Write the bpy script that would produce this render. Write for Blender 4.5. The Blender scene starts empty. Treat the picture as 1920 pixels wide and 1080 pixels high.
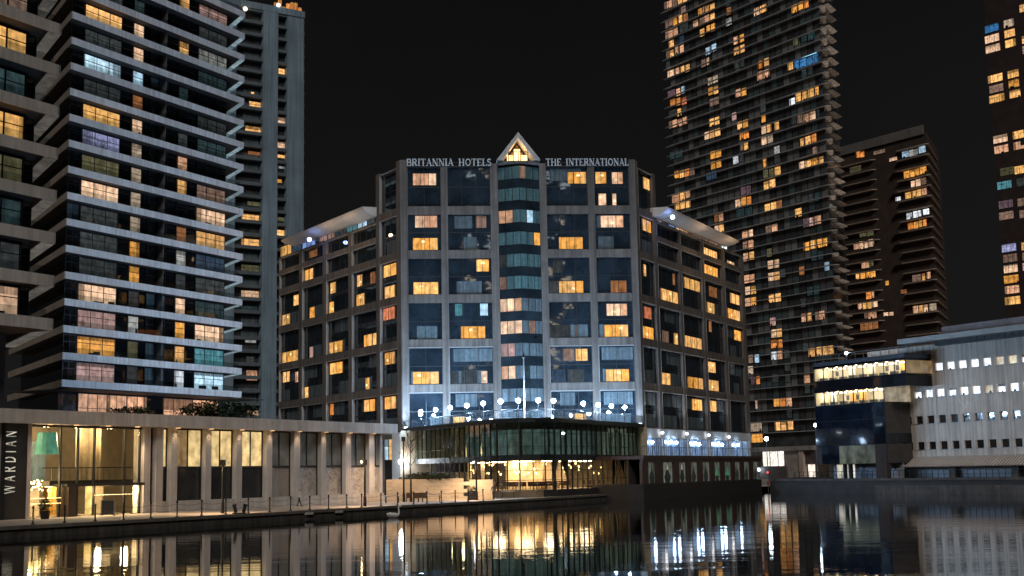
import bpy, bmesh, math, random
from mathutils import Matrix, Vector
random.seed(7)
SC = bpy.context.scene
COL = SC.collection
R = math.radians
# ------------------------------------------------------------------ camera
F_PX, W_PX, H_PX = 2500.0, 1920.0, 1080.0
PITCH, ROLL, CAM_Z = math.atan(347.0/2500.0), R(1.08), 3.6
CAM = Vector((0, 0, CAM_Z))
_fw = Vector((0, math.cos(PITCH), math.sin(PITCH)))
_u0 = Vector((0, -math.sin(PITCH), math.cos(PITCH)))
_r0 = Vector((1, 0, 0))
_rt = _r0*math.cos(ROLL) - _u0*math.sin(ROLL)
_up = _u0*math.cos(ROLL) + _r0*math.sin(ROLL)
cam = bpy.data.cameras.new('camera'); camo = bpy.data.objects.new('camera', cam); COL.objects.link(camo)
m3 = Matrix((_rt, _up, -_fw)).transposed()
camo.matrix_world = Matrix.Translation(CAM) @ m3.to_4x4()
cam.sensor_width = 36.0; cam.lens = 36.0*F_PX/W_PX; cam.clip_start = 0.5; cam.clip_end = 6000
SC.camera = camo
# ------------------------------------------------------------------ sky, moon/city light, exposure
world = bpy.data.worlds.new('World'); SC.world = world; world.use_nodes = True
wn = world.node_tree; wn.nodes.clear()
wo = wn.nodes.new('ShaderNodeOutputWorld'); wb = wn.nodes.new('ShaderNodeBackground')
sky = wn.nodes.new('ShaderNodeTexSky'); sky.sky_type = 'NISHITA'; sky.sun_disc = False
SUN_ELEV, SUN_AZ = R(36), R(177)          # azimuth clockwise from +Y: behind the camera, a little to the right
sky.sun_elevation = SUN_ELEV; sky.sun_rotation = SUN_AZ
wb2 = wn.nodes.new('ShaderNodeBackground'); wb2.inputs[0].default_value = (0.95, 0.93, 0.95, 1); wb2.inputs[1].default_value = 0.0062
wa = wn.nodes.new('ShaderNodeAddShader')
wb.inputs[1].default_value = 0.00008
wn.links.new(sky.outputs[0], wb.inputs[0]); wn.links.new(wb.outputs[0], wa.inputs[0])
wg = wn.nodes.new('ShaderNodeNewGeometry'); ws = wn.nodes.new('ShaderNodeSeparateXYZ'); wn.links.new(wg.outputs['Incoming'], ws.inputs[0])
wm_ = wn.nodes.new('ShaderNodeMapRange'); wm_.inputs['From Min'].default_value = 0.0; wm_.inputs['From Max'].default_value = 0.42     # city glow, thinning upwards
wm_.inputs['To Min'].default_value = 0.0105; wm_.inputs['To Max'].default_value = 0.0042
wab = wn.nodes.new('ShaderNodeMath'); wab.operation = 'ABSOLUTE'; wn.links.new(ws.outputs['Z'], wab.inputs[0]); wn.links.new(wab.outputs[0], wm_.inputs['Value']); 
wnz = wn.nodes.new('ShaderNodeTexNoise'); wnz.inputs['Scale'].default_value = 2.2; wnz.inputs['Detail'].default_value = 4; wn.links.new(wg.outputs['Incoming'], wnz.inputs['Vector'])
wr2 = wn.nodes.new('ShaderNodeMapRange'); wr2.inputs['To Min'].default_value = 0.6; wr2.inputs['To Max'].default_value = 1.4; wn.links.new(wnz.outputs['Fac'], wr2.inputs['Value'])
wmu = wn.nodes.new('ShaderNodeMath'); wmu.operation = 'MULTIPLY'; wn.links.new(wm_.outputs[0], wmu.inputs[0]); wn.links.new(wr2.outputs[0], wmu.inputs[1]); wn.links.new(wmu.outputs[0], wb2.inputs[1])
wn.links.new(wb2.outputs[0], wa.inputs[1]); wn.links.new(wa.outputs[0], wo.inputs[0])
sun = bpy.data.lights.new('sun', 'SUN'); sun.energy = 0.88; sun.angle = R(14); sun.color = (1.0, 0.96, 0.92)
suno = bpy.data.objects.new('sun', sun); COL.objects.link(suno)
_sd = Vector((math.sin(SUN_AZ)*math.cos(SUN_ELEV), math.cos(SUN_AZ)*math.cos(SUN_ELEV), math.sin(SUN_ELEV)))
suno.rotation_euler = _sd.to_track_quat('Z', 'Y').to_euler(); suno.location = (30, -60, 120)
SC.view_settings.view_transform = 'Standard'; SC.view_settings.look = 'None'
SC.view_settings.exposure = 0.0; SC.view_settings.gamma = 1.0; SC.view_settings.use_curve_mapping = False
SC.render.engine = 'CYCLES'
SC.cycles.use_denoising = True
SC.cycles.max_bounces = 6; SC.cycles.diffuse_bounces = 2; SC.cycles.glossy_bounces = 3
SC.cycles.transparent_max_bounces = 10; SC.cycles.transmission_bounces = 2
SC.cycles.sample_clamp_indirect = 4.0; SC.cycles.caustics_reflective = False; SC.cycles.caustics_refractive = False

# ------------------------------------------------------------------ pixel geometry
def ray(px, py):
    return (_fw*F_PX + _rt*(px-960.0) + _up*(540.0-py)).normalized()
def at_z(px, py, z):
    d = ray(px, py); t = (z-CAM_Z)/d.z
    return CAM + d*t
def at_y(px, py, y):
    d = ray(px, py); return CAM + d*(y/d.y)
def hor(px):
    return 887.0 - 0.0188*(px-960.0)
def at_depth(px, y):            # plan point on the column px at depth y
    d = ray(px, hor(px)); return (d.x/d.y*y, y)
class Fr:
    """vertical wall frame: x axis u runs to the right along heading a (degrees clockwise from +Y), y axis v into the building"""
    def __init__(s, p, a):
        s.o = Vector((p[0], p[1], 0)); s.a = a
        s.t = Vector((math.sin(R(a)), math.cos(R(a)), 0)); s.n = Vector((-math.cos(R(a)), math.sin(R(a)), 0))
        s.M = Matrix.Translation(s.o) @ Matrix.Rotation(R(90-a), 4, 'Z')
    def px(s, x, y, v=0.0):
        d = ray(x, y); o = s.o + s.n*v
        k = (o-CAM).dot(s.n)/d.dot(s.n); p = CAM + d*k
        return (p-o).dot(s.t), p.z
    def u(s, x, y=None, v=0.0): return s.px(x, hor(x)-100 if y is None else y, v)[0]
    def z(s, x, y, v=0.0): return s.px(x, y, v)[1]
    def w(s, u, v, z): return s.o + s.t*u + s.n*v + Vector((0, 0, z))
WORLD = Fr((0, 0), 90)

# ------------------------------------------------------------------ materials
MATS = {}
def _nt(name):
    m = bpy.data.materials.new(name); m.use_nodes = True
    nt = m.node_tree; b = nt.nodes['Principled BSDF']; return m, nt, b
def surf(name, col, rough=0.7, var=0.25, scale=0.6, metal=0.0, bump=0.0, bscale=8.0, streak=0.0, spec=0.5, joints=None):
    if name in MATS: return MATS[name]
    m, nt, b = _nt(name); N, L = nt.nodes, nt.links
    tc = N.new('ShaderNodeTexCoord'); nz = N.new('ShaderNodeTexNoise'); nz.inputs['Scale'].default_value = scale
    nz.inputs['Detail'].default_value = 5; nz.inputs['Roughness'].default_value = 0.65
    geo = N.new('ShaderNodeNewGeometry')
    L.new(geo.outputs['Position'], nz.inputs['Vector'])
    mr = N.new('ShaderNodeMapRange'); mr.inputs['To Min'].default_value = 1-var; mr.inputs['To Max'].default_value = 1+var
    mr.inputs['From Min'].default_value = 0.3; mr.inputs['From Max'].default_value = 0.7
    L.new(nz.outputs['Fac'], mr.inputs['Value'])
    fac = mr.outputs['Result']
    if streak:
        mp = N.new('ShaderNodeMapping'); mp.inputs['Scale'].default_value = (2.2, 2.2, 0.06)
        L.new(geo.outputs['Position'], mp.inputs['Vector'])
        n2 = N.new('ShaderNodeTexNoise'); n2.inputs['Scale'].default_value = 1.0; n2.inputs['Detail'].default_value = 4
        L.new(mp.outputs['Vector'], n2.inputs['Vector'])
        m2 = N.new('ShaderNodeMapRange'); m2.inputs['From Min'].default_value = 0.35; m2.inputs['From Max'].default_value = 0.65
        m2.inputs['To Min'].default_value = 1-streak; m2.inputs['To Max'].default_value = 1+streak*0.4
        L.new(n2.outputs['Fac'], m2.inputs['Value'])
        mu = N.new('ShaderNodeMath'); mu.operation = 'MULTIPLY'; L.new(fac, mu.inputs[0]); L.new(m2.outputs['Result'], mu.inputs[1]); fac = mu.outputs[0]
    oi = N.new('ShaderNodeObjectInfo'); m4 = N.new('ShaderNodeMapRange'); m4.inputs['To Min'].default_value = 0.93; m4.inputs['To Max'].default_value = 1.07
    L.new(oi.outputs['Random'], m4.inputs['Value'])
    m5 = N.new('ShaderNodeMath'); m5.operation = 'MULTIPLY'; L.new(fac, m5.inputs[0]); L.new(m4.outputs['Result'], m5.inputs[1]); fac = m5.outputs[0]
    vm = N.new('ShaderNodeVectorMath'); vm.operation = 'SCALE'; vm.inputs[0].default_value = col[:3]
    L.new(fac, vm.inputs['Scale']); L.new(vm.outputs[0], b.inputs['Base Color'])
    b.inputs['Roughness'].default_value = rough; b.inputs['Metallic'].default_value = metal
    b.inputs['Specular IOR Level'].default_value = spec
    if bump:
        n3 = N.new('ShaderNodeTexNoise'); n3.inputs['Scale'].default_value = bscale; n3.inputs['Detail'].default_value = 3
        L.new(geo.outputs['Position'], n3.inputs['Vector'])
        bp = N.new('ShaderNodeBump'); bp.inputs['Distance'].default_value = bump; bp.inputs['Strength'].default_value = 1.0
        L.new(n3.outputs['Fac'], bp.inputs['Height']); L.new(bp.outputs['Normal'], b.inputs['Normal'])
    MATS[name] = m; return m
def dark_glass(name, col, rough=0.04, wav=0.012, wscale=0.35, spec=0.5):
    if name in MATS: return MATS[name]
    m = surf(name, col, rough, 0.55, 0.3, spec=spec); nt = m.node_tree; N, L = nt.nodes, nt.links; b = N['Principled BSDF']
    geo = N.new('ShaderNodeNewGeometry'); n3 = N.new('ShaderNodeTexNoise'); n3.inputs['Scale'].default_value = wscale; n3.inputs['Detail'].default_value = 2
    L.new(geo.outputs['Position'], n3.inputs['Vector'])
    bp = N.new('ShaderNodeBump'); bp.inputs['Distance'].default_value = wav; bp.inputs['Strength'].default_value = 1.0
    L.new(n3.outputs['Fac'], bp.inputs['Height']); L.new(bp.outputs['Normal'], b.inputs['Normal'])
    return m
def clear_glass(name, tint=(0.85, 0.9, 0.9), refl=0.9):
    if name in MATS: return MATS[name]
    m, nt, b = _nt(name); N, L = nt.nodes, nt.links; N.remove(b)
    out = N['Material Output']; tr = N.new('ShaderNodeBsdfTransparent'); tr.inputs[0].default_value = (*tint, 1)
    gl = N.new('ShaderNodeBsdfGlossy'); gl.inputs['Roughness'].default_value = 0.03; gl.inputs[0].default_value = (refl, refl, refl, 1)
    lw_ = N.new('ShaderNodeLayerWeight'); pw = N.new('ShaderNodeMath'); pw.operation = 'POWER'; pw.inputs[1].default_value = 5.0
    L.new(lw_.outputs['Facing'], pw.inputs[0]); fr = N.new('ShaderNodeMath'); fr.operation = 'MULTIPLY_ADD'; fr.inputs[1].default_value = 0.95; fr.inputs[2].default_value = 0.045
    L.new(pw.outputs[0], fr.inputs[0])
    mx = N.new('ShaderNodeMixShader'); L.new(fr.outputs[0], mx.inputs[0]); L.new(tr.outputs[0], mx.inputs[1]); L.new(gl.outputs[0], mx.inputs[2])
    L.new(mx.outputs[0], out.inputs[0]); MATS[name] = m; return m
def lit(name, col, strength=1.0, folds=0.35, fscale=3.0, sample=False, var=0.3):
    """a lit window: glowing blind or curtain behind glass, folds from a stretched noise, each window its own brightness"""
    if name in MATS: return MATS[name]
    m, nt, b = _nt(name); N, L = nt.nodes, nt.links
    tc = N.new('ShaderNodeTexCoord'); geo = N.new('ShaderNodeNewGeometry'); oi = N.new('ShaderNodeObjectInfo')
    mp = N.new('ShaderNodeMapping'); mp.inputs['Scale'].default_value = (fscale, fscale, 0.08)
    L.new(geo.outputs['Position'], mp.inputs['Vector'])
    nz = N.new('ShaderNodeTexNoise'); nz.inputs['Scale'].default_value = 1.0; nz.inputs['Detail'].default_value = 3
    L.new(mp.outputs['Vector'], nz.inputs['Vector'])
    m1 = N.new('ShaderNodeMapRange'); m1.inputs['From Min'].default_value = 0.3; m1.inputs['From Max'].default_value = 0.7
    m1.inputs['To Min'].default_value = 1-folds; m1.inputs['To Max'].default_value = 1+folds*0.6; L.new(nz.outputs['Fac'], m1.inputs['Value'])
    n2 = N.new('ShaderNodeTexNoise'); n2.inputs['Scale'].default_value = 1.3; n2.inputs['Detail'].default_value = 3; L.new(geo.outputs['Position'], n2.inputs['Vector'])
    m2 = N.new('ShaderNodeMapRange'); m2.inputs['From Min'].default_value = 0.3; m2.inputs['From Max'].default_value = 0.7
    m2.inputs['To Min'].default_value = 0.45; m2.inputs['To Max'].default_value = 1.3; L.new(n2.outputs['Fac'], m2.inputs['Value'])
    m3_ = N.new('ShaderNodeMapRange'); m3_.inputs['To Min'].default_value = (1-var)*strength; m3_.inputs['To Max'].default_value = (1+var)*strength; L.new(oi.outputs['Random'], m3_.inputs['Value'])
    a = N.new('ShaderNodeMath'); a.operation = 'MULTIPLY'; L.new(m1.outputs[0], a.inputs[0]); L.new(m2.outputs[0], a.inputs[1])
    c = N.new('ShaderNodeMath'); c.operation = 'MULTIPLY'; L.new(a.outputs[0], c.inputs[0]); L.new(m3_.outputs[0], c.inputs[1])
    b.inputs['Base Color'].default_value = (col[0]*0.3, col[1]*0.3, col[2]*0.3, 1); b.inputs['Roughness'].default_value = 0.25
    b.inputs['Emission Color'].default_value = (*col, 1); L.new(c.outputs[0], b.inputs['Emission Strength'])
    if not sample: m.cycles.emission_sampling = 'NONE'
    MATS[name] = m; return m
def glow(name, col, strength):
    if name in MATS: return MATS[name]
    m, nt, b = _nt(name); b.inputs['Base Color'].default_value = (*[min(1, c) for c in col], 1)
    b.inputs['Emission Color'].default_value = (*col, 1); b.inputs['Emission Strength'].default_value = strength
    MATS[name] = m; return m
# window light colours (linear)
PAL = dict(amber=(0.95, 0.42, 0.085), warm=(1.0, 0.52, 0.18), yellow=(0.95, 0.50, 0.15), peach=(0.72, 0.38, 0.22), peachw=(0.90, 0.57, 0.36),
           orange=(0.75, 0.26, 0.06), red=(0.62, 0.19, 0.09), pink=(0.46, 0.28, 0.245), white=(0.85, 0.90, 0.95), cool=(0.42, 0.62, 0.78), cyan=(0.55, 0.80, 0.95),
           blue=(0.05, 0.20, 0.46), teal=(0.07, 0.22, 0.25), lav=(0.36, 0.37, 0.62), grey=(0.34, 0.34, 0.32), pgrey=(0.50, 0.38, 0.27),
           dimo=(0.28, 0.11, 0.04), dimp=(0.21, 0.13, 0.095), dimg=(0.036, 0.040, 0.040), dimt=(0.022, 0.040, 0.043), dimb=(0.025, 0.045, 0.075), olive=(0.085, 0.078, 0.04), dimk=(0.11, 0.07, 0.085))
def LW(c): return lit('lit_'+c, PAL[c], 1.0)

CONC = surf('hotel_concrete', (0.18, 0.155, 0.137), 0.85, 0.2, 0.5, streak=0.38, bump=0.004, bscale=6)
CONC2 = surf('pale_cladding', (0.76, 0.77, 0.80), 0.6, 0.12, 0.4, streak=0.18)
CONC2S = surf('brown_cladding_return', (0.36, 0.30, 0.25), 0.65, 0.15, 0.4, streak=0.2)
SOFF = surf('dark_soffit', (0.06, 0.05, 0.045), 0.8, 0.3, 0.8)
BEIGE = surf('podium_stone', (0.64, 0.575, 0.51), 0.75, 0.12, 0.7, streak=0.15, bump=0.002, bscale=10)
WHITEC = surf('white_concrete', (0.88, 0.765, 0.66), 0.8, 0.12, 0.35, streak=0.28, bump=0.004, bscale=4)
DFRAME = surf('dark_frame', (0.02, 0.021, 0.023), 0.45, 0.2, 2.0)
METAL = surf('grey_metal', (0.22, 0.23, 0.24), 0.4, 0.15, 1.5, metal=0.6)
BLACKM = surf('black_metal', (0.012, 0.012, 0.013), 0.5, 0.2, 3.0)
STONE = surf('paving', (0.40, 0.34, 0.28), 0.8, 0.25, 0.8, bump=0.004, bscale=5)
QWALL = surf('quay_wall_stone', (0.085, 0.075, 0.065), 0.85, 0.4, 0.7, streak=0.4, bump=0.03, bscale=3)
GLASS = dark_glass('hotel_glass', (0.022, 0.033, 0.044), 0.025, 0.010, 0.33); GLASS.node_tree.nodes['Principled BSDF'].inputs['IOR'].default_value = 1.85
GLASSB = dark_glass('tower_glass', (0.008, 0.009, 0.010), 0.05, 0.015, 0.4)
GLASSC = dark_glass('far_tower_glass', (0.078, 0.082, 0.088), 0.12, 0.015, 0.3)
CURT = surf('unlit_curtain', (0.12, 0.155, 0.17), 0.8, 0.3, 2.0, streak=0.4)
CURTT = surf('unlit_teal_curtain', (0.10, 0.19, 0.19), 0.7, 0.3, 2.0, streak=0.4)

# ------------------------------------------------------------------ object helpers
WM = {}
def root(name, label, cat, loc, group=None, kind=None):
    o = bpy.data.objects.new(name, None); COL.objects.link(o); o.location = loc; o.empty_display_size = 0.5
    o['label'] = label; o['category'] = cat
    if group: o['group'] = group
    WM[o] = Matrix.Translation(Vector(loc)); return o
def tag(o, label, cat, group=None):
    o['label'] = label; o['category'] = cat
    if group: o['group'] = group
    return o
def put(parent, name, mesh, M):
    o = bpy.data.objects.new(name, mesh); COL.objects.link(o)
    if parent is not None:
        o.parent = parent; o.matrix_basis = WM[parent].inverted() @ M
    else: o.matrix_basis = M
    WM[o] = M.copy(); return o
BOXC = {}
def box_mesh(dx, dy, dz, mat):
    k = (round(dx, 3), round(dy, 3), round(dz, 3), mat.name)
    if k in BOXC: return BOXC[k]
    x, y, z = dx/2, dy/2, dz/2
    v = [(-x, -y, -z), (x, -y, -z), (x, y, -z), (-x, y, -z), (-x, -y, z), (x, -y, z), (x, y, z), (-x, y, z)]
    f = [(0, 3, 2, 1), (4, 5, 6, 7), (0, 1, 5, 4), (1, 2, 6, 5), (2, 3, 7, 6), (3, 0, 4, 7)]
    me = bpy.data.meshes.new('box'); me.from_pydata(v, [], f); me.materials.append(mat); BOXC[k] = me; return me
def bx(parent, name, fr, u0, u1, v0, v1, z0, z1, mat):
    me = box_mesh(abs(u1-u0), abs(v1-v0), abs(z1-z0), mat)
    return put(parent, name, me, fr.M @ Matrix.Translation(((u0+u1)/2, (v0+v1)/2, (z0+z1)/2)))
class MB:
    """collects geometry for one mesh"""
    def __init__(s): s.v, s.f, s.mi = [], [], []
    def box(s, u0, u1, v0, v1, z0, z1, mi=0):
        if u0 > u1: u0, u1 = u1, u0
        b = len(s.v)
        s.v += [(u0, v0, z0), (u1, v0, z0), (u1, v1, z0), (u0, v1, z0), (u0, v0, z1), (u1, v0, z1), (u1, v1, z1), (u0, v1, z1)]
        s.f += [tuple(b+i for i in q) for q in ((0, 3, 2, 1), (4, 5, 6, 7), (0, 1, 5, 4), (1, 2, 6, 5), (2, 3, 7, 6), (3, 0, 4, 7))]; s.mi += [mi]*6; return s
    def prism(s, pts, z0, z1, mi=0):
        b = len(s.v); n = len(pts)
        if sum(pts[i][0]*pts[(i+1) % n][1]-pts[(i+1) % n][0]*pts[i][1] for i in range(n)) < 0: pts = pts[::-1]
        s.v += [(p[0], p[1], z0) for p in pts] + [(p[0], p[1], z1) for p in pts]
        s.f += [tuple(b+i for i in range(n))[::-1], tuple(b+n+i for i in range(n))]
        s.f += [(b+i, b+(i+1) % n, b+n+(i+1) % n, b+n+i) for i in range(n)]; s.mi += [mi]*(n+2); return s
    def profile(s, vz, u0, u1, mi=0):          # closed profile in (v,z) swept along u
        b = len(s.v); n = len(vz)
        s.v += [(u0, p[0], p[1]) for p in vz] + [(u1, p[0], p[1]) for p in vz]
        s.f += [tuple(b+i for i in range(n)), tuple(b+n+i for i in range(n))[::-1]]
        s.f += [(b+(i+1) % n, b+i, b+n+i, b+n+(i+1) % n) for i in range(n)]; s.mi += [mi]*(n+2); return s
    def tube(s, p0, p1, r0, r1=None, n=6, mi=0):
        r1 = r0 if r1 is None else r1; p0, p1 = Vector(p0), Vector(p1); d = (p1-p0)
        if d.length < 1e-6: return s
        q = d.to_track_quat('Z', 'Y'); b = len(s.v)
        for p, r in ((p0, r0), (p1, r1)):
            for i in range(n):
                a = 2*math.pi*i/n; w = p + q @ Vector((r*math.cos(a), r*math.sin(a), 0)); s.v.append(tuple(w))
        s.f += [(b+i, b+(i+1) % n, b+n+(i+1) % n, b+n+i) for i in range(n)]
        s.f += [tuple(b+i for i in range(n))[::-1], tuple(b+n+i for i in range(n))]; s.mi += [mi]*(n+2); return s
    def lathe(s, c, prof, n=10, mi=0):         # prof: (r,z)
        b = len(s.v)
        for r, z in prof:
            for i in range(n):
                a = 2*math.pi*i/n; s.v.append((c[0]+r*math.cos(a), c[1]+r*math.sin(a), c[2]+z))
        for j in range(len(prof)-1):
            for i in range(n):
                s.f.append((b+j*n+i, b+j*n+(i+1) % n, b+(j+1)*n+(i+1) % n, b+(j+1)*n+i)); s.mi.append(mi)
        s.f += [tuple(b+i for i in range(n))[::-1], tuple(b+(len(prof)-1)*n+i for i in range(n))]; s.mi += [mi]*2; return s
    def quad(s, a, b_, c, d, mi=0):
        b = len(s.v); s.v += [tuple(a), tuple(b_), tuple(c), tuple(d)]; s.f.append((b, b+1, b+2, b+3)); s.mi.append(mi); return s
    def mesh(s, mats):
        me = bpy.data.meshes.new('mesh'); me.from_pydata(s.v, [], s.f)
        for m in (mats if isinstance(mats, (list, tuple)) else [mats]): me.materials.append(m)
        me.polygons.foreach_set('material_index', s.mi); me.update(); return me
    def build(s, parent, name, mats, fr=None, M=None, smooth=False):
        me = s.mesh(mats)
        if smooth: me.polygons.foreach_set('use_smooth', [True]*len(me.polygons))
        return put(parent, name, me, M if M is not None else (fr or WORLD).M)
def ball(r, n=10): return [(max(0.001, r*math.sin(math.pi*i/n)), -r*math.cos(math.pi*i/n)) for i in range(n+1)]
def pts_window(parent, fr, v, x0, y0, x1, y1, col, h=None, panes=1, mull=True, name='window'):
    """lit or dim window whose centre, width and height were read as pixels and laid on the plane v of a wall"""
    xc, yc = (x0+x1)/2, (y0+y1)/2
    u0, _ = fr.px(x0, yc, v); u1, _ = fr.px(x1, yc, v); _, zc = fr.px(xc, yc, v)
    k = (fr.w(0, v, 0)+fr.t*((u0+u1)/2)).y
    hh = h or max(0.6, (y1-y0)*k/F_PX)
    return win(parent, fr, v, u0, u1, zc-hh/2, zc+hh/2, col, panes, mull, name)
def win(parent, fr, v, u0, u1, z0, z1, col, panes=1, mull=True, name='window', tr=True):
    w = (u1-u0)/panes; fw = 0.05 if abs(u1-u0) < 6 else 0.08
    o = None
    if mull:
        k = ('frame', round(u1-u0, 2), round(z1-z0, 2), panes, tr)
        if k not in BOXC:
            b = MB(); W, H = u1-u0, z1-z0; t = 0.09
            b.box(-W/2-t, W/2+t, -0.06, 0.02, -H/2-t, -H/2); b.box(-W/2-t, W/2+t, -0.06, 0.02, H/2, H/2+t)
            for i in range(panes+1): b.box(-W/2+i*w-t*(0.5 if 0 < i < panes else (1 if i == 0 else 0)), -W/2+i*w+t*(0.5 if 0 < i < panes else (0 if i == 0 else 1)), -0.06, 0.02, -H/2, H/2)
            if tr: b.box(-W/2, W/2, -0.05, 0.01, H*0.16-0.04, H*0.16+0.04)
            BOXC[k] = b.mesh(DFRAME)
        o = put(parent, name, BOXC[k], fr.M @ Matrix.Translation(((u0+u1)/2, v-0.05, (z0+z1)/2)))
        bx(o, 'pane', fr, u0, u1, v-0.055, v-0.02, z0, z1, LW(col) if isinstance(col, str) else col)
        if isinstance(col, str) and max(PAL[col]) > 0.3: furnish(o, fr, v, u0, u1, z0, z1, col)
    else:
        o = bx(parent, name, fr, u0, u1, v-0.055, v-0.02, z0, z1, LW(col) if isinstance(col, str) else col)
    return o
FURN = random.Random(99)
DRAPE = {}
def furnish(o, fr, v, u0, u1, z0, z1, col):
    '''drawn curtains, blinds and the dark shapes of furniture that show against a lit room'''
    W, H = u1-u0, z1-z0; q = FURN.random(); r2 = lambda x: round(x*5)/5
    dm = lit('drape_'+col, tuple(c*0.42 for c in PAL[col]), 1.0, 0.6, 4.0)
    if q < 0.35 and W > 1.0:
        w = max(0.2, r2(W*FURN.uniform(0.14, 0.32))); a = u0 if FURN.random() < 0.5 else u1-w
        bx(o, 'curtain', fr, a, a+w, v-0.062, v-0.056, z0, z1, dm)
    elif q < 0.65:
        h = max(0.2, r2(H*FURN.uniform(0.12, 0.4))); bx(o, 'blind', fr, u0, u1, v-0.062, v-0.056, z1-h, z1, dm)
    for _ in range(FURN.choice((0, 0, 0, 1, 2))):
        w, h = max(0.2, r2(W*FURN.uniform(0.12, 0.3))), max(0.2, r2(H*FURN.uniform(0.12, 0.3))); a = u0+FURN.random()*max(0.0, W-w)
        bx(o, 'furniture', fr, a, a+w, v-0.07, v-0.063, z0, z0+h, DFRAME)
def from_crop(ox, oy, s, rows):
    return [(ox+a/s, oy+b/s, ox+c/s, oy+d/s, col, *rest) for a, b, c, d, col, *rest in rows]
# ================================================================== SETTING
def poly_sheet(name, pts, z, mat, zb=None):
    b = MB()
    if zb is None:
        b.v = [(p[0], p[1], z) for p in pts]; b.f = [tuple(range(len(pts)))]; b.mi = [0]
    else: b.prism([(p[0], p[1]) for p in pts], zb, z)
    o = b.build(None, name, mat); o['kind'] = 'structure'; return o
def water_mat():
    m, nt, b = _nt('dock_water'); N, L = nt.nodes, nt.links
    b.inputs['Base Color'].default_value = (0.004, 0.006, 0.007, 1); b.inputs['Roughness'].default_value = 0.015
    b.inputs['IOR'].default_value = 1.33
    geo = N.new('ShaderNodeNewGeometry')
    hs = []
    for sc, st, amp in (((0.9, 2.2, 1), 1.0, 0.0024), ((0.12, 0.40, 1), 1.0, 0.0115), ((3.5, 7.0, 1), 1.0, 0.0010)):
        mp = N.new('ShaderNodeMapping'); mp.inputs['Scale'].default_value = sc; mp.inputs['Rotation'].default_value = (0, 0, R(8))
        L.new(geo.outputs['Position'], mp.inputs['Vector'])
        nz = N.new('ShaderNodeTexNoise'); nz.inputs['Scale'].default_value = st; nz.inputs['Detail'].default_value = 2; nz.inputs['Roughness'].default_value = 0.45
        L.new(mp.outputs['Vector'], nz.inputs['Vector'])
        mu = N.new('ShaderNodeMath'); mu.operation = 'MULTIPLY'; mu.inputs[1].default_value = amp; L.new(nz.outputs['Fac'], mu.inputs[0]); hs.append(mu.outputs[0])
    a = N.new('ShaderNodeMath'); a.operation = 'ADD'; L.new(hs[0], a.inputs[0]); L.new(hs[1], a.inputs[1])
    a2 = N.new('ShaderNodeMath'); a2.operation = 'ADD'; L.new(a.outputs[0], a2.inputs[0]); L.new(hs[2], a2.inputs[1])
    bp = N.new('ShaderNodeBump'); bp.inputs['Distance'].default_value = 1.0; bp.inputs['Strength'].default_value = 1.0
    L.new(a2.outputs[0], bp.inputs['Height']); L.new(bp.outputs['Normal'], b.inputs['Normal'])
    return m
poly_sheet('water', [(-1500, -600), (1500, -600), (1500, 900), (-1500, 900)], 0.0, water_mat())
QZ, GQZ = 0.75, 1.95
def gp(px, py, z=QZ): p = at_z(px, py, z); return (p.x, p.y)
edge = [gp(0, 988), gp(300, 972), gp(570, 957.5), gp(718, 949.5), gp(880, 941), gp(1000, 934.5), gp(1110, 928), gp(1240, 920), gp(1428, 911.5)]
d0 = Vector((edge[0][0]-edge[2][0], edge[0][1]-edge[2][1])).normalized()
edge = [(edge[0][0]+d0.x*150, edge[0][1]+d0.y*150)] + edge
GF = Fr(at_depth(1780, 178.0), 149.0)               # right-hand white building, heading of its waterside face
gq = lambda u, v: tuple(GF.w(u, v, 0)[:2])
ge0 = gq(GF.u(1478, 900, -5.0)-4, -5.0); ge1 = gq(120, -5.0)
land = edge + [(ge0[0]-1.5, ge0[1]+6)] + [(ge0[0]+3, ge0[1]+16), gq(125, 16), (900, 60), (2600, 900), (2600, 4500), (-2600, 4500), (-2600, 900), (edge[0][0]-300, edge[0][1])]
poly_sheet('ground', land, QZ, STONE)
# quay walls with a coping strip
def wall_line(name, pts, z0, z1, mat, th=0.8, cope=None):
    b = MB()
    for i in range(len(pts)-1):
        p, q = Vector(pts[i]), Vector(pts[i+1]); d = (q-p); L_ = d.length; d.normalize(); n = Vector((-d.y, d.x))
        b.prism([tuple(p+n*0.02), tuple(q+n*0.02), tuple(q+n*th), tuple(p+n*th)], z0, z1-0.003)
        if cope: b.prism([tuple(p-n*0.10), tuple(q-n*0.10), tuple(q+n*0.7), tuple(p+n*0.7)], z1-0.22, z1+0.012, 1)
    o = b.build(None, name, [mat, cope or mat]); o['kind'] = 'structure'; return o
wall_line('quay_wall', edge, -2.0, QZ, QWALL, cope=surf('coping_stone', (0.16, 0.135, 0.11), 0.8, 0.3, 0.9))
poly_sheet('far_quay', [ge0, ge1, gq(120, 60), (ge0[0]+12, ge0[1]+40), (ge0[0]+3, ge0[1]+10)], GQZ, surf('far_paving', (0.075, 0.066, 0.062), 0.8, 0.25, 0.5), zb=-2.0)
fq = MB()
fq.box(GF.u(1478, 900, -5.0)-4, 120, -5.12, -5.0, GQZ-0.28, GQZ+0.03); fq.box(GF.u(1640, 900, -5.0), 120, -5.06, -5.0, -0.2, GQZ-0.9)
o = fq.build(None, 'far_quay_wall', surf('far_quay_stone', (0.15, 0.125, 0.11), 0.85, 0.35, 0.6, streak=0.3), GF); o['kind'] = 'structure'

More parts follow.
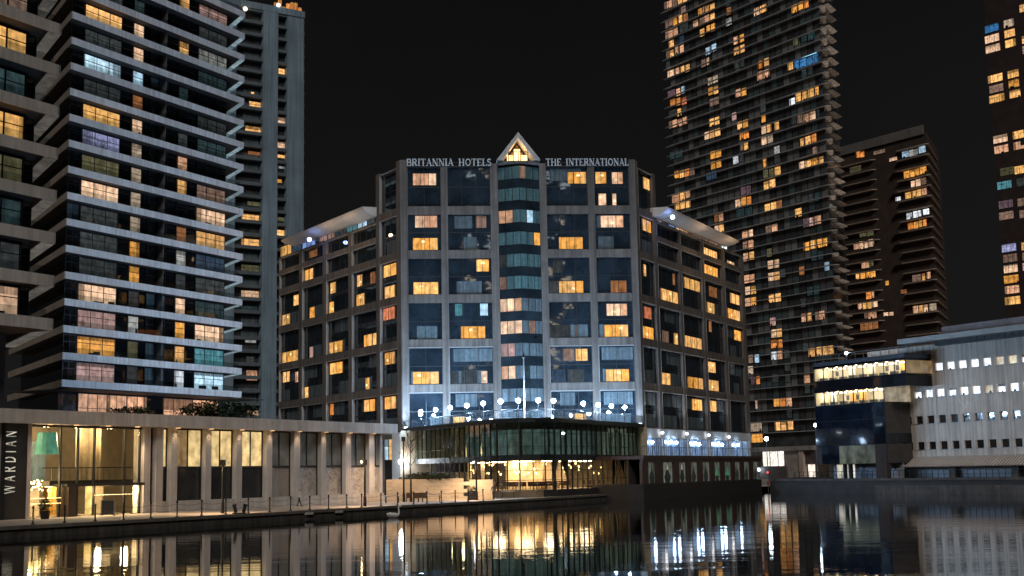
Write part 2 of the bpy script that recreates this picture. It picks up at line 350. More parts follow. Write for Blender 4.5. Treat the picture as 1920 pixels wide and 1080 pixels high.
# ================================================================== WATERSIDE PODIUM (two storeys, stone piers, lit lobby)
PF = Fr(at_depth(380, 124.0), 29.0)
pod = root('podium_building', 'long low stone and glass podium by the water with glowing lobby at its left end', 'building', PF.w(0, 0, QZ))
pu = lambda x: PF.u(x, 890)
PZT, PZF = 9.28, 8.19
uL, uR = pu(-420), pu(718)
nfp = 26
for i in range(nfp): bx(pod, 'fascia_panel', PF, uL+(pu(731)-uL)*i/nfp+0.02, uL+(pu(731)-uL)*(i+1)/nfp-0.02, -1.1, -0.03, PZF, PZT, BEIGE)
bx(pod, 'roof', PF, uL, pu(728), -0.02, 40, PZF+0.25, PZT-0.05, surf('roof_deck', (0.12, 0.11, 0.10), 0.9))
bx(pod, 'back_wall', PF, pu(290), uR, 11.5, 12, QZ, PZF+0.2, surf('inner_wall', (0.32, 0.29, 0.25), 0.9))
bx(pod, 'end_wall', PF, uR-0.45, uR, 0.05, 40, QZ, PZF+0.24, BEIGE)
# piers read from the photograph
PIER = [(45, 52), (264, 276), (287, 300), (315, 327), (380, 390.5), (437.5, 448.5), (494.5, 505), (546.5, 557.5), (597.5, 606.5), (643.5, 653.5), (687.5, 697.5)]
for a, c in PIER: bx(pod, 'pier', PF, pu(a), pu(c), -0.35, 0.9, QZ, PZF, BEIGE)
signm = surf('dark_sign_panel', (0.045, 0.042, 0.038), 0.5, 0.2, 1.0)
signp = bx(pod, 'sign_wall', PF, pu(1), pu(45), -0.3, 0.6, QZ, PZF, signm)
bx(pod, 'sign_wall_end', PF, pu(-3), pu(1), -0.5, 0.6, QZ, PZF, surf('near_black_panel', (0.012, 0.011, 0.011), 0.6))
bx(pod, 'wall_beyond', PF, uL, pu(-3), -0.2, 0.6, QZ, PZF, BEIGE)
# lettering: strokes in a unit box, (x0,y0,x1,y1,width) and arcs as polylines
def arc(cx, cy, rx, ry, a0, a1, w, n=7):
    p = [(cx+rx*math.cos(R(a0+(a1-a0)*i/n)), cy+ry*math.sin(R(a0+(a1-a0)*i/n))) for i in range(n+1)]
    return [(p[i][0], p[i][1], p[i+1][0], p[i+1][1], w) for i in range(n)]
T, t_ = 0.15, 0.06
GLYPH = {
 'B': (0.72, [(0.16, 0, 0.16, 1, T), (0.16, 0.97, 0.4, 0.97, t_), (0.16, 0.52, 0.42, 0.52, t_), (0.16, 0.03, 0.42, 0.03, t_)] + arc(0.40, 0.75, 0.2, 0.22, -90, 90, T*0.9) + arc(0.42, 0.275, 0.24, 0.245, -90, 90, T*0.9)),
 'R': (0.78, [(0.16, 0, 0.16, 1, T), (0.16, 0.97, 0.4, 0.97, t_), (0.16, 0.5, 0.42, 0.5, t_), (0.38, 0.5, 0.68, 0.02, T)] + arc(0.40, 0.735, 0.22, 0.235, -90, 90, T*0.9)),
 'I': (0.38, [(0.19, 0, 0.19, 1, T)]),
 'T': (0.74, [(0.37, 0, 0.37, 1, T), (0.03, 0.97, 0.71, 0.97, t_), (0.05, 0.8, 0.05, 1, t_), (0.69, 0.8, 0.69, 1, t_)]),
 'A': (0.80, [(0.10, 0, 0.40, 1, t_), (0.38, 1, 0.70, 0, T), (0.2, 0.33, 0.58, 0.33, t_)]),
 'N': (0.86, [(0.15, 0, 0.15, 1, t_), (0.15, 1, 0.72, 0, T), (0.72, 0, 0.72, 1, t_)]),
 'H': (0.90, [(0.18, 0, 0.18, 1, T), (0.72, 0, 0.72, 1, T), (0.18, 0.5, 0.72, 0.5, t_)]),
 'O': (0.86, arc(0.43, 0.5, 0.33, 0.46, 0, 360, T*0.8, 14)),
 'E': (0.70, [(0.17, 0, 0.17, 1, T), (0.17, 0.97, 0.62, 0.97, t_), (0.17, 0.5, 0.5, 0.5, t_), (0.17, 0.03, 0.64, 0.03, t_), (0.62, 0.8, 0.62, 1, t_), (0.64, 0, 0.64, 0.22, t_)]),
 'L': (0.66, [(0.17, 0, 0.17, 1, T), (0.17, 0.03, 0.6, 0.03, t_), (0.6, 0, 0.6, 0.24, t_)]),
 'S': (0.62, arc(0.31, 0.74, 0.2, 0.22, 20, 250, T*0.85, 8) + arc(0.31, 0.265, 0.22, 0.235, 80, -160, T*0.85, 8)),
 'W': (1.15, [(0.06, 1, 0.32, 0, T), (0.32, 0, 0.57, 1, t_), (0.57, 1, 0.83, 0, T), (0.83, 0, 1.08, 1, t_)]),
 'D': (0.84, [(0.17, 0, 0.17, 1, T), (0.17, 0.97, 0.4, 0.97, t_), (0.17, 0.03, 0.4, 0.03, t_)] + arc(0.38, 0.5, 0.36, 0.47, -90, 90, T*0.9, 9)),
 ' ': (0.62, [])}
SERIF = {'B': [(0.16, 0), (0.16, 1)], 'R': [(0.16, 0), (0.16, 1), (0.68, 0)], 'I': [(0.19, 0), (0.19, 1)], 'T': [(0.37, 0)], 'A': [(0.10, 0), (0.70, 0)],
         'N': [(0.15, 0), (0.15, 1), (0.72, 1)], 'H': [(0.18, 0), (0.18, 1), (0.72, 0), (0.72, 1)], 'E': [(0.17, 0)], 'L': [(0.17, 0), (0.17, 1)]}
def glyph_mesh(ch, size, depth, mat, serif=True, bold=1.0):
    k = ('glyph', ch, size, mat.name, serif)
    if k in BOXC: return BOXC[k]
    b = MB()
    st = list(GLYPH[ch][1])
    if serif: st += [(x-0.13, 0.02 if y == 0 else 0.98, x+0.13, 0.02 if y == 0 else 0.98, 0.05) for x, y in SERIF.get(ch, [])]
    for i, (x0, y0, x1, y1, w) in enumerate(st):
        p, q = Vector((x0, y0)), Vector((x1, y1)); d = (q-p).normalized(); n = Vector((-d.y, d.x))*w*bold/2; e = d*0.02
        dz = 0.0015*(i % 5)
        c = [p-e-n, q+e-n, q+e+n, p-e+n]; s0 = len(b.v)
        b.v += [(k_.x*size, -depth-dz, k_.y*size) for k_ in c] + [(k_.x*size, 0, k_.y*size) for k_ in c]
        b.f += [tuple(s0+j for j in f) for f in ((0, 1, 2, 3), (7, 6, 5, 4), (0, 4, 5, 1), (1, 5, 6, 2), (2, 6, 7, 3), (3, 7, 4, 0))]; b.mi += [0]*6
    BOXC[k] = b.mesh(mat); return BOXC[k]
def lettering(parent, text, M, width, size, depth, mat, serif=True, gap=0.06, bold=1.0):
    tot = sum(GLYPH[c][0] for c in text) + gap*(len(text)-1); sx = width/(tot*size); x = 0.0
    for c in text:
        if c != ' ':
            put(parent, 'letter', glyph_mesh(c, size, depth, mat, serif, bold), M @ Matrix.Translation((x*size*sx, 0, 0)) @ Matrix.Diagonal((sx, 1, 1, 1)))
        x += GLYPH[c][0]+gap
lettm = lit('glow_letters', (0.85, 0.78, 0.62), 0.7, 0.05, 0.5, sample=True, var=0.05)  # glow put into the cream letter colour to brighten the sign
uS, zS = PF.px(26.5, 926, -0.31); _, zS1 = PF.px(26.5, 808, -0.31)
Mv = PF.M @ Matrix.Translation((uS, -0.302, zS)) @ Matrix.Rotation(R(-90), 4, 'Y')      # reads upwards
lettering(signp, 'WARDIAN', Mv, zS1-zS, 1.1, 0.04, lettm, serif=False, gap=0.45, bold=0.8)

# bays right of the lobby
etched = surf('etched_glass_panel', (0.50, 0.46, 0.42), 0.5, 0.35, 1.6, bump=0.02, bscale=2.2)
etched2 = surf('fluted_panel', (0.42, 0.39, 0.36), 0.55, 0.12, 1.2, streak=0.15)
dpanel = dark_glass('dark_lower_panel', (0.035, 0.036, 0.035), 0.15, 0.02, 2.0)
greyglass = dark_glass('grey_blind_glass', (0.27, 0.29, 0.28), 0.15, 0.006, 0.4)
litbay = lit('lit_bay_blind', (1.0, 0.72, 0.32), 0.85, 0.18, 0.35, sample=True, var=0.1)
BAYS = [(276, 287, 'slot'), (300, 315, 'slotlit'), (327, 380, 'litdark'), (390.5, 437.5, 'litdark2'), (448.5, 494.5, 'litdark2'), (505, 546.5, 'grey'), (557.5, 597.5, 'greyetch'),
        (606.5, 643.5, 'greyetch'), (653.5, 687.5, 'greyetch'), (697.5, 716, 'greyetch')]
zdiv = 3.6 + (hor(450)-876)*129.5/2500
zpl = QZ+0.95
for a, c, k in BAYS:
    u0, u1 = pu(a), pu(c); pv = 0.25
    fr_ = MB(); t = 0.09; zd = zdiv
    fr_.box(u0, u1, pv-0.1, pv+0.06, PZF-0.16, PZF-0.02); fr_.box(u0, u1, pv-0.1, pv+0.06, zd-0.09, zd+0.09)
    for q in (u0+0.05, u1-0.05): fr_.box(q-0.05, q+0.05, pv-0.1, pv+0.06, zpl, PZF-0.16)
    if u1-u0 > 1.5: fr_.box((u0+u1)/2-0.05, (u0+u1)/2+0.05, pv-0.1, pv+0.06, zd+0.09, PZF-0.16)
    w_ = fr_.build(pod, 'window', DFRAME, PF)
    up = {'slot': GLASSB, 'slotlit': litbay, 'litdark': litbay, 'litdark2': litbay}.get(k, greyglass)
    lo = {'slot': dpanel, 'slotlit': dpanel, 'litdark': dpanel, 'litdark2': dpanel, 'grey': etched2}.get(k, etched)
    if u1-u0 > 1.5:
        um = (u0+u1)/2
        if k == 'litdark':
            bx(w_, 'pane', PF, u0+0.1, um-0.05, pv, pv+0.03, zd+0.09, PZF-0.16, lit('lit_drape', (0.62, 0.40, 0.17), 0.55, 0.6, 1.2, sample=True))
        else: bx(w_, 'pane', PF, u0+0.1, um-0.05, pv, pv+0.03, zd+0.09, PZF-0.16, up)
        bx(w_, 'pane', PF, um+0.05, u1-0.1, pv, pv+0.03, zd+0.09, PZF-0.16, up)
    else: bx(w_, 'pane', PF, u0+0.1, u1-0.1, pv, pv+0.03, zd+0.09, PZF-0.16, up)
    bx(w_, 'lower_panel', PF, u0+0.1, u1-0.1, pv, pv+0.04, zpl, zd-0.09, lo)
    if lo is etched:                     # raised diagonal leaf relief on the etched panels
        rl = MB(); rr = random.Random(int(a))
        for i in range(46):
            uu, zz = rr.uniform(u0+0.2, u1-0.35), rr.uniform(zpl+0.15, zd-0.3); L_ = rr.uniform(0.15, 0.45)
            rl.tube((uu, pv-0.005, zz+L_*0.5), (uu+L_, pv-0.005, zz), 0.02, 0.008, 4)
        rl.build(w_, 'leaf_relief', surf('relief', (0.22, 0.20, 0.18), 0.6), PF)
    bx(pod, 'plinth', PF, u0-0.005, u1+0.005, -0.25, 0.8, QZ, zpl, BEIGE)
# --- the lobby: glass wall, real room behind it
lu0, lu1 = pu(52), pu(264)
lm = [pu(x) for x in (52, 113, 146, 177, 234, 262)]
cg = clear_glass('lobby_glass', (0.82, 0.84, 0.80))
lw = MB()
for q in lm: lw.box(q-0.07, q+0.07, -0.02, 0.16, QZ, PZF)
lw.box(lu0, lu1, -0.021, 0.161, PZF-0.22, PZF-0.003)
lobw = lw.build(pod, 'lobby_glazing', DFRAME, PF)
for i in range(len(lm)-1): bx(lobw, 'pane', PF, lm[i]+0.07, lm[i+1]-0.07, 0.06, 0.09, QZ+0.03, PZF-0.23, cg)
LD = 8.0
wallm = surf('lobby_wall', (0.42, 0.35, 0.26), 0.6, 0.2, 0.8)
bx(pod, 'lobby_back_wall', PF, lu0-1, lu1+6, LD, LD+0.3, QZ, PZF+0.2, wallm)
bx(pod, 'lobby_side_wall', PF, lu0-1, lu0-0.05, 0.65, LD-0.01, QZ, PZF+0.2, wallm)
bx(pod, 'lobby_side_wall', PF, lu1+5.6, lu1+6, 0.95, LD-0.01, QZ, PZF+0.2, wallm)
bx(pod, 'lobby_floor', PF, lu0-0.04, lu1+5.59, 0.17, LD-0.01, QZ+0.004, QZ+0.05, surf('lobby_floor', (0.35, 0.29, 0.22), 0.25, 0.1, 0.8))
zmz = PF.z(180, 900, 1.5)            # mezzanine
bx(pod, 'mezzanine', PF, pu(113), lu1+5.5, 1.2, LD-0.02, zmz-0.45, zmz, surf('mezzanine_edge', (0.05, 0.045, 0.04), 0.5))
for i in range(15):
    uu = pu(118)+(lu1-pu(118))*i/14
    if i % 1 == 0: bx(pod, 'baluster', PF, uu-0.03, uu+0.03, 1.25, 1.3, zmz, zmz+1.0, METAL)
bx(pod, 'handrail', PF, pu(100), lu1+1, 1.22, 1.33, zmz+1.0, zmz+1.08, DFRAME)
lampw = glow('lobby_lamp', (1.0, 0.66, 0.32), 9.0)
for x in (70, 125, 165, 205, 245): 
    bx(pod, 'ceiling_light', PF, pu(x)-0.5, pu(x)+0.5, 3.0, 3.5, PZF+0.12, PZF+0.18, glow('lobby_panel', (1.0, 0.72, 0.42), 5.0))
for x in (150, 190, 225, 255): bx(pod, 'ceiling_light', PF, pu(x)-0.35, pu(x)+0.35, 3.2, 3.7, zmz-0.52, zmz-0.46, lampw)
for x, wd, c in ((133, 1.0, 'warmcol'), (163, 0.55, 'goldcol'), (169, 0.5, 'goldcol'), (240, 0.5, 'litcol'), (253, 0.9, 'warmcol')):
    mt = {'warmcol': wallm, 'goldcol': surf('gold_column', (0.65, 0.36, 0.08), 0.3, 0.2, 1.5, metal=0.7), 'litcol': lit('lit_column', (1.0, 0.68, 0.25), 1.3, 0.1, 1.0, sample=True)}[c]
    bx(pod, 'column', PF, pu(x)-wd/2, pu(x)+wd/2, 4.2, 4.8, QZ+0.05, zmz-0.46, mt)
for x in (215, 228, 243): bx(pod, 'curtain', PF, pu(x)-0.5, pu(x)+0.5, 4.0, 4.2, zmz+0.01, PZF+0.1, surf('cream_curtain', (0.60, 0.48, 0.33), 0.8, 0.3, 1.0, streak=0.4))
bx(pod, 'lobby_screen', PF, pu(120), pu(172), 5.5, 5.7, zmz+0.01, PZF-1.2, lit('screen_wall', (0.36, 0.44, 0.40), 0.5, 0.5, 1.2, sample=True))
shade = MB(); sc_ = PF.px(88, 833, 1.6)
shade.lathe((sc_[0], 1.6, sc_[1]-0.8), [(0.95, 0), (0.75, 1.75)], 16)
shade.build(pod, 'hanging_shade', lit('green_shade', (0.16, 0.52, 0.38), 0.75, 0.2, 2.0, sample=True), PF)
sh2 = MB(); sh2.tube((sc_[0], 1.6, sc_[1]+0.9), (sc_[0], 1.6, PZF+0.2), 0.02, n=4); sh2.build(pod, 'shade_cord', BLACKM, PF)
rc = MB(); rc.box(pu(52), pu(108), 3.4, 4.2, QZ+0.05, QZ+1.2); rc.build(pod, 'reception_desk', surf('walnut', (0.12, 0.06, 0.03), 0.5), PF)
bx(pod, 'reception_wall', PF, pu(53), pu(108), 5.2, 5.4, QZ+0.05, zmz-0.2, surf('bronze_panel', (0.40, 0.20, 0.06), 0.35, 0.4, 1.2, metal=0.3))
ch = MB(); c0 = PF.px(73, 910, 2.0)
for i in range(26):
    rr = random.Random(i); ch.lathe((c0[0]+rr.uniform(-.75, .75), 2.0+rr.uniform(-.4, .4), c0[1]+rr.uniform(-.45, .45)), ball(0.07, 4), 6)
ch.build(pod, 'chandelier', glow('chandelier_glow', (1.0, 0.7, 0.3), 14.0), PF)
# dark door portal and frames
bx(pod, 'door_portal', PF, pu(120), pu(134), -0.6, 0.5, QZ+0.003, zmz-0.5, surf('bronze_dark', (0.05, 0.035, 0.025), 0.4))
bx(pod, 'canopy', PF, pu(118), lu1, -0.5, 1.19, zmz-0.5, zmz-0.28, surf('canopy_dark', (0.03, 0.027, 0.025), 0.4))
for k, zz in enumerate((PF.z(90, 934), PF.z(90, 944))):
    st = MB(); uu = pu(52)
    for i in range(24): st.lathe((uu+0.2+i*(pu(112)-pu(52))/24, -0.1, zz), ball(0.028, 4), 6)
    st.build(pod, 'string_lights', glow('string_glow', (1.0, 0.75, 0.35), 5.0), PF)
st = MB()
for i in range(30): st.lathe((pu(177)+i*(pu(258)-pu(177))/30, -0.1, PF.z(220, 927)), ball(0.028, 4), 6)
st.build(pod, 'string_lights', glow('string_glow', (1.0, 0.75, 0.35), 5.0), PF)
# added downlights, in place of lobby spill light on the promenade
for x in (80, 130, 190, 245, 322, 385, 443, 500, 552, 602, 648, 692):
    d_ = bx(pod, 'added_downlight', PF, pu(x)-0.16, pu(x)+0.16, -0.85, -0.55, PZF-0.06, PZF-0.004, glow('added_downlight_glow', (1.0, 0.60, 0.26), 1.2))
    sp = bpy.data.lights.new('added_downlight', 'SPOT'); sp.energy = 800 if x < 260 else 70; sp.spot_size = R(100); sp.spot_blend = 0.8; sp.color = (1.0, 0.70, 0.42); sp.shadow_soft_size = 0.25
    so = bpy.data.objects.new('added_spot_lamp', sp); COL.objects.link(so); so.parent = pod; so.matrix_basis = WM[pod].inverted() @ Matrix.Translation(PF.w(pu(x), -0.7, PZF-0.15))

for x, v, z, e in ((75, 3.0, PZF-0.5, 500), (140, 3.5, PZF-0.5, 500), (200, 3.5, PZF-0.5, 500), (250, 3.0, PZF-0.5, 420), (75, 1.2, QZ+3.4, 900), (150, 0.9, zmz-0.9, 800), (200, 0.9, zmz-0.9, 800), (250, 0.9, zmz-0.9, 700)):
    pl = bpy.data.lights.new('lobby_lamp', 'POINT'); pl.energy = e; pl.color = (1.0, 0.70, 0.38); pl.shadow_soft_size = 0.3
    po = bpy.data.objects.new('lobby_lamp', pl); COL.objects.link(po); po.parent = pod; po.matrix_basis = WM[pod].inverted() @ Matrix.Translation(PF.w(pu(x), v, z))
# ================================================================== RESIDENTIAL TOWERS WITH PALE BALCONY BANDS
S_LOC = lambda d: (0.5*d, 0.866*d)
def slab_poly(u0, u1, D):
    du, dv = S_LOC(D); return [(u0, 0), (u1, 0), (u1+du, dv), (u0+du, dv)]
GLOWM = lit('pale_border_painted_glow', (0.30, 0.42, 0.47), 0.62, 0.15, 0.3)  # glow painted on the soffit borders, for cool light from below
GLOWW = lit('beige_border_painted_glow', (0.20, 0.185, 0.165), 0.45, 0.15, 0.3)
def balcony_floor(tw, fr, u0, u1, D, zt, h, glowm, sp, clad=None):
    clad = clad or CONC2
    """one balcony level: slab with cladding bands on the edges and a right soffit border with light from below painted in as glow"""
    P = slab_poly(u0, u1, D); du, dv = S_LOC(1)
    b = MB(); b.prism([(u0+0.3, 0.15), (u1-0.02, 0.15), (u1-0.02+du*(D-.5), 0.15+dv*(D-.5)), (u0+0.3+du*(D-.5), 0.15+dv*(D-.5))], zt-h+0.12, zt-0.25)
    s = b.build(tw, 'balcony_slab', SOFF, fr)
    n = max(2, int((u1-u0)/5.5))
    for i in range(n):                    # front cladding panels, butt jointed
        a, c = u0+(u1-u0)*i/n, u0+(u1-u0)*(i+1)/n
        bx(s, 'cladding_panel', fr, a+(0.03 if i else 0.12), c-0.03, 0.0, 0.13, zt-h, zt, clad)
    m = 4; Ld = D
    for i in range(m):
        p = (i/m*Ld+(0.03 if i else 0.0), (i+1)/m*Ld-0.03)
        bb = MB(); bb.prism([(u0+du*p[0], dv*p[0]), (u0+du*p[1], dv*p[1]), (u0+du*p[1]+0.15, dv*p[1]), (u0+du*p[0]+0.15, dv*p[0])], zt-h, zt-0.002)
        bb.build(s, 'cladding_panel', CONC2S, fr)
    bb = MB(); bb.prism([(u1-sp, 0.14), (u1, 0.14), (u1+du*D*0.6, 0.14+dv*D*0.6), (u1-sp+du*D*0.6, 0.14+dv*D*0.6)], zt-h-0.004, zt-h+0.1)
    bb.build(s, 'soffit_border_painted_glow', glowm, fr)
    bb = MB(); bb.prism([(u1, 0.0), (u1+du*D, dv*D), (u1+du*D-0.15, dv*D), (u1-0.15, 0.0)], zt-h+0.1, zt-0.001); bb.build(s, 'cladding_panel', CONC2, fr)
    return s
def rail(tw, s, fr, u0, u1, zt):
    b = MB(); b.box(u0+0.3, u1-0.4, 0.35, 0.37, zt+0.02, zt+0.75); 
    b.build(s, 'glass_balustrade', clear_glass('balustrade_glass', (0.75, 0.78, 0.78), 0.8), fr)
# ---- tower B
BF = Fr(at_depth(110, 167.0), 28.5)
bD = 34.0; bw = 1.75
bu = lambda x, y: BF.u(x, y, bw)
zB0 = BF.z(112, 711); zB14 = BF.z(139, 22); sh = (zB14-zB0)/14
uB1 = BF.u(456, 420)
B = root('residential_tower', 'tall apartment tower with pale horizontal balcony bands standing behind the stone podium', 'tower', BF.w(0, 0, PZT), 'apartment towers with balcony bands')
zt_top = zB0+sh*17
core = MB(); P = slab_poly(2.1, uB1-4.6, bD-4); core.prism([(p[0]+bw*0.5, p[1]+bw+0.05) for p in P], zB0-0.7, zt_top+1)
core.build(B, 'dark_wall', GLASSB, BF)
fB = [bu(160, 30), bu(228, 30), bu(251, 55), bu(269, 55), bu(336, 89), bu(353, 89), bu(372, 108), bu(424, 115)]
TL = ['pink', 'amber', 'pink', 'peachw', 'dimg', 'dimg', 'dimg', 'peachw', 'olive', 'lav', 'yellow', None, 'cyan', None, 'warm', 'dimg', 'warm']
S1 = ['dimg', 'olive', 'grey', None, 'amber', 'amber', 'pgrey', 'pgrey', 'pgrey', 'pgrey', 'peachw', 'dimo', 'cool', 'peachw', 'peachw', None, 'peach']
S2 = ['white', 'warm', 'amber', 'peachw', 'dimg', 'grey', 'dimo', None, 'warm', 'peach', None, None, None, None, 'warm', None, 'warm']
TR = ['cyan', 'teal', 'peachw', 'dimt', 'dimg', 'dimb', 'warm', 'peachw', 'dimp', None, None, None, None, 'dimt', 'grey', 'dimg', 'pink']
for k in range(18):
    zt = zB0+sh*k
    s = balcony_floor(B, BF, 0.0, uB1, bD, zt, 0.9, GLOWM, 0.85); rail(B, s, BF, 0, uB1, zt)
    if k >= 17: continue
    wz0, wz1 = zt+0.05, zt+sh-0.98
    for (a, c, n, lst) in ((fB[0], fB[1], 3, TL), (fB[2], fB[3], 1, S1), (fB[4], fB[5], 1, S2), (fB[6], fB[7], 3, TR)):
        col = lst[k] or random.choice(['dimg', 'dimt', GLASSB, GLASSB])
        win(B, BF, bw, a, c, wz0, wz1, col, n)
    for a, c in ((fB[3]+1.5, fB[4]-2.2), (bu(135, 40), bu(156, 40))):
        win(B, BF, bw, a, c, wz0, wz1, random.choice([GLASSB, CURT, GLASSB]), 2)
    # balcony divider screens
    for q in (bu(300, 80),): bx(B, 'divider_screen', BF, q-0.05, q+0.05, 0.4, bw, zt+0.01, zt+sh-0.95, METAL)
# ground level room on the podium roof
zg0, zg1 = PZT, zB0-0.95
for x0, x1, n in ((146, 199, 3), (200, 236, 2), (238, 274, 2), (306, 360, 3), (361, 408, 3)):
    win(B, BF, 5.0, BF.u(x0, 760, 5.0), BF.u(x1, 760, 5.0), zg0+0.3, BF.z(250, 744, 5.0), 'peach', n)
bx(B, 'soffit', BF, 2, uB1+6, 0.6, 12, zB0-1.02, zB0-0.93, SOFF)
cr = MB(); cr.prism([(p[0]+3.2, p[1]+5.05) for p in slab_poly(1.0, uB1-4, bD-9)], PZT-0.1, zB0-0.94); cr.build(B, 'ground_wall', GLASSB, BF)
tag(B, 'tall apartment tower with pale horizontal balcony bands rising behind the stone podium', 'tower', 'apartment towers with balcony bands')
lavk = 9
# scribbled message on the lavender window
msg = MB(); mu0, mu1 = fB[0]+(fB[1]-fB[0])*0.36, fB[0]+(fB[1]-fB[0])*0.66; mz = zB0+sh*lavk
for row in range(2):
    pr = None
    for i in range(24):
        q = (mu0+(mu1-mu0)*i/23, bw-0.08, mz+1.45-row*0.75+0.22*math.sin(i*1.9+row)+0.1*math.cos(i*0.8))
        if pr: msg.tube(pr, q, 0.035, n=4)
        pr = q
msg.build(B, 'window_writing', BLACKM, BF)
# ---- tower A (nearest, cut by the left edge of the photograph)
AF = Fr(at_depth(91, 106.0), 29.0)
zA0 = AF.z(98, 597.5); aw = 1.9; uA0 = -34.0
A = root('residential_tower', 'nearest apartment tower with deep beige balcony bands cut by the left edge of the view', 'tower', AF.w(-15, 8, PZT), 'apartment towers with balcony bands')
sA = (AF.z(119, 47)-zA0)/7
ca = MB(); ca.prism([(uA0+2, aw+0.05), (-1.6, aw+0.05), (-1.6+0.5*26, aw+0.05+0.866*26), (uA0+2+0.5*26, aw+0.05+0.866*26)], zA0-0.3, zA0+sA*10); ca.build(A, 'dark_wall', GLASSB, AF)
ca = MB(); ca.prism([(uA0+2, 4), (AF.u(9, 700, 4.0), 4), (AF.u(9, 700, 4.0)+8, 16), (uA0+8, 20)], PZT-0.1, zA0-0.31); ca.build(A, 'base_column', SOFF, AF)
bx(A, 'soffit', AF, uA0, -0.3, 0.2, 16, zA0-0.98, zA0-0.9, surf('warm_soffit', (0.16, 0.10, 0.06), 0.7))
au = lambda x, y: AF.u(x, y, aw)
TA = ['peachw', 'dimg', 'dimt', 'olive', 'yellow', 'dimt', 'yellow', 'dimp', 'warm', 'dimg']
a0, a1, a2 = au(-60, 150), au(10, 150), au(45, 150)
for k in range(11):
    zt = zA0+sA*k
    s = balcony_floor(A, AF, uA0, 0.0, 26.0, zt, 0.93, GLOWW, 1.2, surf('beige_cladding', (0.62, 0.565, 0.51), 0.6, 0.12, 0.4, streak=0.18)); rail(A, s, AF, uA0, 0.0, zt)
    if k >= 10: continue
    win(A, AF, aw, a1, a2, zt+0.05, zt+sA-1.1, TA[k], 1); win(A, AF, aw, a0, a1-0.15, zt+0.05, zt+sA-1.1, TA[k], 2)
    win(A, AF, aw, a2+0.2, a2+1.0, zt+0.05, zt+sA-1.1, GLASSB, 1)

# ================================================================== BACKGROUND TOWER F (grey concrete bands, far left of the hotel)
FF = Fr(at_depth(520, 348.0), 56.0)
Ft = root('concrete_tower', 'slim blue grey concrete tower with stacked recessed balconies behind the hotel wing', 'tower', FF.w(0, 5, QZ))
fconc = surf('blue_grey_concrete', (0.24, 0.34, 0.42), 0.8, 0.2, 0.12, streak=0.25)
fdark = surf('dark_recess', (0.03, 0.034, 0.04), 0.5, 0.3, 0.4)
fu = lambda x: FF.u(x, 400)
zTop = FF.z(540, 18)
fz = lambda y: FF.z(506, y)
FS = (fz(130/2.7)-fz(440/2.7))/5.0
bx(Ft, 'core', FF, fu(400), fu(569), 1.6, 26, QZ, zTop-0.6, fdark)
bx(Ft, 'pier', FF, fu(491), fu(519), -0.3, 1.9, QZ, zTop, fconc)
bx(Ft, 'pier', FF, fu(537), fu(569), -0.1, 26.2, QZ, zTop-0.3, fconc)
bx(Ft, 'pier', FF, fu(400), fu(440), -0.2, 1.9, QZ, zTop, fconc)
bx(Ft, 'parapet', FF, fu(400), fu(570), -0.35, 1.5, zTop-1.6, zTop+0.2, fconc)
bx(Ft, 'roof', FF, fu(400), fu(569), 0.2, 26, zTop-0.9, zTop-0.3, fconc)
n_f = int((zTop-QZ)/FS)
zf0 = fz(250/2.7)
slabm = surf('balcony_edge_concrete', (0.14, 0.175, 0.20), 0.8, 0.2, 0.3)
for k in range(-6, n_f):
    z = zf0-FS*k
    if z < 8 or z > zTop-1: continue
    bx(Ft, 'balcony_slab', FF, fu(441), fu(490.5), -0.1, 1.55, z-0.35, z+0.55, slabm)
    bx(Ft, 'balcony_slab', FF, fu(519.5), fu(536.5), 0.0, 1.55, z-0.3, z+0.5, slabm)
    bx(Ft, 'window', FF, fu(458), fu(488), 1.5, 1.56, z+0.6, z+2.5, random.choice([GLASSC, CURT, GLASSC]))
    for j in range(3): bx(Ft, 'side_balcony', FF, fu(569)+0.02, fu(569)+1.2, 2+j*8, 6+j*8, z-0.3, z+0.5, slabm)
FLIT = from_crop(430, 0, 2.7, [(100, 515, 158, 560, 'warm'), (80, 640, 158, 680, 'warm'), (95, 768, 155, 785, 'dimo'), (92, 1022, 155, 1042, 'olive'), (110, 465, 125, 490, 'warm'),
        (248, 348, 292, 395, 'warm'), (245, 595, 290, 640, 'peachw'), (243, 720, 290, 765, 'peachw'), (243, 785, 285, 800, 'warm'), (240, 908, 265, 925, 'amber'), (250, 845, 285, 852, 'grey')]) + \
       from_crop(430, 400, 2.7, [(62, 5, 150, 50, 'warm'), (60, 130, 150, 178, 'warm'), (60, 262, 150, 308, 'olive'), (60, 392, 148, 440, 'peachw'), (80, 625, 135, 655, 'grey'), (85, 725, 125, 765, 'dimg'),
        (85, 795, 140, 845, 'peach'), (75, 885, 140, 910, 'dimg'), (90, 1000, 150, 1040, 'peachw'), (240, 85, 285, 128, 'warm'), (235, 20, 285, 40, 'olive'), (60, 470, 140, 510, 'dimt')])
for x0, y0, x1, y1, c in FLIT: pts_window(Ft, FF, 1.45, x0, y0, x1, y1, c, mull=(y1-y0 > 12))
rt = MB(); q = FF.px(540, 8, 3.0); 
for i in range(7): rt.box(q[0]-4+i*1.2, q[0]-3.2+i*1.2, 2.8, 3.4, zTop+0.2, zTop+1.5+random.random()*2.4)
rt.build(Ft, 'roof_terrace_screen', lit('terrace_fire', (0.75, 0.30, 0.08), 0.8, 0.6, 1.5), FF)
lm_ = MB(); lm_.lathe((FF.px(522, 6, -0.4)[0], -0.4, zTop+0.6), ball(0.5, 6), 8); lm_.build(Ft, 'roof_lamp', glow('cool_lamp_far', (0.7, 0.9, 1.0), 5), FF)
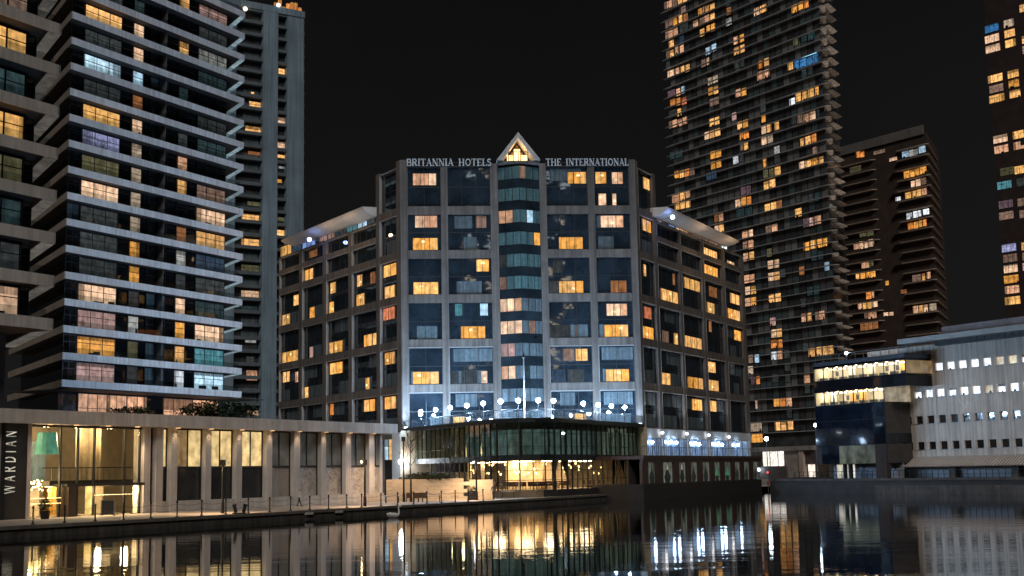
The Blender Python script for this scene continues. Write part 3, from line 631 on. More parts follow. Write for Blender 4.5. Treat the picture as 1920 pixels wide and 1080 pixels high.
lm_ = MB(); lm_.lathe((FF.px(460, 18, -0.5)[0], -0.5, FF.z(460, 18)), ball(0.55, 6), 8); lm_.build(Ft, 'balcony_lamp', glow('warm_lamp_far', (1.0, 0.8, 0.5), 4), FF)

# ================================================================== TOWER C (big residential tower right of the hotel)
CF = Fr(at_depth(1586, 375.0), 147.0)                 # u negative to the left
C = root('residential_tower', 'tall dark apartment tower with thin balcony edges and many lit windows right of the hotel', 'tower', CF.w(-20, 10, QZ), 'far apartment towers')
cw = 0.95
zc = lambda x, y: CF.z(x, y)
c_top = [CF.z(1541.5, 60/6.75), CF.z(1545.5, 905/6.75)]     # right corner heights six floors apart
CSH = (c_top[0]-c_top[1])/6.0
uC0 = CF.u(1244, 165)+0.5
cbal = surf('balcony_edge', (0.48, 0.49, 0.50), 0.7, 0.2, 0.3)
csof = lit('balcony_soffit_painted_glow', (0.25, 0.19, 0.145), 0.40, 0.3, 0.5, var=0.75)  # street light on soffits and fins painted in as weak glow
z0c = c_top[1]
kmin = -int((z0c-14)/CSH); kmax = 12
ru0, rv0 = math.sin(R(26))*CF.t.x+math.cos(R(26))*CF.t.y, math.sin(R(26))*CF.n.x+math.cos(R(26))*CF.n.y
cc = MB(); cc.prism([(uC0+2.2, cw+0.05), (-2.0, cw+0.05), (-2.0+ru0*19, cw+0.05+rv0*19), (uC0+2.2, cw+18)], 2.0, z0c+CSH*kmax+2); cc.build(C, 'glass_wall', GLASSC, CF)
bx(C, 'base', CF, uC0+2, -6, 1.0, 20, QZ, CF.z(1450, 838), surf('tower_base_stone', (0.22, 0.20, 0.19), 0.8))
# in this frame the right return runs back along heading 27: local (u,v) direction
def dirloc(fr, a): d = Vector((math.sin(R(a)), math.cos(R(a)), 0)); return d.dot(fr.t), d.dot(fr.n)
ru, rv = dirloc(CF, 26.0)
rnd = random.Random(3)
fin = 6.5
cslab = {}
for var in range(3):
    b = MB(); r_ = (2.2, 3.0, 2.5)[var]
    pts = [(uC0-0.6-var*0.25, 0.35), (uC0+1.2, 0.0), (-1.9, 0.0), (-0.6, 0.35), (0.2, 1.4), (ru*fin, rv*fin), (ru*fin-1.6, rv*fin+0.4), (-2.0, cw+0.1), (uC0+2.3, cw+0.1)]
    b.prism(pts, -0.09, 0.09)
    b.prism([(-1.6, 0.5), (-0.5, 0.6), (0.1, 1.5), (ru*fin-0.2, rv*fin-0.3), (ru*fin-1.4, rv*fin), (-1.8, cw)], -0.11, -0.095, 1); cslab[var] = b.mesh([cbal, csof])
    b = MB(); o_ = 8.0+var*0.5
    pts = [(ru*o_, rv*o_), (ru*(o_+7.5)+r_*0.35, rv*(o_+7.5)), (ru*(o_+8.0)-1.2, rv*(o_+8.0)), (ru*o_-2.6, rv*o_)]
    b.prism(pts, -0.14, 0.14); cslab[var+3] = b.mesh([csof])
for k in range(kmin, kmax+1):
    z = z0c+CSH*k; v_ = rnd.randrange(3)
    if z < 14: continue
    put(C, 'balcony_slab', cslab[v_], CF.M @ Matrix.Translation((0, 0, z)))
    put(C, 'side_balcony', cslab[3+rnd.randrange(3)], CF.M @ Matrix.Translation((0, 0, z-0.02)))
# vertical strips of pale panels and mullions shared by many floors
ms = MB()
for i in range(1, 26): 
    uu = uC0+2.3+(-4.4-uC0)*i/26; ms.box(uu-0.06, uu+0.06, cw-0.12, cw+0.04, 14, z0c+CSH*kmax+2)
o = ms.build(C, 'mullions', DFRAME, CF); o['kind'] = 'stuff'
# unlit panels and blinds, floor by floor: too dim to pick apart one by one
up_ = MB(); nb_ = 26
for k in range(kmin, kmax):
    z = z0c+CSH*k
    if z < CF.z(1450, 838): continue
    for i in range(nb_):
        a_ = uC0+2.3+(-4.4-uC0)*i/nb_; w2 = (-4.4-uC0)/nb_; q_ = rnd.random()
        if q_ < 0.62: up_.box(a_+0.08, a_+w2-0.08, cw-0.02, cw+0.03, z+0.2, z+CSH-0.2, 0 if q_ < 0.2 else (1 if q_ < 0.35 else (2 if q_ < 0.5 else 3)))
o = up_.build(C, 'unlit_panels', [surf('panel_grey', (0.25, 0.255, 0.26), 0.7, 0.3, 0.3), surf('panel_brown', (0.125, 0.125, 0.13), 0.7, 0.3, 0.3), surf('panel_teal', (0.11, 0.155, 0.165), 0.5, 0.3, 0.3), surf('panel_dark', (0.065, 0.06, 0.062), 0.4, 0.3, 0.3)], CF); o['kind'] = 'stuff'
Z1 = [(105, 20, 140, 120, 'dimp'), (140, 10, 205, 100, 'peach'), (205, 0, 270, 70, 'dimp'), (275, -50, 335, 50, 'warm'), (340, -60, 400, 30, 'warm'), (120, 265, 160, 360, 'dimp'), (160, 235, 210, 330, 'dimp'), (215, 220, 270, 325, 'amber'), (285, 190, 335, 290, 'warm'), (345, 175, 405, 270, 'dimo'),
 (120, 400, 158, 490, 'dimp'), (160, 380, 215, 480, 'peach'), (220, 350, 278, 450, 'peach'), (300, 300, 410, 400, 'dimg'), (165, 515, 228, 600, 'warm'), (300, 450, 360, 550, 'dimb'), (130, 640, 178, 740, 'dimp'), (180, 620, 228, 735, 'warm'), (235, 590, 285, 690, 'peach'), (305, 570, 355, 665, 'peach'),
 (145, 890, 175, 1000, 'peachw'), (180, 870, 238, 985, 'peachw'), (245, 850, 300, 960, 'peach'), (310, 830, 362, 935, 'warm'), (372, 810, 430, 915, 'warm'), (612, 70, 675, 180, 'amber'), (680, 35, 745, 150, 'warm'), (612, 190, 675, 290, 'peach'), (682, 165, 745, 265, 'warm'),
 (555, 360, 615, 465, 'yellow'), (638, 320, 685, 420, 'amber'), (692, 295, 752, 400, 'amber'), (890, 90, 950, 190, 'dimo'), (890, 215, 960, 335, 'grey'), (1240, 90, 1312, 205, 'peachw'), (1320, 60, 1380, 170, 'warm'), (980, 460, 1042, 565, 'peach'), (1055, 430, 1115, 540, 'amber'), (985, 590, 1050, 700, 'warm'), (1055, 565, 1125, 670, 'warm'),
 (630, 590, 692, 700, 'cool'), (700, 550, 765, 660, 'cool'), (640, 720, 675, 830, 'peachw'), (575, 750, 630, 850, 'dimp'), (650, 980, 708, 1080, 'pgrey'), (715, 950, 785, 1050, 'pgrey'), (1285, 760, 1350, 880, 'orange'), (1290, 890, 1350, 1010, 'peach'), (990, 770, 1050, 870, 'dimg'), (1060, 750, 1120, 850, 'dimg'), (880, 0, 940, 60, 'dimt'), (130, 780, 180, 870, 'dimg')]
Z2 = [(38, 55, 120, 160, 'warm'), (435, 60, 505, 160, 'amber'), (515, 20, 580, 125, 'amber'), (590, 0, 650, 100, 'orange'), (0, 760, 72, 880, 'orange'), (82, 730, 150, 840, 'warm'), (0, 900, 75, 1020, 'peach'), (80, 870, 160, 990, 'peach'), (385, 780, 455, 890, 'yellow'),
 (470, 770, 540, 870, 'blue'), (545, 745, 620, 850, 'blue'), (625, 720, 700, 820, 'blue'), (705, 690, 775, 790, 'blue'), (455, 480, 520, 570, 'olive'), (560, 420, 630, 530, 'dimt'), (640, 400, 730, 500, 'dimt'), (560, 880, 625, 980, 'dimt'), (640, 850, 700, 950, 'dimg')]
Z3 = [(150, 130, 250, 215, 'dimk'), (250, 110, 310, 200, 'peach'), (318, 75, 368, 175, 'cool'), (180, 240, 250, 335, 'orange'), (255, 220, 312, 330, 'orange'), (325, 205, 388, 325, 'red'), (265, 355, 322, 465, 'yellow'), (165, 380, 260, 470, 'dimg'), (165, 520, 205, 615, 'dimp'), (210, 500, 268, 600, 'peach'), (275, 490, 330, 590, 'peach'), (340, 460, 398, 570, 'peach'),
 (665, 90, 720, 195, 'amber'), (730, 70, 790, 185, 'warm'), (680, 220, 800, 325, 'dimp'), (675, 485, 735, 590, 'yellow'), (742, 468, 805, 565, 'yellow'), (612, 650, 675, 760, 'peachw'), (680, 635, 742, 735, 'warm'), (750, 605, 818, 715, 'warm'), (690, 890, 755, 1010, 'amber'), (762, 870, 828, 990, 'amber'), (695, 1030, 755, 1130, 'amber'), (762, 1010, 828, 1110, 'amber'),
 (1005, 110, 1075, 220, 'peach'), (1080, 90, 1145, 210, 'amber'), (950, 410, 1020, 515, 'pink'), (1030, 520, 1092, 630, 'warm'), (1098, 500, 1168, 605, 'amber'), (1062, 660, 1110, 755, 'orange'), (1112, 640, 1178, 745, 'orange'), (1068, 800, 1108, 890, 'dimp'), (1112, 780, 1168, 890, 'yellow'), (975, 955, 1045, 1070, 'white'), (180, 900, 240, 1010, 'dimt'), (250, 880, 340, 990, 'dimt'), (1060, 930, 1110, 1040, 'dimg')]
Z4 = [(490, 165, 555, 275, 'yellow'), (570, 145, 640, 250, 'yellow'), (645, 110, 720, 220, 'yellow'), (735, 85, 780, 195, 'amber'), (405, 255, 480, 310, 'white'), (55, 430, 108, 540, 'amber'), (55, 575, 112, 690, 'peachw'), (118, 550, 180, 670, 'warm'), (218, 525, 282, 640, 'yellow'), (50, 720, 118, 820, 'peachw'), (125, 690, 200, 800, 'pgrey'),
 (505, 440, 575, 550, 'dimp'), (585, 420, 655, 540, 'peach'), (665, 390, 740, 510, 'peachw'), (750, 380, 790, 480, 'dimg'), (545, 740, 590, 840, 'warm'), (605, 710, 678, 820, 'warm'), (685, 685, 750, 790, 'orange'), (210, 845, 285, 935, 'grey'), (70, 1000, 115, 1100, 'yellow'), (700, 850, 755, 950, 'dimp'), (530, 1030, 600, 1140, 'peachw'), (610, 1010, 685, 1120, 'warm'), (690, 980, 770, 1100, 'amber'), (780, 960, 840, 1080, 'warm'), (425, 450, 495, 560, 'dimg'), (40, 310, 110, 410, 'dimg'), (215, 950, 285, 1060, 'dimg')]
Z5 = [(235, 130, 300, 235, 'amber'), (300, 120, 360, 230, 'warm'), (365, 110, 425, 210, 'orange'), (430, 95, 490, 200, 'dimp'), (640, 160, 700, 260, 'dimb'), (705, 140, 770, 240, 'dimb'), (205, 440, 300, 540, 'peach'), (305, 405, 365, 520, 'warm'), (375, 375, 435, 490, 'peach'), (240, 530, 300, 640, 'yellow'), (308, 510, 370, 630, 'yellow'), (380, 500, 440, 610, 'warm'),
 (1005, 490, 1075, 600, 'peachw'), (1080, 465, 1145, 580, 'amber'), (1150, 455, 1208, 570, 'orange'), (1075, 340, 1140, 440, 'dimk'), (1145, 320, 1205, 430, 'dimk'), (740, 690, 790, 790, 'dimo'), (797, 670, 855, 780, 'peach'), (745, 830, 800, 930, 'peachw'), (800, 815, 862, 905, 'warm'), (1090, 890, 1165, 1005, 'peach'), (1168, 875, 1230, 990, 'peachw'), (1100, 1030, 1165, 1130, 'peach'), (1168, 1015, 1230, 1115, 'peach'), (1020, 620, 1120, 720, 'dimt'), (1130, 600, 1220, 700, 'dimt')]
Z6 = [(75, 0, 108, 90, 'amber'), (220, 85, 298, 190, 'yellow'), (75, 120, 140, 230, 'olive'), (150, 110, 210, 210, 'olive'), (78, 270, 145, 375, 'yellow'), (150, 245, 230, 350, 'warm'), (95, 550, 165, 665, 'yellow'), (172, 530, 245, 640, 'yellow'), (250, 510, 315, 620, 'dimo'), (480, 610, 565, 720, 'yellow'), (105, 840, 180, 930, 'dimp'), (185, 815, 260, 910, 'peach'), (655, 730, 725, 830, 'pink'), (730, 705, 808, 810, 'peach'), (580, 740, 650, 850, 'dimk'),
 (585, 1040, 660, 1150, 'amber'), (670, 1020, 745, 1120, 'yellow'), (750, 1000, 825, 1110, 'amber'), (835, 985, 890, 1090, 'amber'), (650, 430, 710, 540, 'dimg'), (720, 410, 780, 520, 'dimt'), (490, 450, 550, 560, 'dimg')]
Z7 = [(75, 20, 125, 105, 'dimp'), (130, 5, 190, 100, 'peach'), (80, 140, 130, 225, 'peach'), (138, 125, 195, 210, 'yellow'), (325, 95, 385, 175, 'olive'), (340, 215, 400, 310, 'peachw'), (405, 205, 462, 300, 'peachw'), (345, 350, 405, 435, 'peachw'), (408, 340, 468, 425, 'warm'), (75, 380, 145, 455, 'peach'), (148, 365, 200, 450, 'peach'), (100, 495, 155, 585, 'peachw'), (160, 485, 215, 580, 'yellow'), (95, 620, 155, 705, 'peach'), (160, 600, 220, 705, 'amber'),
 (350, 580, 410, 665, 'warm'), (413, 565, 485, 660, 'warm'), (695, 780, 745, 875, 'peach'), (760, 770, 810, 870, 'warm'), (845, 760, 885, 860, 'dimp'), (890, 750, 950, 850, 'peach'), (365, 825, 425, 915, 'pink'), (375, 950, 430, 1045, 'peachw'), (435, 940, 490, 1040, 'warm'), (670, 285, 730, 370, 'dimo'), (945, 225, 1000, 335, 'cool'), (760, 500, 820, 590, 'dimt'), (830, 490, 890, 580, 'dimt'), (470, 310, 530, 400, 'dimg'), (800, 130, 860, 220, 'dimt'), (870, 120, 930, 210, 'dimt'), (690, 620, 745, 720, 'dimg')]
Z8 = [(445, 50, 520, 150, 'orange'), (525, 45, 590, 150, 'orange'), (445, 200, 525, 300, 'white'), (530, 190, 595, 290, 'peach'), (610, 180, 680, 280, 'dimg'), (240, 235, 300, 335, 'cool'), (160, 240, 220, 340, 'dimp'), (155, 385, 220, 480, 'pgrey'), (190, 520, 250, 610, 'dimk'), (260, 510, 310, 605, 'orange'), (920, 155, 1000, 260, 'warm'), (1010, 140, 1085, 245, 'warm'), (1095, 130, 1165, 240, 'warm'), (1170, 120, 1240, 230, 'warm'), (860, 495, 940, 590, 'peach'), (480, 795, 555, 885, 'amber'), (560, 790, 630, 885, 'orange'), (640, 790, 710, 885, 'peach'), (245, 830, 275, 910, 'pink'), (640, 940, 710, 1030, 'dimg'), (620, 340, 690, 440, 'dimg'), (625, 480, 690, 590, 'dimg'), (870, 620, 940, 720, 'dimg'), (455, 480, 545, 590, 'dimg'), (840, 20, 915, 270, 'dimg')]
Z9 = [(232, 735, 265, 785, 'warm'), (266, 732, 300, 785, 'warm'), (302, 730, 342, 780, 'warm'), (80, 742, 155, 790, 'pgrey'), (90, 805, 125, 860, 'amber'), (126, 803, 160, 858, 'amber')]
CL = from_crop(1230, 0, 6.75, Z1)+from_crop(1420, 0, 6.75, Z2)+from_crop(1230, 150, 6.75, Z3)+from_crop(1420, 150, 6.75, Z4)+from_crop(1230, 300, 6.75, Z5)+from_crop(1420, 300, 6.75, Z6)+from_crop(1380, 450, 5.683, Z7)+from_crop(1380, 630, 6.75, Z8)+from_crop(1380, 560, 3.176, Z9)
for x0, y0, x1, y1, c in CL: pts_window(C, CF, cw, x0, y0, x1, y1, c, h=2.45, mull=True)
# floors above the frame go on in the same way
for k in range(kmax-3, kmax):
    for i in range(4):
        u = rnd.uniform(uC0+4, -6); win(C, CF, cw, u, u+2.4, z0c+CSH*k+0.25, z0c+CSH*k+2.6, rnd.choice(['warm', 'peach', 'amber', 'dimp']), 1)
# blue LED line on one balcony
led = MB(); p, q, r_ = CF.px(1420+460/6.75, 765/6.75, 0.2), CF.px(1420+745/6.75, 665/6.75, 0.2), CF.px(1420+790/6.75, 745/6.75, 0.2)
led.tube((p[0], 0.25, p[1]), (q[0], 0.25, q[1]), 0.09, n=5); led.build(C, 'blue_light_strip', glow('blue_led', (0.3, 0.75, 1.0), 2.2), CF)

# ================================================================== TOWER D (behind, right of tower C)
DF = Fr(at_depth(1775, 408.0), 145.0)
D = root('residential_tower', 'shorter dark apartment tower with flat panelled top between the two taller towers', 'tower', DF.w(-15, 10, QZ), 'far apartment towers')
zDt = DF.z(1731, 232); zDp = DF.z(1731, 247)
DSH = (DF.z(1736, 220+885/6)-DF.z(1748, 540+300/6.75))/11.0
dw = 1.4; du0 = DF.u(1500, 300)
ddu, ddv = dirloc(DF, 25.0)
brick = surf('dark_brown_cladding', (0.075, 0.05, 0.04), 0.8, 0.3, 0.3)
dc = MB(); dc.prism([(du0, dw+0.05), (-1.2, dw+0.05), (-1.2+ddu*30, dw+ddv*30), (du0, dw+22)], QZ, zDt-2.2); dc.build(D, 'wall', brick, DF)
dpan = surf('parapet_panel', (0.20, 0.18, 0.165), 0.7, 0.2, 0.2)
nP = 9; uPa = -1.5
for i in range(nP):
    a, c = du0+(uPa-du0)*i/nP, du0+(uPa-du0)*(i+1)/nP; bx(D, 'parapet_panel', DF, a+0.12, c-0.12, 0.8, 1.2, zDp-0.4, zDt, dpan)
dslab = surf('tower_d_balcony', (0.42, 0.33, 0.26), 0.75, 0.2, 0.3)
bR = MB(); bR.prism([(DF.u(1686, 400), 0.0), (-0.7, 0.0), (0.2, 0.8), (ddu*26, ddv*26), (ddu*26-1.0, ddv*26+0.5), (-1.3, dw+0.1), (DF.u(1686, 400)-0.5, dw+0.1)], -0.12, 0.16); mR = bR.mesh(dslab)
bL = MB(); bL.prism([(du0, 0.2), (DF.u(1642, 400)-1.2, 0.2), (DF.u(1642, 400), dw+0.1), (du0, dw+0.1)], -0.12, 0.16); mL = bL.mesh(dslab)
zb_ = DF.z(1736, 220+885/6)
for k in range(-16, 26):
    z = zb_-DSH*k
    if z > zDp-2 or z < 6: continue
    put(D, 'balcony_slab', mR, DF.M @ Matrix.Translation((0, 0, z))); put(D, 'balcony_slab', mL, DF.M @ Matrix.Translation((0, 0, z-0.6)))
    if rnd.random() < 0.35: bx(D, 'small_balcony', DF, DF.u(1668, 400)+rnd.uniform(-1, 2), DF.u(1684, 400), -0.2, dw, z-0.3, z+0.7, brick)
DL = from_crop(1580, 220, 6, [(150, 385, 195, 455, 'orange'), (198, 380, 245, 450, 'orange'), (80, 550, 210, 620, 'olive'), (670, 380, 745, 450, 'cool'), (750, 365, 800, 440, 'grey'), (803, 355, 850, 430, 'grey'), (858, 325, 935, 400, 'cool'), (525, 450, 615, 490, 'peachw'),
  (690, 605, 755, 685, 'amber'), (760, 590, 812, 670, 'amber'), (815, 575, 865, 655, 'amber'), (870, 555, 945, 635, 'amber'), (770, 715, 815, 785, 'peachw'), (822, 695, 878, 775, 'peachw'), (885, 680, 945, 755, 'dimp'), (705, 840, 770, 915, 'yellow'), (778, 825, 830, 905, 'yellow'), (835, 810, 885, 890, 'yellow'), (890, 795, 950, 875, 'peach'), (595, 895, 655, 940, 'white'), (350, 370, 480, 410, 'dimp')]) + \
 from_crop(1580, 390, 6, [(720, 55, 785, 125, 'white'), (795, 35, 845, 110, 'white'), (850, 25, 888, 95, 'white'), (905, 10, 975, 75, 'white'), (735, 165, 800, 240, 'orange'), (805, 155, 852, 230, 'amber'), (858, 140, 895, 215, 'amber'), (905, 130, 945, 205, 'orange'), (125, 395, 185, 465, 'peach'), (190, 375, 240, 460, 'peachw'), (245, 370, 285, 450, 'peachw'), (292, 350, 355, 435, 'peachw'), (190, 260, 270, 325, 'olive'), (275, 250, 350, 315, 'olive'),
  (215, 610, 300, 675, 'peach'), (305, 590, 350, 655, 'olive'), (150, 730, 195, 800, 'warm'), (200, 720, 255, 795, 'amber'), (260, 715, 305, 785, 'amber'), (312, 700, 370, 780, 'amber'), (480, 820, 520, 870, 'amber'), (655, 918, 725, 962, 'dimo'), (265, 940, 325, 1025, 'orange'), (328, 930, 355, 1010, 'peach'), (785, 750, 885, 825, 'dimp'), (895, 735, 930, 815, 'yellow'), (945, 720, 990, 795, 'peach')]) + \
 from_crop(1580, 540, 6.75, [(190, 190, 245, 270, 'peach'), (255, 180, 310, 265, 'yellow'), (315, 170, 370, 260, 'yellow'), (375, 160, 445, 240, 'peachw'), (275, 305, 320, 385, 'dimp'), (325, 300, 430, 385, 'peach'), (225, 440, 270, 540, 'dimo'), (272, 435, 330, 535, 'dimo'), (332, 425, 380, 525, 'dimo'), (385, 415, 450, 515, 'dimo'), (520, 310, 580, 355, 'peachw'), (590, 305, 645, 350, 'peachw'), (890, 228, 960, 318, 'peach'), (970, 218, 1025, 312, 'warm'), (1030, 210, 1080, 300, 'peachw'), (1095, 195, 1190, 285, 'pgrey')])
for x0, y0, x1, y1, c in DL: pts_window(D, DF, dw, x0, y0, x1, y1, c, mull=True)
for k in range(14):
    z = zb_-DSH*rnd.randrange(-14, 22); uu = rnd.choice([DF.u(1690, 400), DF.u(1712, 400), DF.u(1610, 400)])+rnd.uniform(0, 1.5)
    if z < zDp-4 and z > 8: win(D, DF, dw+0.02, uu, uu+2.2, z+0.35, z+2.4, rnd.choice([GLASSC, CURT]), 1)

# ================================================================== TOWER E (right edge)
EF = Fr(at_depth(1850, 432.0), 139.0)
E = root('residential_tower', 'dark tower with stacked square lit windows at the right edge of the view', 'tower', EF.w(10, 10, QZ), 'far apartment towers')
eb = surf('dark_maroon_brick', (0.045, 0.028, 0.026), 0.85, 0.3, 0.3)
ew = MB(); ew.prism([(EF.u(1866, 300), 0), (46, 0), (46, 30), (EF.u(1866, 300), 30)], QZ, EF.z(1850, -120)); ew.build(E, 'wall', eb, EF)
EL = from_crop(1820, 0, 5.4, [(145, 240, 285, 330, 'blue', 3), (145, 340, 290, 440, 'peachw', 3), (152, 440, 300, 540, 'peachw', 3), (335, 190, 440, 280, 'pgrey', 2), (342, 290, 450, 385, 'warm', 2), (350, 390, 460, 485, 'yellow', 2), (495, 45, 560, 120, 'warm', 2), (175, 740, 325, 845, 'warm', 3), (190, 845, 332, 945, 'dimp', 3), (190, 945, 345, 1045, 'yellow', 3), (375, 700, 488, 795, 'yellow', 2), (385, 800, 492, 892, 'amber', 2), (395, 903, 505, 995, 'warm', 2), (520, 355, 600, 440, 'warm', 2), (525, 460, 605, 540, 'pink', 2)]) + \
 from_crop(1820, 190, 5.4, [(230, 330, 375, 428, 'peachw', 3), (240, 438, 382, 530, 'peach', 3), (425, 290, 540, 385, 'yellow', 2), (435, 398, 545, 495, 'peach', 2), (298, 650, 440, 765, 'olive', 3), (445, 630, 600, 745, 'yellow', 3), (270, 805, 415, 890, 'teal', 3), (465, 780, 580, 850, 'dimg', 2), (285, 1008, 430, 1075, 'dimk', 3), (475, 985, 590, 1050, 'dimp', 2)]) + \
 from_crop(1820, 390, 5.14, [(275, 35, 415, 110, 'dimp', 1), (470, 15, 600, 90, 'dimp', 2), (300, 340, 440, 425, 'lav', 3), (315, 440, 450, 525, 'dimp', 3), (320, 540, 455, 628, 'peachw', 3), (322, 642, 464, 728, 'amber', 3), (330, 742, 470, 830, 'peach', 3), (330, 848, 480, 935, 'yellow', 3), (490, 325, 620, 400, 'warm', 2), (498, 420, 630, 500, 'dimp', 2), (502, 520, 640, 600, 'pink', 2)])
for x0, y0, x1, y1, c, n in EL: pts_window(E, EF, 0.02, x0, y0, x1, y1, c, h=2.5, panes=n)
er = random.Random(5)
for k in range(16):
    z = 20+k*3.2*2.2
    for q in (EF.u(1866, 300)+9, EF.u(1866, 300)+17): bx(E, 'window', EF, q+er.uniform(0, 4), q+er.uniform(5, 7), -0.05, 0.02, z, z+2.2, GLASSC)
# ================================================================== HOTEL
HF = Fr(at_depth(755, 187.0), 85.8)
uHR = HF.u(1196, 560)
pHR = HF.w(uHR, 0, 0)
HL = Fr(tuple(HF.o[:2]), 147.2)                      # left wing, u negative towards its far end
HR = Fr((pHR.x, pHR.y), 28.2)                        # right wing, u positive towards its far end
H = root('hotel', 'large stepped concrete hotel with dark glass bays and roof lettering above a lamp lined terrace', 'hotel', HF.w(uHR/2, 0, QZ))
zr1, zr5 = HF.z(790, 402), HF.z(790, 737)
HP = (zr1-zr5)/4.0                                   # two storeys
RT = [zr1+HP*(1-i) for i in range(7)]                # top of glass of row i
BH = HP*0.815
EDGE_LIGHT = surf('painted_edge_light', (0.40, 0.38, 0.36), 0.5, 0.1, 1.0)  # uplight on the bay reveals put in as a pale edge colour
HDARK = surf('hotel_core', (0.03, 0.03, 0.032), 0.8)
zHT = HF.z(770, 311.5)
# cores
k = MB(); lc = HL.w(-3, 0, 0)
def plan(fr, u, v): p = fr.w(u, v, 0); return (p.x, p.y)
uLt = HL.u(706, 480); uRt = HR.u(1227, 480)
uLe = HL.u(523, 620); uRe = HR.u(1404, 740)
k.prism([plan(HF, 0.6, 0.5), plan(HF, uHR-0.6, 0.5), plan(HR, uRt-0.3, 0.5), plan(HR, uRt-0.3, 18), plan(HL, uLt+0.3, 18), plan(HL, uLt+0.3, 0.5)], QZ, zHT-0.3); k.build(H, 'tall_core', HDARK)
k = MB(); k.prism([plan(HL, uLt+0.4, 0.5), plan(HL, uLe+0.3, 0.5), plan(HL, uLe+0.3, 20), plan(HL, uLt+0.4, 18)], QZ, RT[1]-0.3); k.build(H, 'left_wing_core', HDARK)
k = MB(); k.prism([plan(HR, uRt-0.4, 0.5), plan(HR, uRe-0.3, 0.5), plan(HR, uRe-0.3, 20), plan(HR, uRt-0.4, 18)], QZ, RT[1]-0.3); k.build(H, 'right_wing_core', HDARK)
BAYREC = []
def hbay(fr, u0, u1, z0, z1, edge_light=True, rec=0.38, nm=None, mid=True):
    W_, H_ = u1-u0, z1-z0; key = ('hbay', round(W_, 2), round(H_, 2), edge_light, mid)
    if key not in BOXC:
        b = MB(); n = nm or max(1, int(round(W_/2.2)))
        b.box(-W_/2, W_/2, -0.05, 0.06, -H_/2, -H_/2+0.1); b.box(-W_/2, W_/2, -0.05, 0.06, H_/2-0.1, H_/2)
        for i in range(n+1):
            x = -W_/2+W_*i/n; x = min(max(x, -W_/2+0.035), W_/2-0.035); b.box(x-0.03, x+0.03, -0.045, 0.06, -H_/2+0.1, H_/2-0.1)
        if mid: b.box(-W_/2+0.07, W_/2-0.07, -0.03, 0.055, -0.06, 0.06)
        if edge_light:
            b.box(-W_/2-0.02, W_/2+0.02, -rec-0.12, -0.06, H_/2-0.02, H_/2+0.07, 1); b.box(-W_/2-0.05, -W_/2+0.02, -rec-0.12, -0.06, -H_/2, H_/2-0.02, 1)
        BOXC[key] = b.mesh([DFRAME, EDGE_LIGHT])
    o = put(H, 'window', BOXC[key], fr.M @ Matrix.Translation(((u0+u1)/2, rec, (z0+z1)/2)))
    bx(o, 'pane', fr, u0+0.02, u1-0.02, rec+0.0, rec+0.04, z0+0.02, z1-0.02, GLASS)
    BAYREC.append((fr, u0, u1, z0, z1, rec, o)); return o
# ---- front face
FX = [(765.5, 828), (841, 922), (1028, 1106), (1119, 1184.5)]
FU = [(HF.u(a, 520), HF.u(b, 520)) for a, b in FX]
PX = [(752, 765.5), (828, 841), (922, 936.5), (1015, 1028), (1106, 1119), (1184.5, 1197)]
zTer = 9.9
for a, b in PX: bx(H, 'pier', HF, HF.u(a, 520)+0.003, HF.u(b, 520)-0.003, -0.12, 0.6, QZ, zHT+(0.9 if a < 760 or a > 1180 else 0.35), CONC)
rows = [(RT[i]-BH, RT[i]) for i in range(6)]; rows[0] = (RT[0]-BH, zHT-0.15)
for ui, (u0, u1) in enumerate(FU):
    for i, (z0, z1) in enumerate(rows):
        hbay(HF, u0, u1, z0, z1, edge_light=(i > 3))
        bx(H, 'spandrel', HF, u0, u1, 0.0, 0.55, z0-(HP-BH)+(0.004 if i < 5 else -1.5), z0-0.004, CONC)
    bx(H, 'parapet', HF, u0, u1, 0.02, 0.5, zHT-0.146, zHT+0.05, DFRAME)
# up-lights at the foot of the front piers
for a, b in PX:
    um = (HF.u(a, 520)+HF.u(b, 520))/2; bx(H, 'uplight', HF, um-0.2, um+0.2, -0.75, -0.45, zTer+0.1, zTer+0.35, glow('pier_uplight', (0.6, 0.78, 1.0), 12.0))
    sp = bpy.data.lights.new('pier_uplight', 'SPOT'); sp.energy = 1500; sp.spot_size = R(95); sp.spot_blend = 0.8; sp.color = (0.50, 0.70, 1.0); sp.shadow_soft_size = 0.2
    so = bpy.data.objects.new('pier_uplight', sp); COL.objects.link(so); so.parent = H; so.matrix_basis = WM[H].inverted() @ Matrix.Translation(HF.w(um, -1.3, zTer+0.4)) @ Matrix.Rotation(R(172), 4, 'X')
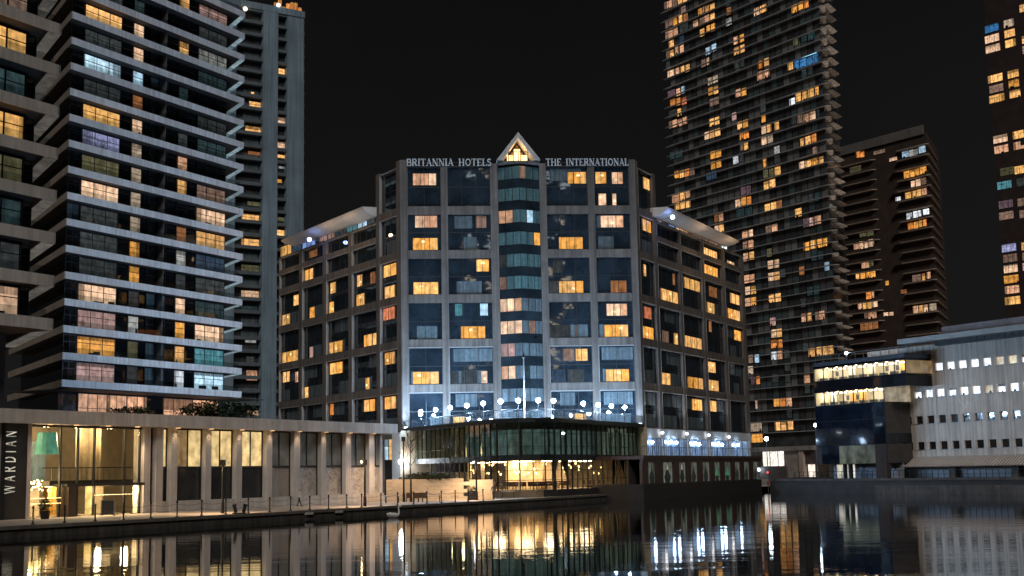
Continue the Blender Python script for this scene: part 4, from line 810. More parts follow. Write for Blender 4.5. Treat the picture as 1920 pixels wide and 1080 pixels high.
# ---- central glass prow
c0, c1 = HF.u(936.5, 520), HF.u(1015, 520); cm = (c0+c1)/2; ap = 1.5
ph = HP/2.0
prow_dark = dark_glass('prow_spandrel', (0.02, 0.028, 0.034), 0.12, 0.004, 0.4)
zp0 = HF.z(975, 338)
for f in range(12):
    zb = zp0-ph*f
    b = MB(); b.prism([(c0, 0.02), (cm, -ap), (c1, 0.02), (c1, 0.6), (c0, 0.6)], zb-ph*0.42, zb); b.build(H, 'floor_band', prow_dark, HF)
    for side in (0, 1):
        p, q = ((c0, 0.02), (cm, -ap)) if side == 0 else ((cm, -ap), (c1, 0.02))
        for j in range(3):
            s0, s1 = (j+0.06)/3.0, (j+0.94)/3.0
            a_ = Vector((p[0]+(q[0]-p[0])*s0, p[1]+(q[1]-p[1])*s0)); e_ = Vector((p[0]+(q[0]-p[0])*s1, p[1]+(q[1]-p[1])*s1))
            col = CURTT if f < 6 else CURT
            key = (f, side, j)
            PL = {(2, 0, 0): 'peach', (2, 0, 1): 'peach', (2, 1, 1): 'cool', (3, 1, 2): 'amber', (6, 0, 0): 'peachw', (6, 0, 1): 'peachw', (6, 0, 2): 'peach', (7, 0, 0): 'peachw', (7, 0, 1): 'peachw', (7, 0, 2): 'peachw', (8, 0, 0): 'pink', (8, 0, 1): 'pink', (9, 0, 0): 'peach', (9, 0, 1): 'peachw', (7, 1, 1): 'dimp', (0, 1, 0): 'dimp', (4, 0, 0): 'dimg', (5, 0, 0): 'dimp', (9, 1, 0): 'dimt'}
            if key in PL: col = LW(PL[key])
            b = MB(); n_ = Vector((-(e_-a_).y, (e_-a_).x)).normalized()*0.05
            b.prism([tuple(a_), tuple(e_), tuple(e_+n_), tuple(a_+n_)], zb+0.03, zb+ph*0.58-0.03); b.build(H, 'window', col, HF)
    b = MB(); b.prism([(c0, 0.09), (cm, -ap+0.09), (c1, 0.09), (c1, 0.6), (c0, 0.6)], zb, zb+ph*0.58); b.build(H, 'frame_band', DFRAME, HF)
# ---- gable lantern on top of the prow
gz0, gz1 = HF.z(970, 305), HF.z(970, 254); gu0, gu1 = HF.u(934, 305), HF.u(1007, 305); gm = (gu0+gu1)/2
b = MB()
for (pa, pb) in (((gu0-0.3, gz0), (gm, gz1)), ((gm, gz1), (gu1+0.3, gz0))):
    p, q = Vector(pa), Vector(pb); n = Vector((-(q-p).y, (q-p).x)).normalized()*0.42; s0 = len(b.v)
    cs = [p, q, q-Vector((0, 0.55)), p-n if pa[0] < gm else p]
    cs = [p, q, q-Vector((0, 0.75)), (p+Vector((0.8, 0)) if pa[1] < gz1 else p)] if pa[1] < gz1 else [p, q, q-Vector((0.8, 0)), p-Vector((0, 0.75))]
    b.v += [(c_.x, -2.0, c_.y) for c_ in cs]+[(c_.x, 1.2, c_.y) for c_ in cs]
    b.f += [tuple(s0+j for j in f) for f in ((0, 1, 2, 3), (7, 6, 5, 4), (0, 4, 5, 1), (1, 5, 6, 2), (2, 6, 7, 3), (3, 7, 4, 0))]; b.mi += [0]*6
b.build(H, 'gable_roof', surf('gable_white', (0.55, 0.52, 0.48), 0.6), HF)
b = MB(); b.v = [(gu0+1.0, 1.0, gz0), (gu1-1.0, 1.0, gz0), (gm, 1.0, gz1-1.1)]; b.f = [(0, 1, 2)]; b.mi = [0]
b.build(H, 'gable_back', surf('gable_wood', (0.40, 0.22, 0.09), 0.7), HF)
b = MB()
for i in range(3): b.box(gm-1.5+i*1.02, gm-0.6+i*1.02, 0.4, 0.5, gz0+0.1, gz0+1.2+(0.9 if i == 1 else 0))
b.build(H, 'gable_window', lit('gable_lit', (1.0, 0.72, 0.36), 1.6, 0.2, 0.5, sample=True), HF)
b = MB(); b.box(gm-1.9, gm+1.9, -1.2, -1.1, gz0+1.25, gz0+1.36); 
for i in (-1.4, 0, 1.4): b.box(gm+i-0.05, gm+i+0.05, -1.2, -1.1, gz0, gz0+1.25)
b.build(H, 'gable_tie', DFRAME, HF)
gl_ = bpy.data.lights.new('gable_lamp', 'POINT'); gl_.energy = 130; gl_.color = (1, 0.6, 0.25); gl_.shadow_soft_size = 0.3
go = bpy.data.objects.new('gable_lamp', gl_); COL.objects.link(go); go.parent = H; go.matrix_basis = WM[H].inverted() @ Matrix.Translation(HF.w(gm, -0.6, gz0+1.2))
bx(H, 'gable_floor', HF, gu0-0.2, gu1+0.2, -1.4, 1.3, gz0-0.4, gz0-0.05, CONC)
# ---- roof lettering
zs0 = HF.z(840, 312); sz = HF.z(840, 299)-zs0
silver = surf('silver_letters', (0.62, 0.66, 0.70), 0.35, 0.15, 2.0)
for txt, xa, xb in (('BRITANNIA HOTELS', 762, 921), ('THE INTERNATIONAL', 1023, 1178)):
    ua, ub = HF.u(xa, 305), HF.u(xb, 305)
    sg = root('roof_sign', ('row of silver serif letters on the hotel roof, ' + ('left of the lit gable' if xa < 900 else 'right of the lit gable')), 'sign', HF.w((ua+ub)/2, 0, zHT), 'roof lettering')
    lettering(sg, txt, HF.M @ Matrix.Translation((ua, -0.25, zs0+0.02)), ub-ua, sz, 0.12, silver, serif=True, gap=0.05, bold=1.15)
    fr_ = MB(); fr_.box(ua, ub, -0.22, -0.16, zs0-0.08, zs0+0.005); fr_.box(ua, ub, -0.14, -0.09, zs0+sz*0.5-0.05, zs0+sz*0.5+0.05)
    for i in range(9): fr_.box(ua+(ub-ua)*i/8-0.04, ua+(ub-ua)*i/8+0.04, -0.13, -0.05, zs0-0.4, zs0+sz*0.55)
    fr_.build(sg, 'sign_frame', DFRAME, HF)
# ---- wings
LX = [(525, 561), (567.5, 605.5), (612.5, 654), (661, 706.5), (714, 745)]
LU = [(HL.u(a, 620), HL.u(b, 620)) for a, b in LX]
RX = [(1204, 1231.5), (1237, 1277.5), (1281.5, 1319.5), (1324, 1358), (1362.5, 1393)]
RU = [(HR.u(a, 620), HR.u(b, 620)) for a, b in RX]
def wing(fr, U, near, end, x_end, low):
    pv = []
    allu = sorted([u for ab in U for u in ab]); 
    ends = [(allu[i], allu[i+1]) for i in range(1, len(allu)-1, 2)]
    far_end = (end, allu[0]) if end < 0 else (allu[-1], end)
    zroof = RT[1]+0.5
    nb = U[near]
    for a, c in ends+[far_end]:
        tall = min(abs(a-nb[0]), abs(a-nb[1]), abs(c-nb[0]), abs(c-nb[1])) < 0.01
        bx(H, 'pier', fr, a+0.003, c-0.003, -0.08, 0.7, QZ if low else 7.0, (zHT+0.2) if tall else RT[1]+0.1, CONC)
    # corner pier next to the front face
    if end < 0: bx(H, 'pier', fr, nb[1]+0.003, -0.02, -0.08, 0.7, QZ, zHT+0.9, CONC)
    else: bx(H, 'pier', fr, 0.02, nb[0]-0.003, -0.08, 0.7, QZ, zHT+0.9, CONC)
    for i, (u0, u1) in enumerate(U):
        for r in range(0, 6):
            z0, z1 = rows[r]
            if i != near and r == 0: continue
            if i != near and r == 1:
                zm = (z0+z1)/2+0.1
                hbay(fr, u0, u1, zm+0.45, z1-0.15, mid=False); hbay(fr, u0, u1, z0, zm-0.45, mid=False)
                bx(H, 'spandrel', fr, u0, u1, 0.0, 0.55, zm-0.446, zm+0.446, CONC); bx(H, 'spandrel', fr, u0, u1, 0.0, 0.55, z1-0.146, z1+0.25, CONC)
            else: hbay(fr, u0, u1, z0, z1)
            if r < 5: bx(H, 'spandrel', fr, u0, u1, 0.0, 0.55, z0-(HP-BH)+0.004, z0-0.004, CONC)
            elif low: bx(H, 'spandrel', fr, u0, u1, 0.0, 0.55, z0-1.3, z0-0.004, CONC)
        if i == near: bx(H, 'parapet', fr, u0, u1, 0.0, 0.5, zHT-0.146, zHT+0.05, DFRAME)
wing(HL, LU, 4, uLe, 523, True)
wing(HR, RU, 0, uRe, 1404, True)
# ---- penthouse strips and sweeping white canopies on the wings
can = surf('canopy_render', (0.62, 0.53, 0.45), 0.7, 0.1, 0.5)
def canopy(fr, ua, ub, zA, zB, hA, hB, far_over):
    b = MB(); prof = lambda zt, h: [(-2.4, zt), (-2.3, zt-0.25*h), (-1.7, zt-0.6*h), (-0.5, zt-0.9*h), (1.2, zt-h), (3.0, zt-h), (3.0, zt), (0, zt+0.1)]
    n = 8; s0 = len(b.v)
    for i in range(n+1):
        s = i/n; u = ua+(ub-ua)*s
        for v, z in prof(zA+(zB-zA)*s, hA+(hB-hA)*s): b.v.append((u, v, z))
    for i in range(n):
        for j in range(8):
            b.f.append((i*8+j, (i+1)*8+j, (i+1)*8+(j+1) % 8, i*8+(j+1) % 8)); b.mi.append(0)
    b.f += [tuple(range(8)), tuple(n*8+j for j in range(8))[::-1]]; b.mi += [0, 0]
    b.build(H, 'canopy', can, fr)
zcL0, zcL1 = HL.z(705, 377, -2.4), HL.z(528, 450, -2.4)
canopy(HL, uLt+0.25, HL.u(527, 450, -2.4), zcL0, zcL1, 1.35, 0.85, 0)
zcR0, zcR1 = HR.z(1232, 379, -2.4), HR.z(1385, 451, -2.4)
canopy(HR, uRt-0.25, HR.u(1386, 452, -2.4), zcR0, zcR1, 1.35, 0.85, 0)
bluew = lit('blue_white_strip', (0.25, 0.40, 0.85), 0.7, 0.5, 1.5, sample=True)
def pent(fr, xs, ys, cols, uin):
    for (xa, xb), c in zip(xs, cols):
        ya = ys((xa+xb)/2)
        ua, ub = fr.u(xa, ya, 0.35), fr.u(xb, ya, 0.35)
        win(H, fr, 0.35, min(ua, ub), max(ua, ub), RT[1]+0.3, RT[1]+2.0, c, max(1, int(abs(ub-ua)/1.3)), tr=False)
yl = lambda x: 417+(706-x)*0.33
pent(HL, [(690, 703), (672, 689), (652, 671), (630, 651), (615, 629), (600, 614), (568, 592), (549, 566), (527, 547)], yl, ['dimt', 'cool', 'teal', 'dimt', 'dimp', 'pink', bluew, 'dimb', 'yellow'], 0)
yr = lambda x: 411+(x-1232)*0.36
pent(HR, [(1231, 1239), (1240, 1252), (1253, 1263), (1265, 1280), (1281, 1296), (1297, 1320), (1321, 1345), (1350, 1362)], yr, ['peachw', 'dimg', bluew, 'peachw', 'peach', 'dimp', 'dimp', 'white'], 0)
for fr, x, y in ((HL, 580, 449), (HR, 1261, 407)):
    uu, zz = fr.px(x, y, -2.75); b = MB(); b.lathe((uu, -2.75, zz), ball(0.32, 8), 12); o = b.build(H, 'floodlight', glow('flood_blue', (0.22, 0.38, 1.0), 26.0), fr); b = MB(); b.tube((uu, -2.4, zz-0.05), (uu, 0.3, zz-0.2), 0.05, n=5); b.build(o, 'bracket', METAL, fr)
# unseen warm lamps, added in the air before the wings to wash the canopies
for fr, x in ((HL, 680), (HL, 640), (HL, 545), (HR, 1290), (HR, 1345)):
    y = yl(x) if fr is HL else yr(x); uu = fr.u(x, y, 0.2)
    pl = bpy.data.lights.new('added_canopy_lamp', 'POINT'); pl.energy = 170; pl.color = (1, 0.72, 0.45); pl.shadow_soft_size = 0.3
    po = bpy.data.objects.new('added_canopy_lamp', pl); COL.objects.link(po); po.parent = H; po.matrix_basis = WM[H].inverted() @ Matrix.Translation(fr.w(uu, -4.2, RT[1]-0.6))
# ---- lit curtains read from the photograph, hung in the bay they fall in
HLIT_F = [(774, 327, 818, 349, 'peach', 3), (778, 403, 820, 427, 'peachw', 3), (774, 445, 821, 468, 'amber', 3), (775, 528, 822, 551, 'amber', 3), (774, 697, 823, 720, 'amber', 3), (892, 405, 912, 427, 'dimp', 2), (893, 486, 917, 509, 'amber', 2), (864, 613, 910, 635, 'amber', 3), (853, 571, 867, 588, 'teal', 1), (900, 570, 915, 590, 'cool', 1), (902, 696, 914, 720, 'peachw', 1),
 (1064, 322, 1101, 344, 'amber', 3), (1048, 447, 1093, 469, 'amber', 3), (1048, 528, 1094, 550, 'amber', 3), (1079, 654, 1102, 676, 'warm', 2), (1030, 528, 1047, 548, 'dimg', 1), (1116, 322, 1137, 344, 'amber', 2), (1147, 322, 1168, 345, 'peach', 2), (1122, 366, 1137, 385, 'peachw', 1), (1148, 366, 1156, 384, 'peach', 1), (1126, 404, 1169, 426, 'peach', 3), (1145, 529, 1175, 550, 'dimo', 2), (1137, 570, 1176, 591, 'peach', 3), (1133, 611, 1178, 633, 'amber', 3), (1136, 697, 1180, 719, 'amber', 3),
 (843, 697, 860, 719, 'dimg', 1), (865, 697, 895, 719, 'dimg', 2), (1036, 696, 1060, 718, 'dimb', 2), (1065, 698, 1095, 718, 'dimg', 2), (1055, 654, 1077, 676, 'dimp', 1), (1032, 613, 1070, 634, 'dimg', 2), (1078, 611, 1082, 632, 'dimp', 1), (1037, 492, 1055, 508, 'dimg', 1)]
HLIT_L = [(568, 505, 587, 525, 'amber', 2), (550, 555, 560, 571, 'warm', 1), (529, 590, 543, 611, 'amber', 2), (580, 579, 590, 599, 'warm', 1), (619, 530, 629, 549, 'amber', 1), (617, 567, 626, 587, 'amber', 1), (669, 517, 679, 535, 'amber', 1), (668, 551, 683, 575, 'warm', 2), (719, 494, 743, 519, 'amber', 2), (721, 537, 740, 560, 'amber', 2), (716, 576, 740, 600, 'red', 2), (529, 656, 558, 679, 'yellow', 3), (617, 640, 642, 664, 'yellow', 3), (682, 626, 706, 650, 'yellow', 3), (580, 654, 587, 668, 'pink', 1),
 (530, 696, 543, 717, 'yellow', 2), (618, 679, 642, 701, 'yellow', 2), (721, 660, 740, 683, 'warm', 2), (685, 711, 693, 731, 'amber', 1), (569, 726, 578, 746, 'amber', 1), (618, 757, 626, 778, 'orange', 1), (682, 748, 703, 772, 'warm', 2), (721, 743, 742, 767, 'warm', 2), (579, 470, 595, 481, 'dimo', 1), (694, 516, 704, 536, 'dimo', 1), (553, 702, 559, 716, 'peach', 1)]
HLIT_R = [(1207, 333, 1221, 357, 'warm', 2), (1205, 411, 1222, 436, 'warm', 2), (1320, 468, 1345, 487, 'amber', 3), (1317, 498, 1346, 518, 'amber', 3), (1364, 492, 1378, 507, 'peach', 1), (1207, 500, 1212, 516, 'amber', 1), (1261, 514, 1266, 533, 'dimo', 1), (1240, 547, 1272, 569, 'yellow', 3), (1283, 521, 1313, 546, 'warm', 3), (1326, 569, 1340, 591, 'yellow', 2), (1370, 551, 1388, 573, 'amber', 2), (1365, 583, 1388, 603, 'yellow', 2),
 (1208, 576, 1222, 597, 'red', 2), (1206, 615, 1226, 637, 'amber', 2), (1264, 626, 1272, 648, 'amber', 1), (1242, 626, 1255, 646, 'dimp', 2), (1285, 633, 1316, 658, 'yellow', 3), (1329, 604, 1335, 620, 'dimo', 1), (1377, 621, 1390, 637, 'amber', 1), (1241, 701, 1258, 722, 'warm', 2), (1290, 712, 1319, 735, 'yellow', 3), (1328, 678, 1342, 699, 'yellow', 2), (1329, 715, 1348, 736, 'warm', 2), (1298, 749, 1317, 769, 'yellow', 2), (1332, 751, 1344, 772, 'warm', 1), (1330, 545, 1345, 560, 'dimo', 1), (1368, 680, 1378, 700, 'dimg', 1)]
def hang(fr, L_):
    for x0, y0, x1, y1, c, n in L_:
        ua, zc_ = fr.px((x0+x1)/2, (y0+y1)/2, 0.3)
        best = [q for q in BAYREC if q[0] is fr and q[1]-0.4 <= ua <= q[2]+0.4 and q[3]-0.5 <= zc_ <= q[4]+0.5]
        if not best: continue
        _, b0, b1, bz0, bz1, rec, w_ = min(best, key=lambda q: abs((q[3]+q[4])/2-zc_))
        u0, u1 = fr.u(x0, (y0+y1)/2, 0.3), fr.u(x1, (y0+y1)/2, 0.3)
        u0, u1 = max(u0, b0+0.1), min(u1, b1-0.1)
        hh = 1.72 if (y1-y0) > 13 else 1.1
        if bz1-bz0 > 3.5: zc_ = (bz0+0.12+hh/2) if zc_ < (bz0+bz1)/2 else min(max(zc_, (bz0+bz1)/2+0.3+hh/2), bz1-0.12-hh/2)
        z0, z1 = max(zc_-hh/2, bz0+0.11), min(zc_+hh/2, bz1-0.11)
        if u1-u0 < 0.2: continue
        key = ('curt', round(u1-u0, 2), round(z1-z0, 2), c, n, FURN.randrange(4))
        if key not in BOXC:             # pleated curtain: a real wavy sheet, panels parted by mullions
            b = MB(); W_ = u1-u0; m_ = max(6, int(W_*9)); 
            for i in range(m_):
                xa, xb = -W_/2+W_*i/m_, -W_/2+W_*(i+1)/m_
                va, vb = 0.02*math.sin(i*2.1), 0.02*math.sin((i+1)*2.1)
                b.quad((xa, va, -(z1-z0)/2), (xb, vb, -(z1-z0)/2), (xb, vb, (z1-z0)/2), (xa, va, (z1-z0)/2))
            kin = {'amber': ['amber', 'amber', 'warm', 'yellow'], 'yellow': ['yellow', 'amber', 'warm'], 'warm': ['warm', 'yellow', 'amber'], 'peach': ['peach', 'peachw'], 'peachw': ['peachw', 'peach']}.get(c, [c])
            cs = [FURN.choice(kin) for _ in range(n)]; b.mi = [min(n-1, int(i*n/m_)) for i in range(m_)]
            BOXC[key] = b.mesh([LW(q) for q in cs])
        put(w_, 'curtain', BOXC[key], fr.M @ Matrix.Translation(((u0+u1)/2, rec-0.022, (z0+z1)/2)))
        fb = MB(); W_ = u1-u0
        for i in range(n+1): 
            x = -W_/2+W_*i/n; fb.box(x-0.035, x+0.035, -0.02, 0.02, -(z1-z0)/2, (z1-z0)/2)
        fb.box(-W_/2, W_/2, -0.018, 0.018, (z1-z0)/2-0.03, (z1-z0)/2+0.05)
        k2 = ('cfr', round(W_, 2), round(z1-z0, 2), n)
        if k2 not in BOXC: BOXC[k2] = fb.mesh(DFRAME)
        if c in ('amber', 'warm', 'yellow', 'peachw', 'peach') and FURN.random() < 0.7:      # flat glowing disc added for the lamp-bright core of a curtain
            lw2 = 0.3 if W_ > 1.2 else 0.2; la = u0+(u1-u0)*FURN.uniform(0.25, 0.75); lz = z0+(z1-z0)*FURN.choice((0.35, 0.7))
            lmp = MB(); lmp.lathe((0, 0, 0), [(lw2*0.8, -0.16), (lw2, -0.1), (lw2*0.6, 0.18)], 10); kk = ('lamp', lw2)
            if kk not in BOXC: BOXC[kk] = lmp.mesh(lit('curtain_lamp_glow', (1.0, 0.78, 0.40), 1.5, 0.1, 1.0))
            put(w_, 'lamp', BOXC[kk], fr.M @ Matrix.Translation((la, rec-0.05, lz)) @ Matrix.Diagonal((1, 0.1, 1, 1)))
        put(w_, 'mullion', BOXC[k2], fr.M @ Matrix.Translation(((u0+u1)/2, rec-0.065, (z0+z1)/2)))
hang(HF, HLIT_F); hang(HL, HLIT_L); hang(HR, HLIT_R)
# unlit drapes behind some of the remaining glass
dr = random.Random(11)
for fr, u0, u1, z0, z1, rec, o in BAYREC:
    if z1-z0 < 3.5: continue
    low = z0 < zTer+8
    for h_ in (0, 1):
        if dr.random() < (0.75 if low else 0.25):
            w_ = dr.uniform(0.3, 0.9)*(u1-u0); a_ = u0+dr.uniform(0.05, 0.95)*(u1-u0-w_)
            zz = z0+0.12 if h_ == 0 else z1-2.0
            bx(o, 'drape', fr, a_, a_+w_, rec-0.006, rec-0.002, zz, zz+1.8, CURT)
# ---- left foot of the hotel: white washed pier, small window, floodlight
bx(H, 'foot_pier', HL, HL.u(739, 840), -0.05, -0.35, -0.081, QZ, zTer-0.4, surf('white_render', (0.60, 0.62, 0.65), 0.8, 0.08))
win(H, HL, -0.05, HL.u(722.5, 845), HL.u(730, 845), HL.z(728, 862), HL.z(728, 824), 'cyan', 1)
win(H, HL, -0.05, HL.u(731, 845), HL.u(738, 845), HL.z(728, 862), HL.z(728, 824), 'warm', 1)
b = MB(); q = HL.px(751, 866, -1.8); b.lathe((q[0], -1.8, q[1]), ball(0.26, 8), 12); b.build(H, 'floodlight', glow('flood_white', (0.85, 0.93, 1.0), 330.0), HL)
# ---- right wing foot: pale lit band, blue conservatory strip and up-lights
zq1 = HR.z(1300, 806.5); zq0 = HR.z(1300, 824); zqb = HR.z(1300, 846)
uq0, uq1 = HR.u(1205, 815), HR.u(1405, 830)
bx(H, 'pale_band', HR, uq0, uq1, -0.25, -0.09, zq0, zq1-0.1, surf('white_render', (0.60, 0.62, 0.65), 0.8, 0.08))
bcol = lit('blue_conservatory', (0.30, 0.45, 0.72), 0.5, 0.5, 1.0, sample=True)
for (xa, xb) in ((1212, 1237), (1242.5, 1285), (1290, 1325), (1331, 1364), (1369, 1400)):
    win(H, HR, -0.1, HR.u(xa, 834), HR.u(xb, 834), zqb-1.0, zq0-0.05, bcol, 3, tr=False)
for x in (1240, 1287.5, 1328, 1366.5, 1402):
    bx(H, 'pilaster', HR, HR.u(x, 834)-0.35, HR.u(x, 834)+0.35, -0.4, -0.11, zqb-2.0, zq0, surf('white_render', (0.60, 0.62, 0.65), 0.8, 0.08))
for x, y in ((1242, 811), (1288, 813), (1329, 815.5), (1367, 819)):
    uu, zz = HR.px(x, y, -0.75); b = MB(); b.lathe((uu, -0.75, zz), [(0.05, -0.2), (0.2, -0.16), (0.2, 0.1), (0.05, 0.14)], 10); b.build(H, 'uplight', glow('uplight_white', (0.95, 0.95, 1.0), 8.0), HR)
    sp = bpy.data.lights.new('uplight', 'SPOT'); sp.energy = 900; sp.spot_size = R(75); sp.spot_blend = 0.7; sp.color = (0.93, 0.93, 1.0); sp.shadow_soft_size = 0.15
    so = bpy.data.objects.new('uplight_lamp', sp); COL.objects.link(so); so.parent = H
    so.matrix_basis = WM[H].inverted() @ Matrix.Translation(HR.w(uu, -0.95, zz+0.3)) @ Matrix.Rotation(R(180), 4, 'X')
for x, y in ((1223, 829), (1258, 828.5), (1268, 830), (1303, 830.5), (1311, 833), (1347, 832), (1354, 834), (1384, 834)):
    uu, zz = HR.px(x, y, -0.6); b = MB(); b.lathe((uu, -0.6, zz), ball(0.22, 8), 12); b.build(H, 'globe_light', glow('globe_blue_white', (0.55, 0.76, 1.0), 70.0), HR)
b = MB()
CONSV = 8.0; uc0, uc1 = HR.u(1206, 880, -8.0), HR.u(1425, 880, -8.0)
for i in range(70): b.box(uc0+(uc1-uc0)*i/69-0.025, uc0+(uc1-uc0)*i/69+0.025, -7.98, -7.94, zqb-0.9, zqb+0.15)
b.box(uc0, uc1, -7.99, -7.93, zqb+0.15, zqb+0.22)
CONSV = 8.0
b.build(H, 'roof_railing', BLACKM, HR)
# ---- brown conservatory with arched curtained windows on the water (right)
brown = surf('maroon_timber', (0.075, 0.042, 0.034), 0.7, 0.2, 0.6)
bx(H, 'conservatory_roof', HR, uc0-0.3, uc1+0.3, -CONSV-0.2, -0.26, zqb-1.4, zqb-0.92, brown)
zcb = HR.z(1330, 903, -CONSV); zct = HR.z(1330, 866, -CONSV)
bx(H, 'conservatory_base', HR, uc0-0.3, uc1+0.2, -CONSV-0.1, -0.3, -1.0, zcb, surf('dark_base', (0.03, 0.026, 0.024), 0.8))
bx(H, 'conservatory_back', HR, uc0, uc1, -CONSV+2.0, -CONSV+2.2, zcb, zqb-1.41, surf('dark_room', (0.05, 0.035, 0.03), 0.9))
bx(H, 'conservatory_eave', HR, uc0-0.3, uc1+0.25, -CONSV-0.12, -CONSV+0.3, zct, zqb-1.404, brown)
xs = [1209, 1235, 1268, 1290, 1312, 1335, 1354, 1374, 1391, 1408, 1425]
drape = surf('pale_drape', (0.42, 0.44, 0.40), 0.8, 0.3, 1.0, streak=0.4)
for i in range(len(xs)-1):
    ua, ub = HR.u(xs[i], 880, -CONSV), HR.u(xs[i+1], 880, -CONSV); w_ = ub-ua
    bx(H, 'conservatory_pier', HR, ua-0.22*w_, ua+0.22*w_, -CONSV-0.08, -CONSV+0.3, zcb, zct-0.003, brown)
    o = bx(H, 'conservatory_window', HR, ua+0.22*w_, ub-0.22*w_, -CONSV+0.1, -CONSV+0.14, zcb, zct-0.01, dark_glass('conservatory_glass', (0.06, 0.085, 0.08), 0.1, 0.01, 0.8))
    for sd in (0, 1):                    # tied back curtains
        b = MB(); e0 = ua+0.22*w_ if sd == 0 else ub-0.22*w_; sg = 1 if sd == 0 else -1; zz = [zct-0.05, zct-1.0, zct-1.9, zcb+0.1]; ww = [0.5, 0.42, 0.16, 0.28]
        for j in range(3): b.quad((e0, -CONSV+0.05, zz[j+1]), (e0+sg*ww[j+1]*w_*0.56, -CONSV+0.04, zz[j+1]), (e0+sg*ww[j]*w_*0.56, -CONSV+0.04, zz[j]), (e0, -CONSV+0.05, zz[j]))
        b.build(o, 'curtain', lit('conserv_curtain_lit', (0.24, 0.27, 0.22), 0.35, 0.6, 2.0), HR)
    if i in (1, 2): bx(o, 'lit_pane', HR, ua+0.3*w_, ub-0.3*w_, -CONSV+0.06, -CONSV+0.09, zct-1.0, zct-0.2, LW('pgrey'))
    if i in (5, 6): bx(o, 'lit_pane', HR, ua+0.3*w_, ub-0.3*w_, -CONSV+0.06, -CONSV+0.09, zcb+0.8, zct-0.4, lit('green_pane', (0.06, 0.30, 0.16), 0.5, 0.4, 1.5))
# ================================================================== GLASS PAVILION WITH ROOF TERRACE
A0 = Vector(at_depth(760, 187.5)); A1 = Vector(at_depth(985, 157.0)); A2 = Vector(at_depth(1204, 186.0))
VX = Vector(at_depth(987, 153.5)); FIL = 4.5          # prow plan: two straight sides meeting in a rounded nose
_dl, _dr = (VX-A0).normalized(), (A2-VX).normalized()
_half = math.acos(max(-1, min(1, (-_dl).dot(_dr))))/2; _tl = FIL/math.tan(_half)
_c = VX+((-_dl+_dr).normalized())*(FIL/math.sin(_half))
_PL = [A0, VX-_dl*_tl]
_q0, _q1 = (VX-_dl*_tl)-_c, (VX+_dr*_tl)-_c
_b0 = math.atan2(_q0.y, _q0.x); _b1 = math.atan2(_q1.y, _q1.x)
if _b1 < _b0: _b1 += 2*math.pi
for _i in range(1, 12): _PL.append(_c+Vector((math.cos(_b0+(_b1-_b0)*_i/12), math.sin(_b0+(_b1-_b0)*_i/12)))*FIL)
_PL += [VX+_dr*_tl, A2]
_LN = [0.0]
for _i in range(len(_PL)-1): _LN.append(_LN[-1]+(_PL[_i+1]-_PL[_i]).length)
def arcpt(s, r=0.0):           # s 0..1 from left end to right end, r outwards
    L_ = s*_LN[-1]
    for i in range(len(_PL)-1):
        if L_ <= _LN[i+1] or i == len(_PL)-2: break
    k = (L_-_LN[i])/max(1e-6, _LN[i+1]-_LN[i]); d = (_PL[i+1]-_PL[i]).normalized()
    def nrm(j): e = (_PL[min(j+1, len(_PL)-1)]-_PL[max(j-1, 0)]).normalized(); return Vector((e.y, -e.x))
    n = Vector((d.y, -d.x)) if (i == 0 or i == len(_PL)-2) else (nrm(i).lerp(nrm(i+1), k)).normalized()
    return _PL[i]+(_PL[i+1]-_PL[i])*k+n*r
def s_at(px, r=0.0):
    lo, hi = 0.0, 1.0; d = ray(px, hor(px)); k = d.x/d.y
    for _ in range(40):
        m = (lo+hi)/2; p = arcpt(m, r)
        if p.x/p.y < k: lo = m
        else: hi = m
    return (lo+hi)/2
pav = root('glass_pavilion', 'curved two storey glass pavilion with lit restaurant below the hotel terrace', 'pavilion', (*arcpt(0.5, -8), QZ))
NF = 14; FZ0, FZ1, MZ0, MZ1 = 1.58, 9.55, 5.05, 5.72
SS = [i/NF for i in range(NF+1)]
pg = clear_glass('pavilion_glass', (0.72, 0.80, 0.77), 0.9)
pgl = clear_glass('pavilion_lower_glass', (0.90, 0.90, 0.86), 0.8)
pfr = surf('green_black_frame', (0.012, 0.018, 0.017), 0.5)
def arc_band(parent, name, s0, s1, r0, r1, z0, z1, mat, n=1):
    b = MB()
    for i in range(n):
        a, c = s0+(s1-s0)*i/n, s0+(s1-s0)*(i+1)/n
        b.prism([tuple(arcpt(a, r1)), tuple(arcpt(c, r1)), tuple(arcpt(c, r0)), tuple(arcpt(a, r0))], z0, z1)
    return b.build(parent, name, mat)
arc_band(pav, 'roof_fascia', 0, 1, -1.2, 0.5, FZ1, FZ1+0.5, pfr, 36)
arc_band(pav, 'floor_band', 0.02, 1, -0.8, 0.06, MZ0, MZ1, pfr, 36)
deck = MB(); deck.prism([tuple(arcpt(i/36, -1.1)) for i in range(37)]+[plan(HF, uHR, 0.4), plan(HF, 0, 0.4)], FZ1+0.1, FZ1+0.4); deck.build(pav, 'terrace_deck', surf('deck', (0.20, 0.18, 0.17), 0.8))
fl = MB(); fl.prism([tuple(arcpt(i/36, -0.81)) for i in range(37)]+[plan(HF, uHR, 0.4), plan(HF, 0, 0.4)], MZ0+0.1, MZ1-0.1); fl.build(pav, 'upper_floor', surf('upper_floor', (0.12, 0.09, 0.07), 0.8))
fl = MB(); fl.prism([tuple(arcpt(i/36, -0.1)) for i in range(37)]+[plan(HF, uHR, 0.4), plan(HF, 0, 0.4)], QZ+0.004, FZ0); fl.build(pav, 'restaurant_floor', surf('restaurant_floor', (0.30, 0.22, 0.14), 0.4))
